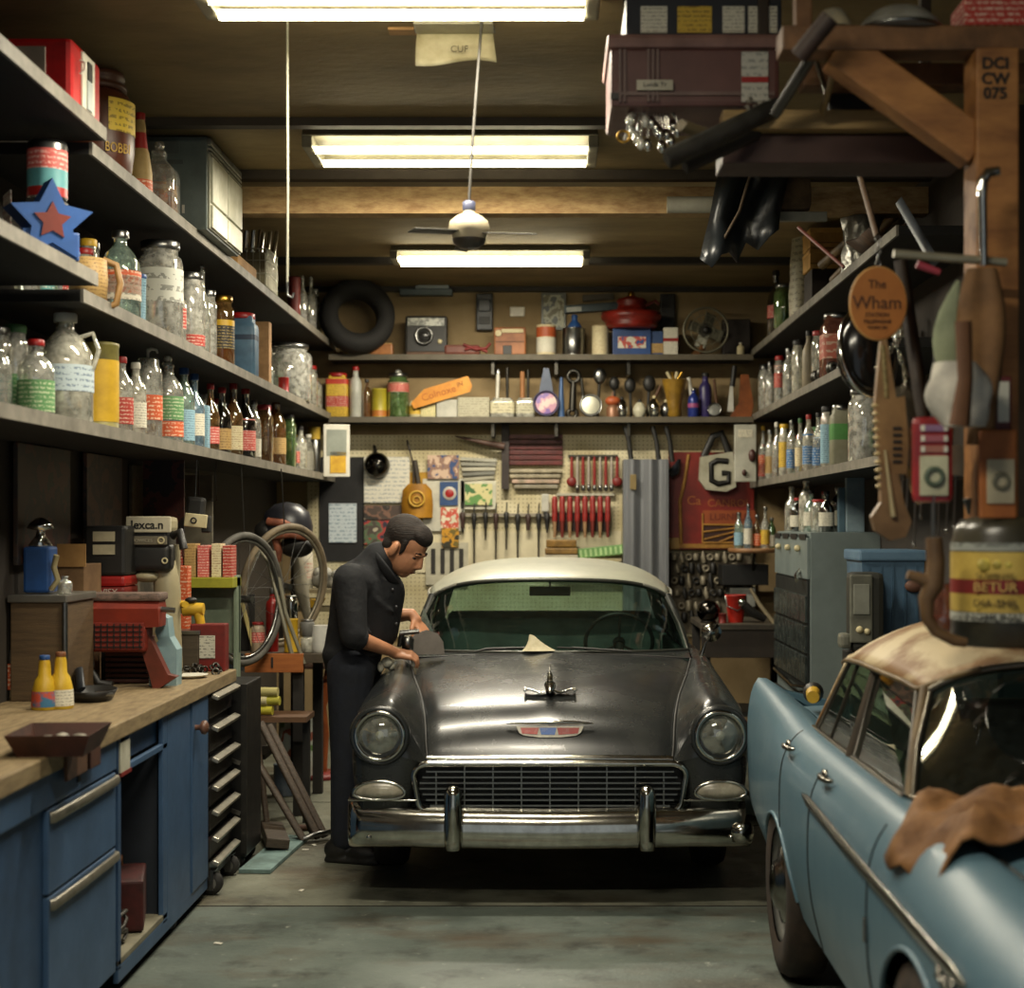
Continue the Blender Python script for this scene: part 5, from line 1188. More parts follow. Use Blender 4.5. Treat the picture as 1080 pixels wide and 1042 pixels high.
# wall boards and hung things above the bench
def hang(c, d, name, lab, cat, mat, rot=None, bev=.003): return tag(B(c, d, name, mat, None, bev, rot), lab, cat)
hang((-2.185, 8.9, 1.55), (.02, 1.5, .95), 'wall_board', 'pale grey plywood board on the wall behind the bench', 'board', M('#6d6553', .8, 0, '#524b3c', 4))
hang((-2.06, 9.05, 1.55), (.22, .03, .9), 'upright_board', 'pale upright board standing behind the green rack', 'board', M('#77705e', .8, 0, '#5b5446', 5))
hang((-2.06, 8.35, 1.80), (.22, .02, .52), 'dark_poster', 'dark red-brown framed poster above the drill press', 'poster', picture(['#2a1612', '#4a2016', '#1b1210', '#5a2b18'], 6))
hang((-2.17, 6.7, 1.80), (.02, .7, .5), 'faded_poster', 'faded brown poster on the wall under the lowest bench shelf', 'poster', picture(['#3a2a20', '#2b2520', '#4a2a20', '#2a2e22'], 6))
hang((-2.17, 7.6, 1.85), (.02, .6, .4), 'faded_print', 'small faded print on the wall beyond the brown poster', 'poster', picture(['#4a3428', '#332b24', '#5a3a2a', '#26231e'], 7))
t = thing('hung_radio', 'small black radio with cream dial hanging on a wire by the green rack', 'radio', P(206, 545, 8.25)); B((0, 0, .03), (.10, .06, .15), 'case', BLACK, t, .02, rot=(0, 6, 0)); B((.01, -.033, -.02), (.12, .01, .07), 'dial_plate', CREAM, t, .005, rot=(0, 6, 0)); q = MB(); q.torus((.0, -.04, -.02), .014, .004, 14, 6, (90, 0, 0)); q.build('knob', BLACK, t); q = MB(); q.tube([(0, 0, .10), (.01, 0, .35)], .003, 5); q.build('wire', STEEL, t); B((.06, 0, -.04), (.05, .05, .09), 'battery_pack', BLACK, t, .01)
t = thing('wire_hanger', 'thin wire frame hanging under the lowest bench shelf', 'wire', P(217, 520, 8.4)); q = MB(); q.tube([(-.04, 0, .22), (-.035, 0, -.05), (.06, 0, -.04), (.05, 0, .08), (.06, 0, .22)], .004, 5); q.build('wire', DARKSTEEL, t)
# ------------------------------------------------------------------ wheels and hoops leaning beyond the bench
def oblique_wheel(px, py, d, R, yaw, tilt, lab, mt, spokes=True, rim=None):
    c = P(px, py, d); t = thing('bicycle_wheel', lab, 'wheel', c, rot=(90 + tilt, 0, yaw))
    q = MB(); q.torus((0, 0, 0), R, .022, 48, 8); q.build('tire', mt, t); q = MB(); q.torus((0, 0, 0), R - .028, .012, 48, 6); q.build('rim', rim or STEEL, t)
    if spokes:
        q = MB()
        for i in range(18): a = 2*pi*i/18; q.tube([(.02*cos(a+.6), .02*sin(a+.6), .02*(-1)**i), ((R-.03)*cos(a), (R-.03)*sin(a), 0)], .0018, 4)
        q.build('spokes', STEEL, t)
    q = MB(); q.cyl((0, 0, -.05), (0, 0, .05), .02); q.build('hub', STEEL, t); h_ = MB(); h_.tube([(c.x, c.y, c.z + R - .01), (c.x - .02, c.y, 2.056)], .004, 6); tag(h_.build('hanging_wire', DARKSTEEL), 'thin wire holding up the ' + lab.split(' between')[0].split(' hanging')[0].rstrip(','), 'wire'); return t
oblique_wheel(258, 632, 8.85, .36, 66, 0, 'pale rimmed bicycle wheel hanging beside the green rack', M('#55524a', .7, 0, '#3d3a34', 8))
oblique_wheel(300, 618, 9.64, .37, 58, 8, 'second bicycle wheel with tan tyre, between rack and man', M('#7c6d54', .7, 0, '#5d5140', 8), rim=M('#8a8270', .4, .5))
t = thing('fork_tube', 'bent grey steel fork leaning beyond the first bicycle wheel', 'fork', P(292, 700, 9.15)); q = MB(); q.tube([(-.12, 0, .62), (-.10, 0, .66), (-.05, .0, .60), (.10, 0, .0)], .014, 8); q.tube([(-.02, .0, .66), (.05, 0, .3), (.16, 0, .0)], .012, 8); q.build('fork_tubes', M('#8a8572', .4, .4), t)
# back-left bench with orange front plank marked 1
bb = thing('side_bench', 'low dark bench with orange front plank numbered 1 behind the tool chest', 'bench', (-1.72, 9.6, 0))
B((0, 0, .93), (.82, .9, .05), 'bench_top', M('#4b4030', .7, 0, '#362d20', 6), bb); B((.11, -.46, .905), (.34, .03, .11), 'orange_plank', M('#a3602a', .55, 0, '#86491c', 6, .5, .2, 0, 60, 0, (1, 1, 8)), bb, .004); B((-.22, -.46, .91), (.30, .03, .10), 'steel_plank', M('#3a3f44', .4, .4), bb, .004)
text('1', .085, BLACK, bb, (.10, -.478, .905), (90, 0, 0), bold=.002)
for x in (-.34, .24):
    for y in (-.38, .38): B((x, y, .455), (.06, .06, .91), 'leg', M('#231f1a', .7), bb)
B((-.18, .1, .30), (.34, .4, .03), 'lower_shelf', M('#2d2720', .7), bb)
def onside(px, base_d): return (px - CX) * base_d / FPX
zb_ = .955
def sb(px, d): return (onside(px, d), d, zb_)
item('spray', sb(287, 9.35), .36, .038, M('#8f1b16', .35, 0, '#6d120e', 7), 'red fire extinguisher cylinder on the low dark bench', cap=STEEL, name='fire_extinguisher', cat='fire extinguisher', top='pump')
item('jar', sb(272, 9.3), .17, .042, M('#b8a48a', .5), 'cream jar with pink band and red top beside the extinguisher', cap=RED, label=PR['pink'], lz=(.35,.7))
item('can', sb(307, 9.3), .20, .042, YELLOW, 'bright yellow can on the low dark bench')
item('jar', sb(307, 9.3)[:2] + (zb_ + .2,), .13, .04, CHROME, 'steel jar stacked on the yellow can', cap=STEEL)
item('jar', sb(324, 9.3), .10, .05, DUSTY, 'dusty glass jar on the low dark bench beside the yellow can', cap=STEEL, liquid=LIQ['grey'], lq=.5)
item('jar', sb(324, 9.3)[:2] + (zb_ + .10,), .09, .045, GREY, 'grey steel tub stacked on the dusty glass jar', cap=STEEL)
t = thing('yellow_rule', 'long pale yellow rule leaning against the dark panel', 'ruler', (onside(262, 9.28), 9.28, zb_)); B((0, 0, .15), (.02, .012, .30), 'rule', M('#c9b878', .5), t, rot=(0, -14, 0))
tag(B((onside(255, 9.4), 9.4, zb_ + .17), (.16, .02, .34), 'dark_backboard', BLACK, None, .003), 'black upright panel behind the pale yellow rule', 'panel')
t = thing('white_pitcher', 'white enamel pitcher with a pointed spout beside the man', 'pitcher', (onside(338, 9.3), 9.3, zb_)); q = MB(); q.lathe([(.05, 0), (.06, .02), (.055, .10), (.05, .16)], 18); q.tube([(.03, 0, .10), (.08, 0, .03), (.11, 0, .01)], [.04, .025, .004], 8); q.tube([(-.05, 0, .14), (-.09, 0, .12), (-.08, 0, .05), (-.05, 0, .03)], .008, 6); q.build('pitcher', M('#cfcdc4', .3), t)
# shelf on the far left with bottle and cloths
t = thing('ledge_shelf', 'cream ledge with a folded front on the far side of the bench', 'shelf', P(325, 620, 10.6)); B((0, 0, -.015), (.44, .3, .03), 'ledge', M('#8f8468', .7), t, .004); B((.06, .0, -.14), (.34, .26, .03), 'lower_ledge', M('#7f7558', .7), t, .004)
for x in (-.2, .2): B((x, .1, -.54), (.03, .03, 1.05), 'post', M('#3a342a', .7), t)
pz = P(325, 620, 10.6)
item('spray', (pz.x - .03, 10.55, pz.z), .30, .07, M('#c9c3b2', .5, 0, '#aaa391', 8), 'white plastic bottle with faint pink print on the cream ledge', label=printed('#c7bba9', '#b56a58', 60, 40), lz=(.2,.6), cap=WHITE)
for i, (dx, r, c) in enumerate(((.10, .075, '#8f8c82'), (.17, .06, '#a5a298'))): 
    t = thing('folded_rag', ['grey crumpled rag on the cream ledge beside the white bottle', 'pale crumpled rag at the right end of the cream ledge'][i], 'rag', (pz.x + dx, 10.55, pz.z)); q = MB(); q.ball((0, 0, .05), (r, .06, .055), 12, 8); q.ball((.03, -.03, .09), (r*.6, .04, .035), 10, 7); q.ball((-.03, 0, .1), (.03, .04, .04), 10, 7); q.build('rag', M(c, .85, 0, '#6c6a62', 18), t)
t = thing('yellow_dish', 'shallow yellow dish on the lower ledge', 'dish', (pz.x + .04, 10.5, pz.z - .125)); q = MB(); q.lathe([(.06, 0), (.09, .05), (.095, .06), (.08, .055), (.0, .01)], 20); q.build('dish', M('#c79c2c', .5), t)
t = thing('welding_helmet', 'dark domed helmet with orange straps hung beside the bench', 'helmet', P(303, 555, 9.98)); q = MB(); q.lathe([(.16, -.05), (.165, .0), (.14, .09), (.08, .14), (.004, .155)], 22); q.build('dome', M('#26262c', .35), t); q = MB(); q.ball((-.12, -.06, -.03), (.08, .07, .07)); q.ball((.07, -.07, -.13), (.11, .06, .07)); q.build('ear_pads', BLACK, t)
for p_ in (((-.10, -.13, .03), (0, -.16, .02), (.10, -.12, -.03)), ((-.06, -.13, -.06), (.05, -.16, -.05), (.14, -.1, -.07)), ((-.06, -.1, -.06), (-.04, -.1, -.16), (-.05, -.09, -.22))): q = MB(); q.tube(p_, .026, 8); q.build('strap', M('#9c5c40', .6, 0, '#7a432e', 14), t)
t = thing('helmet_post', 'thin steel post behind the domed helmet', 'post', (onside(306, 10.2), 10.34, 0)); q = MB(); q.cyl((0, 0, 0), (0, 0, 1.8), .02); q.build('post', DARKSTEEL, t); q = MB(); q.tube([(0.02, -.03, 1.55), (.06, -.06, 1.3), (.12, -.06, 1.0)], [.03, .05, .012], 10); q.build('sleeve', M('#8a8370', .7), t)
# floor clutter between tool chest and man
t = thing('folding_chair', 'bundle of folded wooden chair legs leaning on the dark locker', 'chair', (-1.42, 8.55, 0))
for i, (a, b2) in enumerate((((-.18, .1, .62), (.17, -.10, .02)), ((-.14, .14, .60), (.20, -.06, .02)), ((-.22, .02, .48), (.10, -.16, .02)), ((-.12, .16, .55), (.13, .0, .02)), ((-.2, .1, .56), (-.12, .0, .02)), ((-.26, .06, .58), (-.17, -.03, .02)))): q = MB(); q.tube([a, b2], .017, 6, flat=(1, 1.5)); q.build('leg', wood('#55473a', '#3a3026', 6), t)
q = MB(); q.tube([(.10, -.16, .03), (.16, -.15, .05), (.24, -.05, .05), (.20, -.02, .03)], .014, 8); q.build('hinge_bar', STEEL, t)
t = thing('teal_board', 'pale teal painted board lying on the floor by the locker', 'board', (-1.42, 8.1, 0.012)); m = MB(); m.box((0, 0, 0), (.16, .85, .022), (0, 0, -4), .004); m.build('board', M('#7f9a97', .6, 0, '#5d726e', 6), t)
t = thing('dark_plank', 'short dark plank resting on the teal board', 'plank', (-1.47, 8.35, .06)); m = MB(); m.box((0, 0, 0), (.12, .5, .05), (0, 8, 14), .006); m.build('plank', wood('#4d3f30', '#332a1f', 6), t)
t = thing('plank_shelf', 'rough plank shelf holding yellow rolls behind the tool chest', 'shelf', (-1.62, 8.95, .63)); B((0, 0, -.015), (.5, .3, .03), 'plank', wood('#6b4c32', '#4a3422', 6), t); 
for x in (-.22, .22): B((x, .05, -.33), (.04, .04, .6), 'leg', BLACK, t)
for i, (x, z, l, c) in enumerate(((-.08, .03, .26, '#b7ae32'), (-.10, .085, .24, '#c1b88c'), (-.03, .085, .24, '#a8a23a'), (-.05, .135, .26, '#b0a66a'))):
    o = MB(); o.cyl((-l/2, -.04, 0), (l/2, -.07, 0), .026); o = o.build('paper_roll', M(c, .6), None, (-1.62 + x, 8.93, .63 + z)); tag(o, ['thick yellow-green roll at the bottom of the plank shelf', 'cream roll on top of the yellow-green roll', 'olive roll lying beside the cream roll', 'slim tan roll topmost on the plank shelf'][i], 'roll', 'rolls on the plank shelf')
t = thing('printed_drum', 'white drum with red and green print under the orange plank', 'drum', (onside(313, 10.5) , 10.5, 0)); q = MB(); q.lathe([(.11, 0), (.115, .02), (.115, .40), (.11, .42)], 20); q.build('drum', picture(['#b8c0bb', '#9a5a48', '#c9cdc2', '#6f8f52', '#8fa5a8'], 5), t)
item('can', (onside(300, 9.9), 9.9, 0), .2, .07, M('#4c5661', .5), 'slate grey tin on the floor beside the printed drum')
t = thing('tall_stool', 'orange-brown wooden stool with round red foot beside the man', 'stool', (onside(337, 10.6), 10.6, 0))
q = MB(); q.lathe([(.16, 0), (.165, .015), (.15, .035), (.0, .04)], 28); q.build('foot_disc', DRED, t); q = MB(); q.tube([(.02, 0, .03), (.03, 0, .3), (.02, 0, .48), (.05, -.02, .60), (.06, -.02, .74)], [.03, .034, .026, .034, .02], 10); q.build('leg', M('#a3562a', .5, 0, '#7f3f1c', 6), t); B((-.03, 0, .76), (.30, .3, .03), 'seat', M('#4a2f20', .6), t, .01)
t = thing('hand_lathe', 'short brown tool handle lying on the concrete floor', 'tool', (onside(318, 8.6), 8.75, .018)); q = MB(); q.tube([(-.06, 0, 0), (.05, .01, 0), (.08, .01, 0)], [.018, .017, .008], 10); q.build('handle', M('#5c3f30', .7), t)
for i, (px, py) in enumerate(((322, 897), (295, 870), (318, 940), (331, 892), (230, 996))):
    y = FPX * H / (py - CY); x = onside(px, y); o = MB(); o.box((0, 0, .004), (.035, .02, .006), (0, 0, 40 * i), .002); o = o.build('paper_scrap', WHITE, None, (x, y, .0)); tag(o, ['white scrap of paper on the floor nearest the boots', 'small pale chip on the floor near the teal board', 'pale chip on the floor in the middle of the aisle', 'white scrap on the floor close behind the boots', 'pale scrap on the green floor near the bench caster'][i], 'scrap', 'scraps on the floor')
# ------------------------------------------------------------------ shelves on the back wall
YS = 12.28                       # front edge of the back shelves
zT, zM = 3.045, 2.555            # their top faces
def bshelf(z, lab):
    t = thing('wall_shelf', lab, 'shelf', (.0, 12.44, z)); B((-.07, 0, -.02), (3.33, .32, .04), 'shelf_board', BOARD, t); B((-.07, -.166, -.02), (3.33, .012, .044), 'shelf_lip', M('#5c5444', .6), t)
    for x in (-.45, .05, .62): B((x, .02, -.09), (.025, .26, .12), 'bracket', DARKSTEEL, t)
bshelf(zT, 'upper shelf across the back wall holding the tyre and fan')
bshelf(zM, 'lower shelf across the back wall with the ladles and jars')
sB = FPX / 12.38
def bx(px, d=12.38): return (px - CX) * d / FPX
def bz(py, d=12.38): return H - (py - CY) * d / FPX
def back(rows, z, y, where):
    for px, w, topy, kind, mat, kw, lab in rows:
        s = FPX / y; h = max(.03, (CY - (z - H) * s - topy) / s)
        item(kind, (bx(px, y), y, z), h, w / 2 / s, mat, lab, **kw)
back([
 (576, 21, 343, 'can', PR['cream'], dict(band=(M('#b8582e', .5), .6, .92), label=PR['white'], lz=(.1,.58)), 'orange and white paint tin on the upper back shelf'),
 (605, 24, 346, 'can', STEEL, {}, 'bare steel tin on the upper back shelf'),
 (606, 17, 332, 'round', BLUE, dict(y=1) if 0 else {}, 'dark blue domed flask behind the bare steel tin'),
 (633, 18, 344, 'can', PR['cream'], dict(cap=RED), 'cream printed tin with red rim on the upper back shelf'),
 (692, 14, 350, 'box', M('#2f4a78', .5), dict(label=PR['tan'], lz=(.1,.5)), 'small blue carton with tan label beside the big blue box'),
 (707, 15, 346, 'box', PR['white'], dict(band=(RED, .5, .62)), 'white carton with red stripe beside the fan'),
], zT, 12.38, '')
t = thing('blue_box', 'blue printed box carrying the red machine on the upper back shelf', 'box', (bx(666), 12.40, zT)); B((0, 0, .105), (.30, .16, .21), 'box_body', M('#24467f', .45, 0, '#1b3664', 7), t, .005); B((0, -.082, .10), (.22, .006, .09), 'print', picture(['#24467f', '#b0483c', '#c8c2b0', '#3a62a0'], 16), t)
t = thing('red_kettle', 'round red enamel machine with flared rim on top of the blue box', 'machine', (bx(666), 12.40, zT + .21)); q = MB(); q.lathe([(.18, 0), (.20, .01), (.21, .04), (.20, .05), (.235, .08), (.24, .10), (.235, .13), (.12, .15), (.105, .2), (.12, .22), (.11, .24), (.04, .26), (.02, .275), (.0, .28)], 28); q.build('kettle', M('#86241a', .35, 0, '#64180f', 8), t); q = MB(); q.ball((0, 0, .275), .03, 10, 8); q.build('knob', GOLD, t); q = MB(); q.tube([(.1, 0, .18), (.19, 0, .23), (.22, 0, .2)], .012, 6); q.build('handle', DRED, t)
t = thing('tyre', 'large black car tyre leaning in the corner of the upper back shelf', 'tyre', (bx(381), 12.36, zT), rot=(90, 0, 0)); m = MB(); m.T = Matrix.Rotation(radians(28), 4, 'Y'); m.lathe([(.16, -.09), (.22, -.11), (.27, -.095), (.29, -.05), (.295, 0), (.29, .05), (.27, .095), (.22, .11), (.16, .09), (.155, 0), (.16, -.09)], 40, caps=(False, False)); m.build('tyre', RUBBER, t); t.location = (bx(379), 12.25, zT + .295)
t.rotation_euler = (radians(80), 0, radians(-14))
t = thing('wood_block', 'short varnished wood block on the upper back shelf by the tyre', 'block', (bx(403), 12.36, zT)); B((0, 0, .045), (.18, .10, .09), 'block', M('#a3672f', .45, 0, '#7f4c20', 8), t, .012); B((0, 0, .085), (.17, .09, .02), 'pale_top', M('#c39a5f', .5), t, .005)
t = thing('wire_clip', 'small brass wire clips on the shelf before the tyre', 'clip', (bx(363), 12.3, zT)); q = MB(); q.torus((0, 0, .02), .022, .006, 14, 6, (70, 0, 0)); q.torus((.05, 0, .02), .022, .006, 14, 6, (70, 0, 30)); q.build('clip', GOLD, t)
t = thing('instant_camera', 'boxy black camera with round lens on the upper back shelf', 'camera', (bx(450), 12.38, zT)); B((0, 0, .16), (.33, .14, .30), 'camera_body', BLACK, t, .02); B((0, -.072, .26), (.29, .012, .065), 'flash_bar', M('#b4b5a8', .3, 0, '#6d6e66', 20, .5, .06), t, .004); q = MB(); q.lathe([(.072, 0), (.074, .03), (.06, .035), (.05, .015), (.0, .012)], 26, rot=(90, 0, 0)); q.build('lens_ring', STEEL, t, (-.015, -.07, .15)); q = MB(); q.ball((0, 0, 0), (.045, .02, .045)); q.build('lens', M('#2e2d2c', .15), t, (-.015, -.085, .15)); q = MB(); q.ball((0, 0, 0), .02, 10, 8); q.build('button', CREAM, t, (.11, -.075, .105)); B((0, -.03, .01), (.3, .16, .02), 'camera_base', BROWN, t, .004)
t = thing('red_pliers', 'red handled pliers lying on a brown case on the upper back shelf', 'pliers', (bx(492), 12.34, zT)); B((-.03, 0, .04), (.28, .10, .08), 'brown_case', M('#6b3524', .5), t, .02); q = MB(); q.tube([(-.02, -.06, .08), (.08, -.07, .04), (.16, -.06, .05), (.19, -.05, .09)], .012, 8); q.tube([(-.01, -.06, .04), (.08, -.06, .06), (.17, -.06, .02)], .012, 8); q.build('pliers', DRED, t)
t = thing('wooden_radio', 'small orange-brown wooden radio on the upper back shelf', 'radio', (bx(538), 12.38, zT)); B((0, 0, .11), (.25, .14, .22), 'cabinet', M('#a0602a', .5, 0, '#7d461c', 7), t, .012); B((.02, -.073, .19), (.17, .008, .03), 'pale_strip', CREAM, t, .003); q = MB(); q.cyl((-.09, -.07, .17), (-.09, -.09, .17), .025); q.build('knob', CREAM, t); B((-.02, -.073, .04), (.07, .01, .07), 'dial', BLACK, t, .01); B((0, -.073, .105), (.23, .004, .006), 'seam', BROWN, t)
t = thing('pedestal_fan', 'round old wire fan on a wooden foot on the upper back shelf', 'fan', (bx(744), 12.36, zT)); c = (0, -.02, .20)
for R_ in (.175, .12, .065): q = MB(); q.torus(c, R_, .010 if R_ > .15 else .0035, 36, 6, (90, 0, 0)); q.build('guard_ring', M('#7a7560', .4, .4), t)
q = MB(); 
for i in range(16): a = 2*pi*i/16; q.tube([c, (.17 * cos(a), -.035, .20 + .17 * sin(a))], .002, 4)
q.build('guard_wires', M('#7a7560', .4, .4), t)
for i in range(4): q = MB(); q.T = Matrix.Translation((0, .0, .20)) @ Matrix.Rotation(radians(90 * i + 20), 4, 'Y'); q.box((.08, .02, 0), (.12, .006, .09), (25, 0, 0), .002); q.build('fan_blade', M('#6b6959', .4, .3), t)
q = MB(); q.ball((0, -.03, .2), .03, 12, 8); q.cyl((0, .0, .2), (0, .10, .2), .05); q.build('hub', BLACK, t); q = MB(); q.tube([(-.07, 0, .0), (-.03, .03, .05), (0, .05, .17)], [.045, .03, .02], 10); q.build('foot', M('#7a5230', .5), t)
t = thing('wall_phone', 'dark wall telephone hung above the upper back shelf', 'telephone', (bx(510), 12.56, bz(326))); B((0, 0, 0), (.135, .06, .30), 'phone_body', M('#23262b', .4), t, .012); B((0, -.03, .05), (.10, .03, .10), 'cradle', M('#30353c', .35), t, .01); B((0, -.034, -.07), (.09, .01, .06), 'keypad', BLACK, t, .004)
tag(B((bx(545), 12.585, bz(325)), (.12, .02, .08), 'white_plate', emit('#fff6dc', .0) if 0 else M('#e6e0cc', .4), None, .03), 'small white oval plate on the wall above the wooden radio', 'plate')
t = thing('light_bar', 'pale blue-grey fixture strip on the wall above the camera', 'fixture', (bx(448), 12.54, bz(303))); B((0, 0, -.02), (.42, .10, .05), 'strip', M('#4f5d63', .4), t, .006); B((.05, -.01, .03), (.27, .10, .05), 'strip_cover', M('#7d878a', .4), t, .006)
t = thing('framed_print', 'small grey framed print on the wall above the orange and white tin', 'picture', (bx(584), 12.58, bz(325))); B((0, 0, 0), (.20, .03, .30), 'frame', M('#5b5d57', .4, .3), t, .004); B((0, -.017, 0), (.165, .006, .26), 'print', picture(['#5a5f5c', '#a7a792', '#6f6a52', '#c4bfa4'], 14), t)
t = thing('spirit_level', 'dark steel bar with pale window on the wall above the steel tins', 'bar', (bx(627), 12.57, bz(321)), rot=(0, -4, 0)); B((0, 0, 0), (.48, .04, .065), 'bar', M('#3f494c', .35, .5), t, .006); B((-.16, -.022, -.005), (.12, .006, .04), 'window', M('#c9cdc4', .3), t, .003); B((.04, .0, .08), (.25, .03, .05), 'upper_bar', M('#4a4335', .5), t, .004)
tag(B((bx(706), 12.57, bz(325)), (.12, .04, .28), 'black_case', BLACK, None, .01), 'black flat case on the wall between red machine and fan', 'case')
tag(B((bx(778), 12.5, zT + .15), (.22, .12, .30), 'dark_carton', M('#2a221c', .7), None, .01), 'dark carton at the far end of the upper back shelf', 'box')
item('round', (bx(781), 12.37, zT), .10, .03, CREAM, 'tiny cream bottle before the dark carton on the upper back shelf', cap=WHITE)
# lower back shelf
back([
 (356, 23, 396, 'sjar', PR['yellow'], dict(cap=RED, band=(M('#c2402c', .5), .78, .9), label=PR['red'], lz=(.25,.5)), 'yellow printed canister with red lid on the lower back shelf'),
 (375, 13, 389, 'tall', M('#b9b9ae', .4, 0, '#9d9d92', 8), dict(cap=RED), 'white bottle with red cap on the lower back shelf'),
 (387, 10, 402, 'round', AMBER, dict(cap=BLACK, liquid=LIQ['gold'], lq=.4), 'slim amber bottle beside the white red-capped bottle'),
 (400, 17, 410, 'can', M('#b5a52e', .45, 0, '#938620', 7), dict(band=(M('#b06a28', .5), .04, .25)), 'olive-yellow can with orange foot on the lower back shelf'),
 (420, 23, 396, 'jar', GREENG, dict(cap=STEEL, label=PR['red'], lz=(.6,.82), liquid=LIQ['olive'], lq=.55, top='ball'), 'wide jar of olive liquid with red band on the lower back shelf'),
 (438, 14, 423, 'jar', CREAM, dict(label=PR['yellow'], lz=(.2,.7)), 'small cream jar with yellow label on the lower back shelf'),
 (452, 15, 425, 'box', CREAM, dict(label=printed('#cdbf8c', '#5f7a3a', 120, 70), lz=(.1,.9)), 'small cream carton with green marks on the lower back shelf'),
 (472, 22, 422, 'box', M('#b5b2a4', .6), {}, 'plain pale grey carton on the lower back shelf'),
 (500, 33, 420, 'box', printed('#a49e86', '#6d6a58', 70, 40), {}, 'wide grey printed tin with oval mark on the lower back shelf'),
 (530, 26, 420, 'sjar', DUSTY, dict(label=printed('#b5ad8e', '#4d483c', 60, 40), lz=(.2,.75)), 'square glass pot holding two brushes'),
 (554, 20, 420, 'sjar', DUSTY, dict(label=printed('#aaa58c', '#4d483c', 60, 40), lz=(.2,.75)), 'square glass pot holding two wooden handles'),
], zM, 12.38, '')
t = thing('orange_sign', 'long orange price sign tilted above the small cartons', 'sign', (bx(466), 12.30, bz(415)), rot=(0, -17, 0)); q = MB(); q.prism([(-.24, -.06), (.22, -.06), (.25, -.02), (.24, .065), (-.12, .065), (-.25, -.01)], .012); q.build('sign_board', M('#d08a1e', .5, 0, '#b87414', 8), t); text('Colnoxe', .08, M('#a85a14', .6), t, (-.02, -.009, .0), (90, 0, 0)); text('IN', .05, M('#7a4414', .6), t, (.16, -.009, .02), (90, 0, 0))
def stick(px, py0, py1, r0, r1, mat, name, lab, cat, y=12.36, dx=0, head=None):
    z0, z1 = bz(py0, y), bz(py1, y); t = thing(name, lab, cat, (bx(px, y), y, z0)); q = MB(); q.tube([(0, 0, 0), (dx, .0, z1 - z0)], [r0, r1], 8); q.build('shaft', mat, t)
    if head: q = MB(); q.ball((dx, 0, z1 - z0), head[0], 14, 8); q.build('head', head[1], t)
    return t
stick(524, 428, 395, .012, .016, WHITE, 'paint_brush', 'white handled brush standing in the square glass pot', 'brush', dx=.01, head=((.018, .012, .05), STEEL))
stick(535, 428, 388, .01, .014, DARKSTEEL, 'paint_brush', 'dark steel brush standing in the square glass pot', 'brush')
stick(551, 428, 392, .02, .02, M('#9c6a3e', .6), 'chisel', 'tan handled chisel in the second glass pot', 'chisel')
stick(557, 428, 390, .01, .012, DARKSTEEL, 'chisel', 'dark steel chisel in the second glass pot', 'chisel')
def dish(px, py, r, mat, lab, inner, y=12.33, cat='tin'):
    z = zM + r; t = thing('round_tin', lab, cat, (bx(px, y), y, z), rot=(-8, 0, 0)); q = MB(); q.lathe([(r * .95, 0), (r, .01), (r, .035), (r * .93, .045), (r * .9, .03), (.004, .028)], 28, rot=(90, 0, 0)); q.build('tin', mat, t); q = MB(); q.lathe([(r * .86, .029), (r*.4, .034), (.004, .034)], 24, rot=(90, 0, 0), caps=(False, True)); q.build('tin_face', inner, t)
dish(576, 430, .105, M('#3a3450', .35, .3), 'round purple tin with pinkish face on the lower back shelf', picture(['#6a4a8a', '#a8788c', '#c0a8a0', '#4a5a9a'], 12))
dish(623, 433, .09, STEEL, 'round silver tin lid standing before the wrench', M('#b5b39f', .3, .5))
dish(753, 432, .055, STEEL, 'small silver round tin between the blue bottles and the ladle', M('#9fa09a', .3, .5))
t = thing('handsaw', 'grey-blue steel trowel standing upright behind the purple tin', 'trowel', (bx(576), 12.42, bz(425))); q = MB(); q.prism([(-.07, 0), (.07, 0), (.045, .16), (.02, .28), (-.02, .28), (-.045, .16)], .02); q.build('blade', M('#4d5360', .35, .6), t)
stick(592, 442, 398, .03, .012, M('#3a5a86', .4), 'blue_funnel', 'slim blue tapered funnel on the lower back shelf', 'funnel')
t = thing('ring_spanner', 'dark ring spanner standing on the lower back shelf', 'spanner', (bx(605), 12.40, zM)); q = MB(); q.torus((0, 0, .33), .045, .018, 22, 8, (90, 0, 0)); q.tube([(0, 0, .29), (-.01, 0, .06)], [.024, .032], 8); q.torus((-.01, 0, .035), .035, .018, 18, 8, (90, 0, 0)); q.build('spanner', DARKSTEEL, t); q = MB(); q.tube([(.06, 0, .32), (.09, 0, .05)], .012, 6); q.build('bar', DARKSTEEL, t)
for i, (px, top, hx, tone, w_) in enumerate(((630, 388, .02, STEEL, .06), (648, 396, .0, BLACK, .05), (666, 398, -.01, BLACK, .055), (683, 396, .015, BLACK, .06))):
    z1 = bz(top + 8, 12.4); t = thing('ladle', ['tall steel funnel-headed ladle, first of the upright row', 'black bowled ladle with orange handle end, second of the row', 'black bowled ladle behind the cream knob', 'black bowled ladle behind the chrome teapots'][i], 'ladle', (bx(px, 12.42), 12.45, zM), group='upright ladles on the lower back shelf')
    q = MB(); q.tube([(0, 0, 0), (hx, 0, z1 - zM)], .012, 8); q.build('handle', tone if i else DARKSTEEL, t); q = MB(); q.ball((hx, -.01, z1 - zM), (w_ * .85, .03, w_ * 1.1), 16, 10); q.build('bowl', tone, t)
t = thing('oil_can', 'orange topped small oil can before the second ladle', 'oil can', (bx(646), 12.34, zM)); q = MB(); q.lathe([(.05, 0), (.052, .07), (.03, .1), (.012, .12), (.006, .2)], 16); q.build('can', M('#8a6248', .4, .3), t); q = MB(); q.ball((0, 0, .13), (.06, .05, .04)); q.build('cap', M('#b0562c', .5), t)
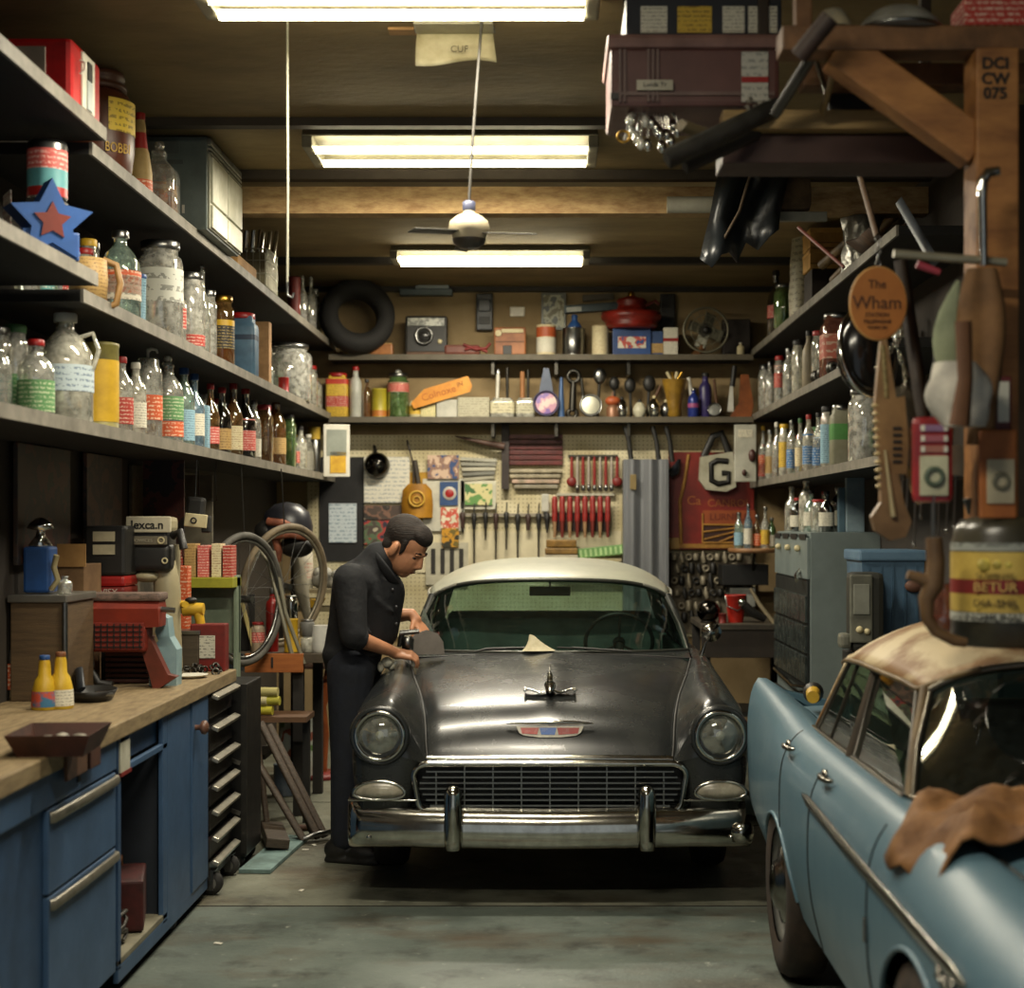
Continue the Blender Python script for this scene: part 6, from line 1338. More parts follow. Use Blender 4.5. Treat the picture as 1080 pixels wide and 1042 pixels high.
for i, (px, r_, h_, m_, lab) in enumerate(((656, .045, .16, CHROME, 'small chrome jug with dark mouth on the lower back shelf'), (675, .052, .14, M('#c5c0a6', .4), 'round cream knob-topped pot on the lower back shelf'), (690, .05, .17, CHROME, 'chrome teapot with cream lid on the lower back shelf'), (703, .05, .14, STEEL, 'squat steel teapot beside the golden vase'))):
    t = thing('small_pot', lab, 'pot', (bx(px, 12.33), 12.33 + .05 * (i % 2), zM)); q = MB(); q.lathe([(r_ * .6, 0), (r_, h_ * .25), (r_ * 1.05, h_ * .5), (r_ * .6, h_ * .8), (r_ * .3, h_ * .88)], 20); q.build('pot', m_, t); q = MB(); q.ball((0, 0, h_ * .93), r_ * .32, 10, 8); q.build('lid_knob', CREAM if i > 1 else BLACK, t)
t = thing('golden_vase', 'golden yellow flared vase of cut rods on the lower back shelf', 'vase', (bx(711), 12.36, zM)); q = MB(); q.lathe([(.04, 0), (.06, .02), (.055, .1), (.075, .2), (.10, .30)], 18); q.build('vase', M('#a6802e', .35, .2, '#7f6020', 8), t)
for i in range(4): q = MB(); q.tube([(0, 0, .25), (-.06 + .04 * i, -.02, .36)], .014, 6); q.build('rod', GOLD if i % 2 else CREAM, t)
q = MB(); q.tube([(-.11, 0, .25), (-.2, 0, .05)], .012, 6); q.build('side_rod', BROWN, t)
item('round', (bx(731), 12.34, zM), .22, .045, M('#2b3a86', .25, .2), 'blue bottle with pink band beside the golden vase', cap=STEEL, band=(M('#a04a7a', .4), .35, .5))
stick(733, 440, 398, .02, .014, M('#d8d4c8', .4), 'white_brush', 'pale brush leaning behind the blue and pink bottle', 'brush', dx=-.05)
item('tall', (bx(744), 12.39, zM), .34, .05, M('#3b3166', .35, 0, '#2b2450', 6), 'tall purple bottle with black neck on the lower back shelf', cap=BLACK)
stick(757, 436, 400, .012, .012, BROWN, 'spoon', 'thin brown handled spoon leaning by the purple bottle', 'spoon', dx=-.03)
t = thing('putty_knife', 'black handled knife with white blade near the end of the lower back shelf', 'knife', (bx(771), 12.38, zM + .05)); q = MB(); q.prism([(-.03, 0), (.02, 0), (.015, .2), (-.005, .24)], .01); q.build('blade', M('#d6d4c8', .3), t); q = MB(); q.tube([(.01, 0, .2), (.03, .01, .36)], .022, 8); q.build('handle', BLACK, t)
t = thing('wood_offcut', 'orange-brown wood offcut at the far end of the lower back shelf', 'wood', (bx(781), 12.38, zM)); q = MB(); q.prism([(-.09, 0), (.08, 0), (.1, .1), (.06, .34), (.0, .34), (-.01, .12)], .06); q.build('offcut', M('#94501f', .6, 0, '#6e3914', 6), t)
for i, (px, y0, y1) in enumerate(((498, 452, 384), (600, 452, 446))): pass
# ------------------------------------------------------------------ tools and papers hung on the pegboard
YP = 12.54
def flat(px0, py0, px1, py1, name, mat, lab, cat, y=YP, th=.012, rot=None, bev=0.):
    x0, x1, z0, z1 = bx(px0, y), bx(px1, y), bz(py1, y), bz(py0, y)
    return tag(B(((x0+x1)/2, y, (z0+z1)/2), (x1-x0, th, z1-z0), name, mat, None, bev, rot), lab, cat)
flat(337, 482, 384, 592, 'black_board', M('#1c1b1b', .7), 'black board on the back wall behind the man', 'board', 12.565, .016)
flat(384, 482, 432, 530, 'white_sheet', printed('#d2cdbc', '#7d8790', 40, 40), 'white notice sheet under the steel dome', 'notice')
flat(384, 533, 424, 548, 'car_photo', picture(['#4a3c34', '#7a5a4a', '#2f2a26', '#9a8a78'], 12), 'dark photo strip below the white notice sheet', 'photo'); flat(384, 549, 424, 574, 'race_poster', picture(['#2c2a38', '#a03a34', '#55664a', '#4a4038', '#b0a890'], 11), 'colourful race poster behind the man', 'poster')
flat(347, 531, 376, 572, 'printed_page', printed('#c3ccd0', '#5f7f94', 44, 30), 'pale blue printed page on the black board', 'page', 12.55)
flat(430, 498, 459, 556, 'yellow_banner', M('#b58a20', .6, 0, '#9a7014', 6), 'yellow banner behind the golden bag', 'banner', 12.555)
t = thing('golden_bag', 'golden yellow cloth bag with round emblem hanging on the pegboard', 'bag', (bx(440, 12.5), 12.51, bz(546, 12.5))); q = MB(); q.rings([[(x, y, z) for x, y, z in ((-w, -.02, z), (0, -.05, z), (w, -.02, z), (w, .02, z), (0, .03, z), (-w, .02, z))] for w, z in ((.12, 0), (.125, .1), (.115, .22), (.07, .27))], True, (True, True), True); q.build('bag', M('#b07c1a', .6, 0, '#8a5d10', 6), t); q = MB(); q.torus((0, -.055, .15), .06, .008, 26, 6, (86, 0, 0)); q.torus((0, -.058, .14), .028, .006, 20, 6, (86, 0, 0)); q.build('emblem', M('#d3a73c', .5), t); q = MB(); q.tube([(-.03, 0, .27), (-.03, .0, .42), (-.08, 0, .62)], .007, 6); q.tube([(.01, 0, .27), (-.02, 0, .46)], .02, 8); q.build('strap', M('#3a322a', .6), t)
t = thing('steel_dome', 'shiny steel dome lamp shade hanging above the white notice sheet', 'lamp shade', (bx(396), 12.5, bz(490)), rot=(72, 0, 25)); q = MB(); q.lathe([(.105, 0), (.10, .03), (.075, .07), (.03, .095), (.004, .1)], 24); q.build('dome', M('#5a5854', .15, 1.), t); q = MB(); q.tube([(0, .10, -.0), (0, .17, -.02)], .014, 6); q.build('hook', DARKSTEEL, t)
for a in ((451, 480, 484, 505, 'blue_magazine', picture(['#2b4470', '#8a6a5a', '#c4a890', '#2b4470'], 13), 'blue bordered magazine cover on the pegboard', 'magazine'), (464, 508, 483, 533, 'emblem_card', M('#2c4a78', .5), 'blue card with round red emblem on the pegboard', 'card'), (465, 535, 484, 557, 'fruit_card', picture(['#c9c2a8', '#c0503c', '#d8cfb4', '#6f9ab0'], 16), 'white card with red splashes on the pegboard', 'card'), (466, 557, 484, 577, 'flower_card', picture(['#2c2a18', '#c08a20', '#6a5a20', '#33301c'], 14), 'dark card with yellow flower on the pegboard', 'card'), (446, 505, 490, 560, 'white_backing', M('#c3bfae', .6), 'white backing panel behind the small cards', 'board'), (486, 507, 523, 537, 'green_mount', M('#cdc9b4', .6), 'pale frame around the green print', 'mount')):
    flat(a[0], a[1], a[2], a[3], a[4], a[5], a[6], a[7], YP - (0 if a[4] in ('white_backing', 'green_mount') else .02))
t = thing('round_emblem', 'round red and white emblem on the small blue card', 'emblem', (bx(473), YP - .03, bz(520))); q = MB(); q.lathe([(.055, 0), (.05, .004), (.004, .004)], 22, rot=(90, 0, 0)); q.build('disc', M('#b9b4a8', .5), t); q = MB(); q.lathe([(.035, .004), (.03, .007), (.004, .007)], 20, rot=(90, 0, 0)); q.build('centre', RED, t)
t = thing('green_print', 'green and cream landscape print in the pale frame', 'print', (bx(504), YP - .02, bz(521))); B((0, 0, 0), (.22, .01, .17), 'print', picture(['#3f6a3a', '#c9c08a', '#5d8a48', '#2f5030'], 9), t)
for i in range(5): tag(B((bx(504), YP - .012 * (i % 2), bz(484 + 5 * i)), (.29 - .01 * i, .03, .028), 'magazine', M(['#a9a696', '#8f8d80', '#b9b4a0', '#77766c', '#a19c88'][i], .6), None, .003, (0, 3 - 2 * i, 0)), f'pale folded paper, {ordinal(i)} from the top of the stack on the pegboard', 'paper', 'folded papers on the pegboard')
t = thing('dark_rifle_rest', 'long dark tapered bar under the lower back shelf', 'bar', (bx(508), 12.46, bz(466)), rot=(0, 8, 0)); q = MB(); q.tube([(-.22, 0, .02), (.0, 0, .0), (.18, 0, -.01)], [.006, .02, .03], 8); q.build('bar', M('#4a3226', .6), t)
flat(529, 448, 537, 516, 'dark_post', M('#2c211c', .6), 'dark vertical post between the papers and the red slats', 'post', 12.50, .05)
t = thing('slat_rack', 'rack of dark red slats over white and tan bars on the back wall', 'rack', (bx(565), 12.54, bz(486)))
for i in range(6): B((0, 0, .20 - .042 * i), (.43, .02, .034), 'red_slat', M('#5e1a16', .5, 0, '#43110e', 9), t, .003)
for i, c in enumerate(('#b3a78a', '#a89c80', '#b89a86', '#8a8474')): B((-.01 + .004 * i, -.01, -.075 - .042 * i), (.44 - .03 * i, .03, .03), 'pale_bar', M(c, .5, 0, '#7d745f', 10), t, .006)
t = thing('white_slat_crate', 'white slatted board with dark gaps behind the man at roof height', 'board', (bx(470), 12.55, bz(595))); B((0, 0, 0), (.34, .02, .34), 'board', M('#b8b29c', .7), t)
for i in range(4): B((-.11 + .075 * i, -.012, .02), (.035, .01, .2), 'slot', M('#2b2824', .7), t)
# screwdrivers with long blades
rk = thing('tool_rail', 'narrow rail holding the row of long dark screwdrivers', 'rail', (bx(533), 12.53, bz(543))); B((0, 0, 0), (.80, .03, .025), 'rail', M('#8a8272', .6), rk, .003)
SD = ((488, 548, 562), (500, 549, 600), (512, 548, 570), (523, 549, 592), (534, 548, 580), (546, 550, 590), (557, 550, 556), (568, 549, 598), (577, 549, 562))
for i, (px, py, pe) in enumerate(SD):
    t = thing('screwdriver', f'long dark screwdriver, {ordinal(i)} along the narrow rail from the cards', 'screwdriver', (bx(px, 12.5), 12.50, bz(py)), group='screwdrivers on the narrow rail')
    L = bz(py) - bz(pe); q = MB(); q.tube([(0, 0, -.06), (0, 0, -L)], [.0085, .006], 6); q.build('shank', DARKSTEEL, t); q = MB(); q.tube([(0, 0, .06), (0, 0, .05), (0, 0, .0), (0, 0, -.07)], [.012, .022, .018, .014], 8); q.build('handle', BLACK if i % 3 else M('#3a2620', .5), t); q = MB(); q.tube([(0, 0, .06), (.005, 0, .14)], .006, 6); q.build('hook_wire', STEEL, t)
# red spanner row and red screwdriver row
t = thing('spanner_rail', 'steel rail carrying the upper row of red handled spanners', 'rail', (bx(626), 12.54, bz(480))); B((0, 0, 0), (.40, .02, .02), 'rail', DARKSTEEL, t)
for i in range(9):
    px = 603 + 6 * i; big = i in (0, 8); t = thing('spanner', f'red handled spanner, {ordinal(i)} from the slats in the upper red row', 'spanner', (bx(px, 12.5), 12.51, bz(481)), group='red spanners in the upper row')
    L = .20 if big else .25; q = MB(); q.tube([(0, 0, 0), (0, 0, -.06), (0, 0, -L)], [.008, .013, .014], 8); q.build('handle', M('#8a231d', .4) if i % 2 == 0 else M('#b3a89a', .35, .4), t); q = MB(); q.ball((0, -.005, -L), (.042 if big else .018, .02, .04 if big else .03), 12, 8); q.build('jaw', DRED if big else STEEL, t)
t = thing('driver_rail', 'white rail carrying the lower row of red screwdrivers', 'rail', (bx(614), 12.54, bz(521))); B((.03, 0, 0), (.46, .04, .02), 'rail', M('#b5b09c', .5), t); B((0, .0, -.22), (.45, .02, .15), 'dark_holder', M('#2b1714', .6), t)
for i in range(8):
    px = 585 + 8 * i; t = thing('screwdriver', f'red handled screwdriver, {ordinal(i)} from the long black ones in the lower red row', 'screwdriver', (bx(px, 12.48), 12.48, bz(523)), group='red screwdrivers in the lower row')
    q = MB(); q.tube([(0, 0, 0), (0, 0, -.03), (0, 0, -.2)], [.014, .024, .022], 8); q.build('handle', M('#96302a', .35, 0, '#7a1f1b', 20), t); q = MB(); q.tube([(0, 0, -.2), (0, 0, -.33)], [.018, .012], 8); q.build('shank', M('#6f2a22', .4) if i % 2 else M('#9b7a58', .4), t)
t = thing('putty_tag', 'white spatula hanging at the start of the lower red row', 'spatula', (bx(575), 12.50, bz(530))); B((0, 0, 0), (.06, .015, .14), 'blade', M('#b9b6a8', .4), t, .008); B((0, 0, -.1), (.025, .02, .06), 'handle', BLACK, t, .005)
t = thing('brass_case', 'yellow-brown stacked brass case on the ledge over the car roof', 'case', (bx(592), 12.46, bz(588))); B((0, 0, .05), (.26, .12, .05), 'case_bottom', M('#8a6a34', .4, .2, '#64491f', 12), t, .01); B((.0, 0, .11), (.24, .12, .06), 'case_top', M('#9a7430', .4, .2, '#6d5020', 12), t, .01); B((0, 0, .01), (.26, .12, .02), 'case_foot', M('#b9b09a', .5), t)
t = thing('green_strip', 'pale green toothed plastic strip on the wall over the car roof', 'strip', (bx(634), 12.48, bz(582)), rot=(0, -6, 0)); B((0, 0, 0), (.38, .04, .08), 'strip', M('#6f9a5a', .5), t, .004)
for i in range(9): B((-.16 + .04 * i, -.022, 0), (.018, .01, .06), 'tooth', M('#a9c88a', .5), t)
flat(440, 560, 655, 604, 'plain_backing', M('#cfc5a5', .7, 0, '#bbb092', 3), 'plain cream panel below the screwdrivers', 'board', 12.565, .01)
flat(585, 589, 655, 592, 'small_ledge', M('#a99c78', .6), 'thin cream ledge under the brass case', 'ledge', 12.47, .17)
# corrugated locker, red sign, letter bag
t = thing('steel_locker', 'tall corrugated steel locker panel against the back wall', 'locker', (bx(680, 12.4), 12.42, 0)); q = MB(); pts = []
x0, x1 = bx(657, 12.4) - bx(680, 12.4), bx(704, 12.4) - bx(680, 12.4); zt_ = bz(485, 12.4)
prof = [(lerp(x0, x1, i / 48), -.14 + .025 * cos(i / 48 * 5 * pi) * (1 if 2 < i < 46 else .3)) for i in range(49)]
q.rings([[(x, y, z) for x, y in prof] + [(x1, .1, z), (x0, .1, z)] for z in (0, zt_)], True, (True, True), True); q.build('locker_body', M('#8b8d90', .36, .35, '#6d6f72', 3., .5, .25, 0, 60, 0, (6, 6, .6)), t); B((-.10, -.175, zt_ - .18), (.05, .012, .12), 'label_holder', M('#8d7a50', .4, .4), t, .004)
for i, (px, lab) in enumerate(((663, 'first'), (692, 'second'), (706, 'third'))):
    t = thing('tie_strap', f'black strap hung above the steel locker, {lab} from the red spanners', 'strap', (bx(px), 12.34, bz(450))); q = MB(); q.tube([(-.03, 0, .0), (.0, 0, -.12), (.02, 0, -.28)], [.02, .018, .022], 6, flat=(1, .4)); q.build('strap', BLACK, t)
t = thing('plastic_trough', 'dark curved handle hanging beside the steel locker', 'handle bar', (bx(711), 12.46, bz(492))); q = MB(); q.tube([(-.03, 0, -.06), (.02, 0, -.03), (.05, 0, .06)], [.05, .045, .012], 10); q.build('bar', M('#22252c', .25), t)
t = thing('red_sign', 'old red advertising sign with yellow border and road picture', 'sign', (bx(752), 12.52, bz(528)))
w_, h_ = bx(797) - bx(706), bz(476) - bz(580); B((0, 0, 0), (w_, .03, h_), 'sign_plate', M('#7f2015', .45, 0, '#611710', 5), t, .006)
YB_ = M('#a97a32', .5, 0, '#8a5f22', 8); B((0, -.018, -h_/2 + .03), (w_, .01, .035), 'border', YB_, t); q = MB(); q.tube([(-w_/2 + .10, -.018, -h_/2 + .04), (-w_/2 + .09, -.018, .0), (-w_/2 + .12, -.018, .12), (-w_/2 + .16, -.018, h_/2 - .02)], .014, 6); q.build('border_curve', YB_, t); B((-w_/2 + .04, -.02, -h_/2 + .05), (.09, .012, .09), 'corner_tab', M('#b08a48', .5), t, .01)
text('Ca', .10, M('#a8602c', .6), t, (-.14, -.018, -.0), (90, 0, 0)); text('CANROL', .085, M('#a8602c', .6), t, (.14, -.018, -.02), (90, 0, 0)); B((.14, -.017, -.13), (.42, .006, .11), 'orange_panel', M('#96481f', .5), t); text('LURNBLE', .075, M('#6a2413', .6), t, (.14, -.022, -.13), (90, 0, 0))
B((.14, -.017, -.26), (.42, .006, .15), 'road_panel', M('#3a1c12', .5), t)
for a, b2 in (((-.07, -.19), (.33, -.195)), ((-.07, -.25), (.34, -.20)), ((-.06, -.31), (.34, -.21)), ((.06, -.33), (.345, -.22)), ((-.07, -.335), (-.07, -.10)), ((-.07, -.335), (.34, -.335))): q = MB(); q.tube([(a[0], -.022, a[1]), (b2[0], -.022, b2[1])], .009, 5); q.build('road_line', YB_, t)
t = thing('letter_bag', 'black and white bag with a big C-shaped letter hanging over the red sign', 'bag', (bx(757), 12.42, bz(497)), rot=(0, -3, 0)); q = MB(); q.rings([[(x, y, z) for x, z in ((-.13, .12), (.13, .15), (.14, -.13), (.06, -.165), (-.10, -.14), (-.15, -.06))] for y in (-.04, .04)], True, (True, True), False); q.build('bag', M('#b5b19c', .6, 0, '#98947f', 7), t); q = MB(); q.tube([(.085, -.048, .075), (.0, -.048, .085), (-.05, -.048, .06), (-.055, -.048, -.07), (0, -.048, -.10), (.08, -.048, -.09), (.085, -.048, -.02), (.03, -.048, -.015)], .022, 4, flat=(.3, 1), up=(0, 1, 0)); q.build('letter', BLACK, t); q = MB(); q.tube([(-.10, 0, .12), (-.02, .0, .28), (.05, 0, .3), (.1, 0, .14)], .03, 8, flat=(1, .5)); q.build('handles', BLACK, t)
# sockets and clamps on the dark board under the red sign
flat(706, 583, 792, 668, 'socket_board', M('#6d6453', .8, 0, '#4c4538', 6), 'dull board carrying rows of black sockets under the red sign', 'board', 12.56, .014)
n = 0
for row, (py, k) in enumerate(((588, 10), (600, 9), (613, 9), (626, 8), (640, 7), (652, 6))):
    for j in range(k):
        px = 711 + j * (76 / 10) + (3 if row % 2 else 0)
        if px > 772 and row in (2, 3, 4): continue
        o = MB(); kind = (row + j) % 3; h = .05 + .03 * ((j * 7 + row * 3) % 3) / 2
        if kind == 0: o.lathe([(.02, 0), (.024, .01), (.024, h), (.014, h + .006)], 10, (0, 0, -h/2))
        elif kind == 1: o.tube([(0, 0, h * .7), (0, -.01, 0), (.01, -.01, -h * .7)], [.010, .022, .014], 8)
        else: o.torus((0, -.01, 0), .022, .009, 14, 6, (90, 0, 0)); 
        o = o.build('socket_tool', BLACK if (row * j) % 4 else M('#8f8672', .5, .3), None, (bx(px, 12.53), 12.525, bz(py))); n += 1
        tag(o, f'small dark tool, {ordinal(j)} along the {ordinal(row)} row of the board under the red sign', 'socket', 'small tools on the board under the red sign')
# low bench at the back right
t = thing('rear_bench', 'dark wooden bench at the back beside the grey car roof', 'bench', (1.36, 11.6, 0)); B((.05, 0, .98), (.66, .9, .04), 'bench_top', M('#4a4335', .6, 0, '#332d24', 5), t, .004); B((.05, -.42, .86), (.64, .03, .2), 'front_apron', M('#2f261d', .6, 0, '#231c15', 7), t, .004)
for x in (-.24, .36):
    for y in (-.38, .38): B((x, y, .48), (.06, .06, .96), 'leg', M('#1f1b17', .7), t)
B((.05, -.1, .35), (.6, .6, .03), 'lower_shelf', BLACK, t)
t = thing('steel_globe', 'dark polished steel ball on the rear bench', 'ball', (bx(747, 11.35), 11.35, 1.0)); q = MB(); q.ball((0, 0, .085), .085, 22, 14); q.build('globe', M('#4a4642', .15, 1.), t); q = MB(); q.torus((0, 0, .008), .05, .008, 20, 6); q.build('ring_foot', DARKSTEEL, t)
t = thing('red_bucket', 'bright red plastic bucket on the rear bench', 'bucket', (bx(776, 11.4), 11.4, 1.0)); q = MB(); q.lathe([(.055, 0), (.075, .19), (.08, .2), (.07, .2), (.05, .01)], 22); q.build('bucket', M('#b3281a', .4, 0, '#8f1c12', 7), t); q = MB(); q.tube([(-.075, 0, .19), (-.07, -.06, .12), (0, -.09, .09), (.07, -.06, .12), (.075, 0, .19)], .005, 6); q.build('handle', STEEL, t)
item('can', (bx(762, 11.3), 11.3, 1.0), .07, .03, DRED, 'tiny dark red tin on the rear bench before the bucket')
t = thing('angle_grinder', 'chrome and black hand tool leaning on the rear bench', 'tool', (bx(792, 11.3), 11.28, 1.0)); q = MB(); q.tube([(-.06, -.02, .14), (.0, -.01, .08), (.10, 0, .03)], [.03, .035, .025], 10); q.build('tool_body', BLACK, t); q = MB(); q.ball((-.07, -.02, .15), (.03, .03, .03)); q.build('chrome_nose', CHROME, t); q = MB(); q.tube([(-.0, .05, .25), (.06, .03, .14), (.17, .0, -.01)], [.012, .016, .02], 8); q.build('pale_handle', M('#8a7d62', .5), t)
t = thing('black_tray', 'long black tray fixed to the wall under the red sign', 'tray', (bx(785, 12.2), 12.28, bz(606, 12.2))); B((0, 0, 0), (.36, .3, .16), 'tray', M('#131313', .5), t, .006)
t = thing('white_bin', 'pale grey plastic bin on the wall below the black tray', 'bin', (bx(783, 12.2), 12.3, bz(630, 12.2))); B((0, 0, 0), (.20, .25, .15), 'bin', M('#8f9089', .5, 0, '#73746e', 6), t, .01)
t = thing('bottle_tray', 'round tan tray of little bottles at the back wall corner', 'tray', (bx(797, 11.9), 12.0, bz(583, 11.9))); q = MB(); q.lathe([(.19, 0), (.20, .01), (.2, .03), (.19, .035), (.18, .015), (.0, .012)], 26); q.build('tray', M('#a5805a', .5, 0, '#865f3c', 8), t); q = MB(); q.tube([(0, 0, -.005), (0.02, .2, -.2)], .012, 6); q.build('bracket', DARKSTEEL, t)
for i, (dx, h, m_, kd) in enumerate(((-.12, .28, TEAL, 'round'), (-.05, .34, BLUEG, 'wine'), (.02, .26, AMBER, 'round'), (.08, .32, CLEAR, 'wine'), (.13, .24, GREENG, 'round'))): item(kd, (bx(797, 11.9) + dx, 11.97 - .02 * (i % 2), bz(583, 11.9) + .015), h, .035, m_, ['teal bottle on the round tan tray', 'tall blue-grey bottle on the round tan tray', 'amber bottle on the round tan tray', 'tall clear bottle on the round tan tray', 'green bottle on the round tan tray'][i], cap=STEEL, label=PR[['lblue', 'white', 'orange', 'yellow', 'white'][i]])
# ------------------------------------------------------------------ shelves on the cabinet side
XE = 1.61
ZR = {'top': 3.095, 'mid': 2.58, 'low': 2.05}
board(XE, XR, 7.22, 12.6, ZR['top'], 'topmost shelf over the grey parts cabinet, with cardboard boxes', 'L')
board(XE, XR, 7.22, 12.6, ZR['mid'], 'middle shelf over the grey parts cabinet', 'L')
board(XE, XR, 7.22, 12.6, ZR['low'], 'lowest shelf over the grey parts cabinet, crowded with small bottles', 'L')
RSH = {'top': 'top cabinet shelf', 'mid': 'middle cabinet shelf', 'low': 'lowest cabinet shelf'}
def rightrow(lev, rows, xw=1.70):
    z = ZR[lev]
    for i, (px, w, topy, kind, mat, kw, desc) in enumerate(rows):
        kw = dict(kw); x = kw.pop('x', xw); y = min(12.4, x * FPX / (px - CX)); s = FPX / y; h = max(.04, (CY - (z - H) * s - topy) / s)
        item(kind, (x, y, z), h, w * .56 / s, mat, f'{desc}, {ordinal(i)} from far end of {RSH[lev]}', group=f'goods along the {RSH[lev]}', **kw)
rightrow('mid', [
 (793, 12, 388, 'jar', SILV, dict(cap=C['s'], liquid=LIQ['white'], lq=.6), 'silvery jar with milky contents'),
 (803, 11, 386, 'jar', SILV, dict(cap=C['s']), 'clear silvery jar'),
 (812, 11, 384, 'round', SILV, dict(cap=C['s'], liquid=LIQ['white'], lq=.4), 'silvery bottle with pale contents'),
 (822, 10, 378, 'jar', CLEAR, dict(cap=C['r'], label=PR['red'], lz=(.4, .85)), 'jar with red lid and red label'),
 (832, 12, 370, 'tall', CLEAR, dict(cap=C['s'], liquid=LIQ['grey'], lq=.5), 'tall clear jar of hardware'),
 (842, 13, 362, 'jar', DUSTY, dict(cap=C['k'], top='ball'), 'dusty jar with ball finial'),
 (853, 13, 352, 'round', M('#8a7f68', .5), dict(cap=C['k']), 'dull tan bottle with long neck'),
 (864, 15, 352, 'jar', CLEAR, dict(cap=C['r'], liquid=LIQ['brown'], lq=.3), 'clear jar of brown parts'),
 (883, 30, 334, 'sjar', PINKG, dict(cap=C['s'], label=printed('#a85a48', '#c9b8a0', 30, 24), lz=(.3, .7), liquid=LIQ['grey'], lq=.3), 'big square jar with red ring print'),
 (876, 9, 318, 'wine', DARKG, dict(cap=C['r'], x=1.9), 'dark red-capped bottle behind the square jar'),
 (888, 9, 310, 'wine', DARKG, dict(cap=C['r'], x=1.9), 'second dark red-capped bottle behind the square jar'),
])
for i, (px, py, dx) in enumerate(((868, 384, 0), (878, 380, 0), (861, 389, 0))):
    x = 1.65; y = x * FPX / (px - CX); t = thing('dark_casting', ['dark round casting lying before the square jar, middle one', 'dark round casting before the square jar, near one', 'dark round casting before the square jar, far one'][i], 'casting', (x, y, ZR['mid'])); q = MB(); q.ball((0, 0, .045), (.04, .05, .045), 14, 9); q.build('casting', DARKSTEEL, t); q = MB(); q.torus((0, -.05, .05), .022, .008, 14, 6, (90, 0, 0)); q.build('ring', STEEL, t)
rightrow('low', [
 (796, 9, 470, 'round', CLEAR, dict(label=PR['red'], cap=C['r']), 'small clear bottle with red label'),
 (804, 9, 452, 'wine', CLEAR, dict(label=PR['orange'], cap=C['y'], liquid=LIQ['orange'], lq=.5), 'orange labelled bottle'),
 (812, 9, 456, 'round', DUSTY, dict(label=PR['tan'], cap=C['s']), 'dusty bottle with tan label'),
 (819, 9, 448, 'wine', CLEAR, dict(cap=C['w'], liquid=LIQ['amber'], lq=.4), 'clear bottle of amber liquid'),
 (827, 10, 450, 'jar', DUSTY, dict(cap=C['y'], label=PR['yellow'], lz=(.2, .7)), 'jar with yellow label'),
 (835, 10, 446, 'round', CLEAR, dict(label=PR['blue'], cap=C['s']), 'clear bottle with blue label'),
 (844, 10, 444, 'wine', CLEAR, dict(label=PR['cream'], cap=C['g']), 'green capped bottle with cream label'),
 (853, 12, 440, 'round', DUSTY, dict(label=PR['blue'], lz=(.15, .7), cap=C['r']), 'dusty bottle with big blue label'),
 (863, 11, 438, 'wine', CLEAR, dict(label=PR['blue'], lz=(.1, .6), cap=C['k']), 'black capped bottle with blue label'),
 (872, 12, 432, 'jar', DUSTY, dict(cap=C['k'], label=PR['lblue'], lz=(.1, .75)), 'jar with pale blue label'),
 (887, 20, 430, 'sjar', M('#8d8b78', .45, 0, '#78765f', 6), dict(cap=C['s'], label=M('#4f8a45', .5), lz=(.45, .72)), 'square putty-coloured can with green label'),
 (911, 30, 414, 'jar', SILV, dict(cap=C['s'], liquid=LIQ['grey'], lq=.8), 'large glass jar crammed with wire'),
], 1.69)
second_row(RSH['low'], ZR['low'], 1.845, 8.0, 12.2, .12, (.22, .32), 'second row on the lowest cabinet shelf', 15)
second_row(RSH['mid'], ZR['mid'], 1.86, 8.3, 12.2, .125, (.22, .32), 'second row on the middle cabinet shelf', 18)
t = thing('notice_card', 'white metal plate with two dark round knobs on the shelf end', 'plate', P(786, 478, 12.0)); B((0, 0, 0), (.17, .02, .44), 'plate', M('#b9b7a8', .5, 0, '#a09e90', 6), t, .01); B((0, -.012, .15), (.11, .004, .06), 'print', PAPER, t); q = MB(); q.ball((.05, -.03, -.02), (.03, .03, .05)); q.ball((-.01, -.02, -.15), (.018, .015, .025)); q.build('knobs', M('#4a2a24', .4), t)
# top cabinet shelf
zr = ZR['top']
item('wine', (1.68, 11.62, zr), .48, .065, DARKG, 'dark amber wine bottle on the top cabinet shelf', cap=BLACK, label=PR['red'], lz=(.3, .5), liquid=LIQ['orange'], lq=.3)
item('jar', (1.67, 11.95 - .45, zr) if 0 else (1.655, 11.05, zr), .30, .075, GREENG, 'glass jar half filled with green and yellow on the top cabinet shelf', cap=STEEL, liquid=M('#a8a65a', .4, 0, '#6fa86a', 14), lq=.8)
t = thing('paper_sack', 'rolled cream paper sack with pleats on the top cabinet shelf', 'sack', (1.70, 10.45, zr)); q = MB(); rr = []
for k in range(9):
    z = .075 * k; sc2 = 1 - .25 * (k / 8) ** 2; rr.append([((.10 * sc2 + .008 * sin(i * 3.1 + k)) * cos(2*pi*i/16), (.12 * sc2 + .008 * cos(i * 2.3 + k)) * sin(2*pi*i/16), z) for i in range(16)])
q.rings(rr); q.build('sack', printed('#a59f86', '#5f5a4c', 30, 26), t)
tag(B((1.84, 9.95, zr + .11), (.40, .30, .22), 'dark_carton', M('#2b2219', .7), None, .006), 'dark carton under the four cardboard boxes on the top cabinet shelf', 'box')
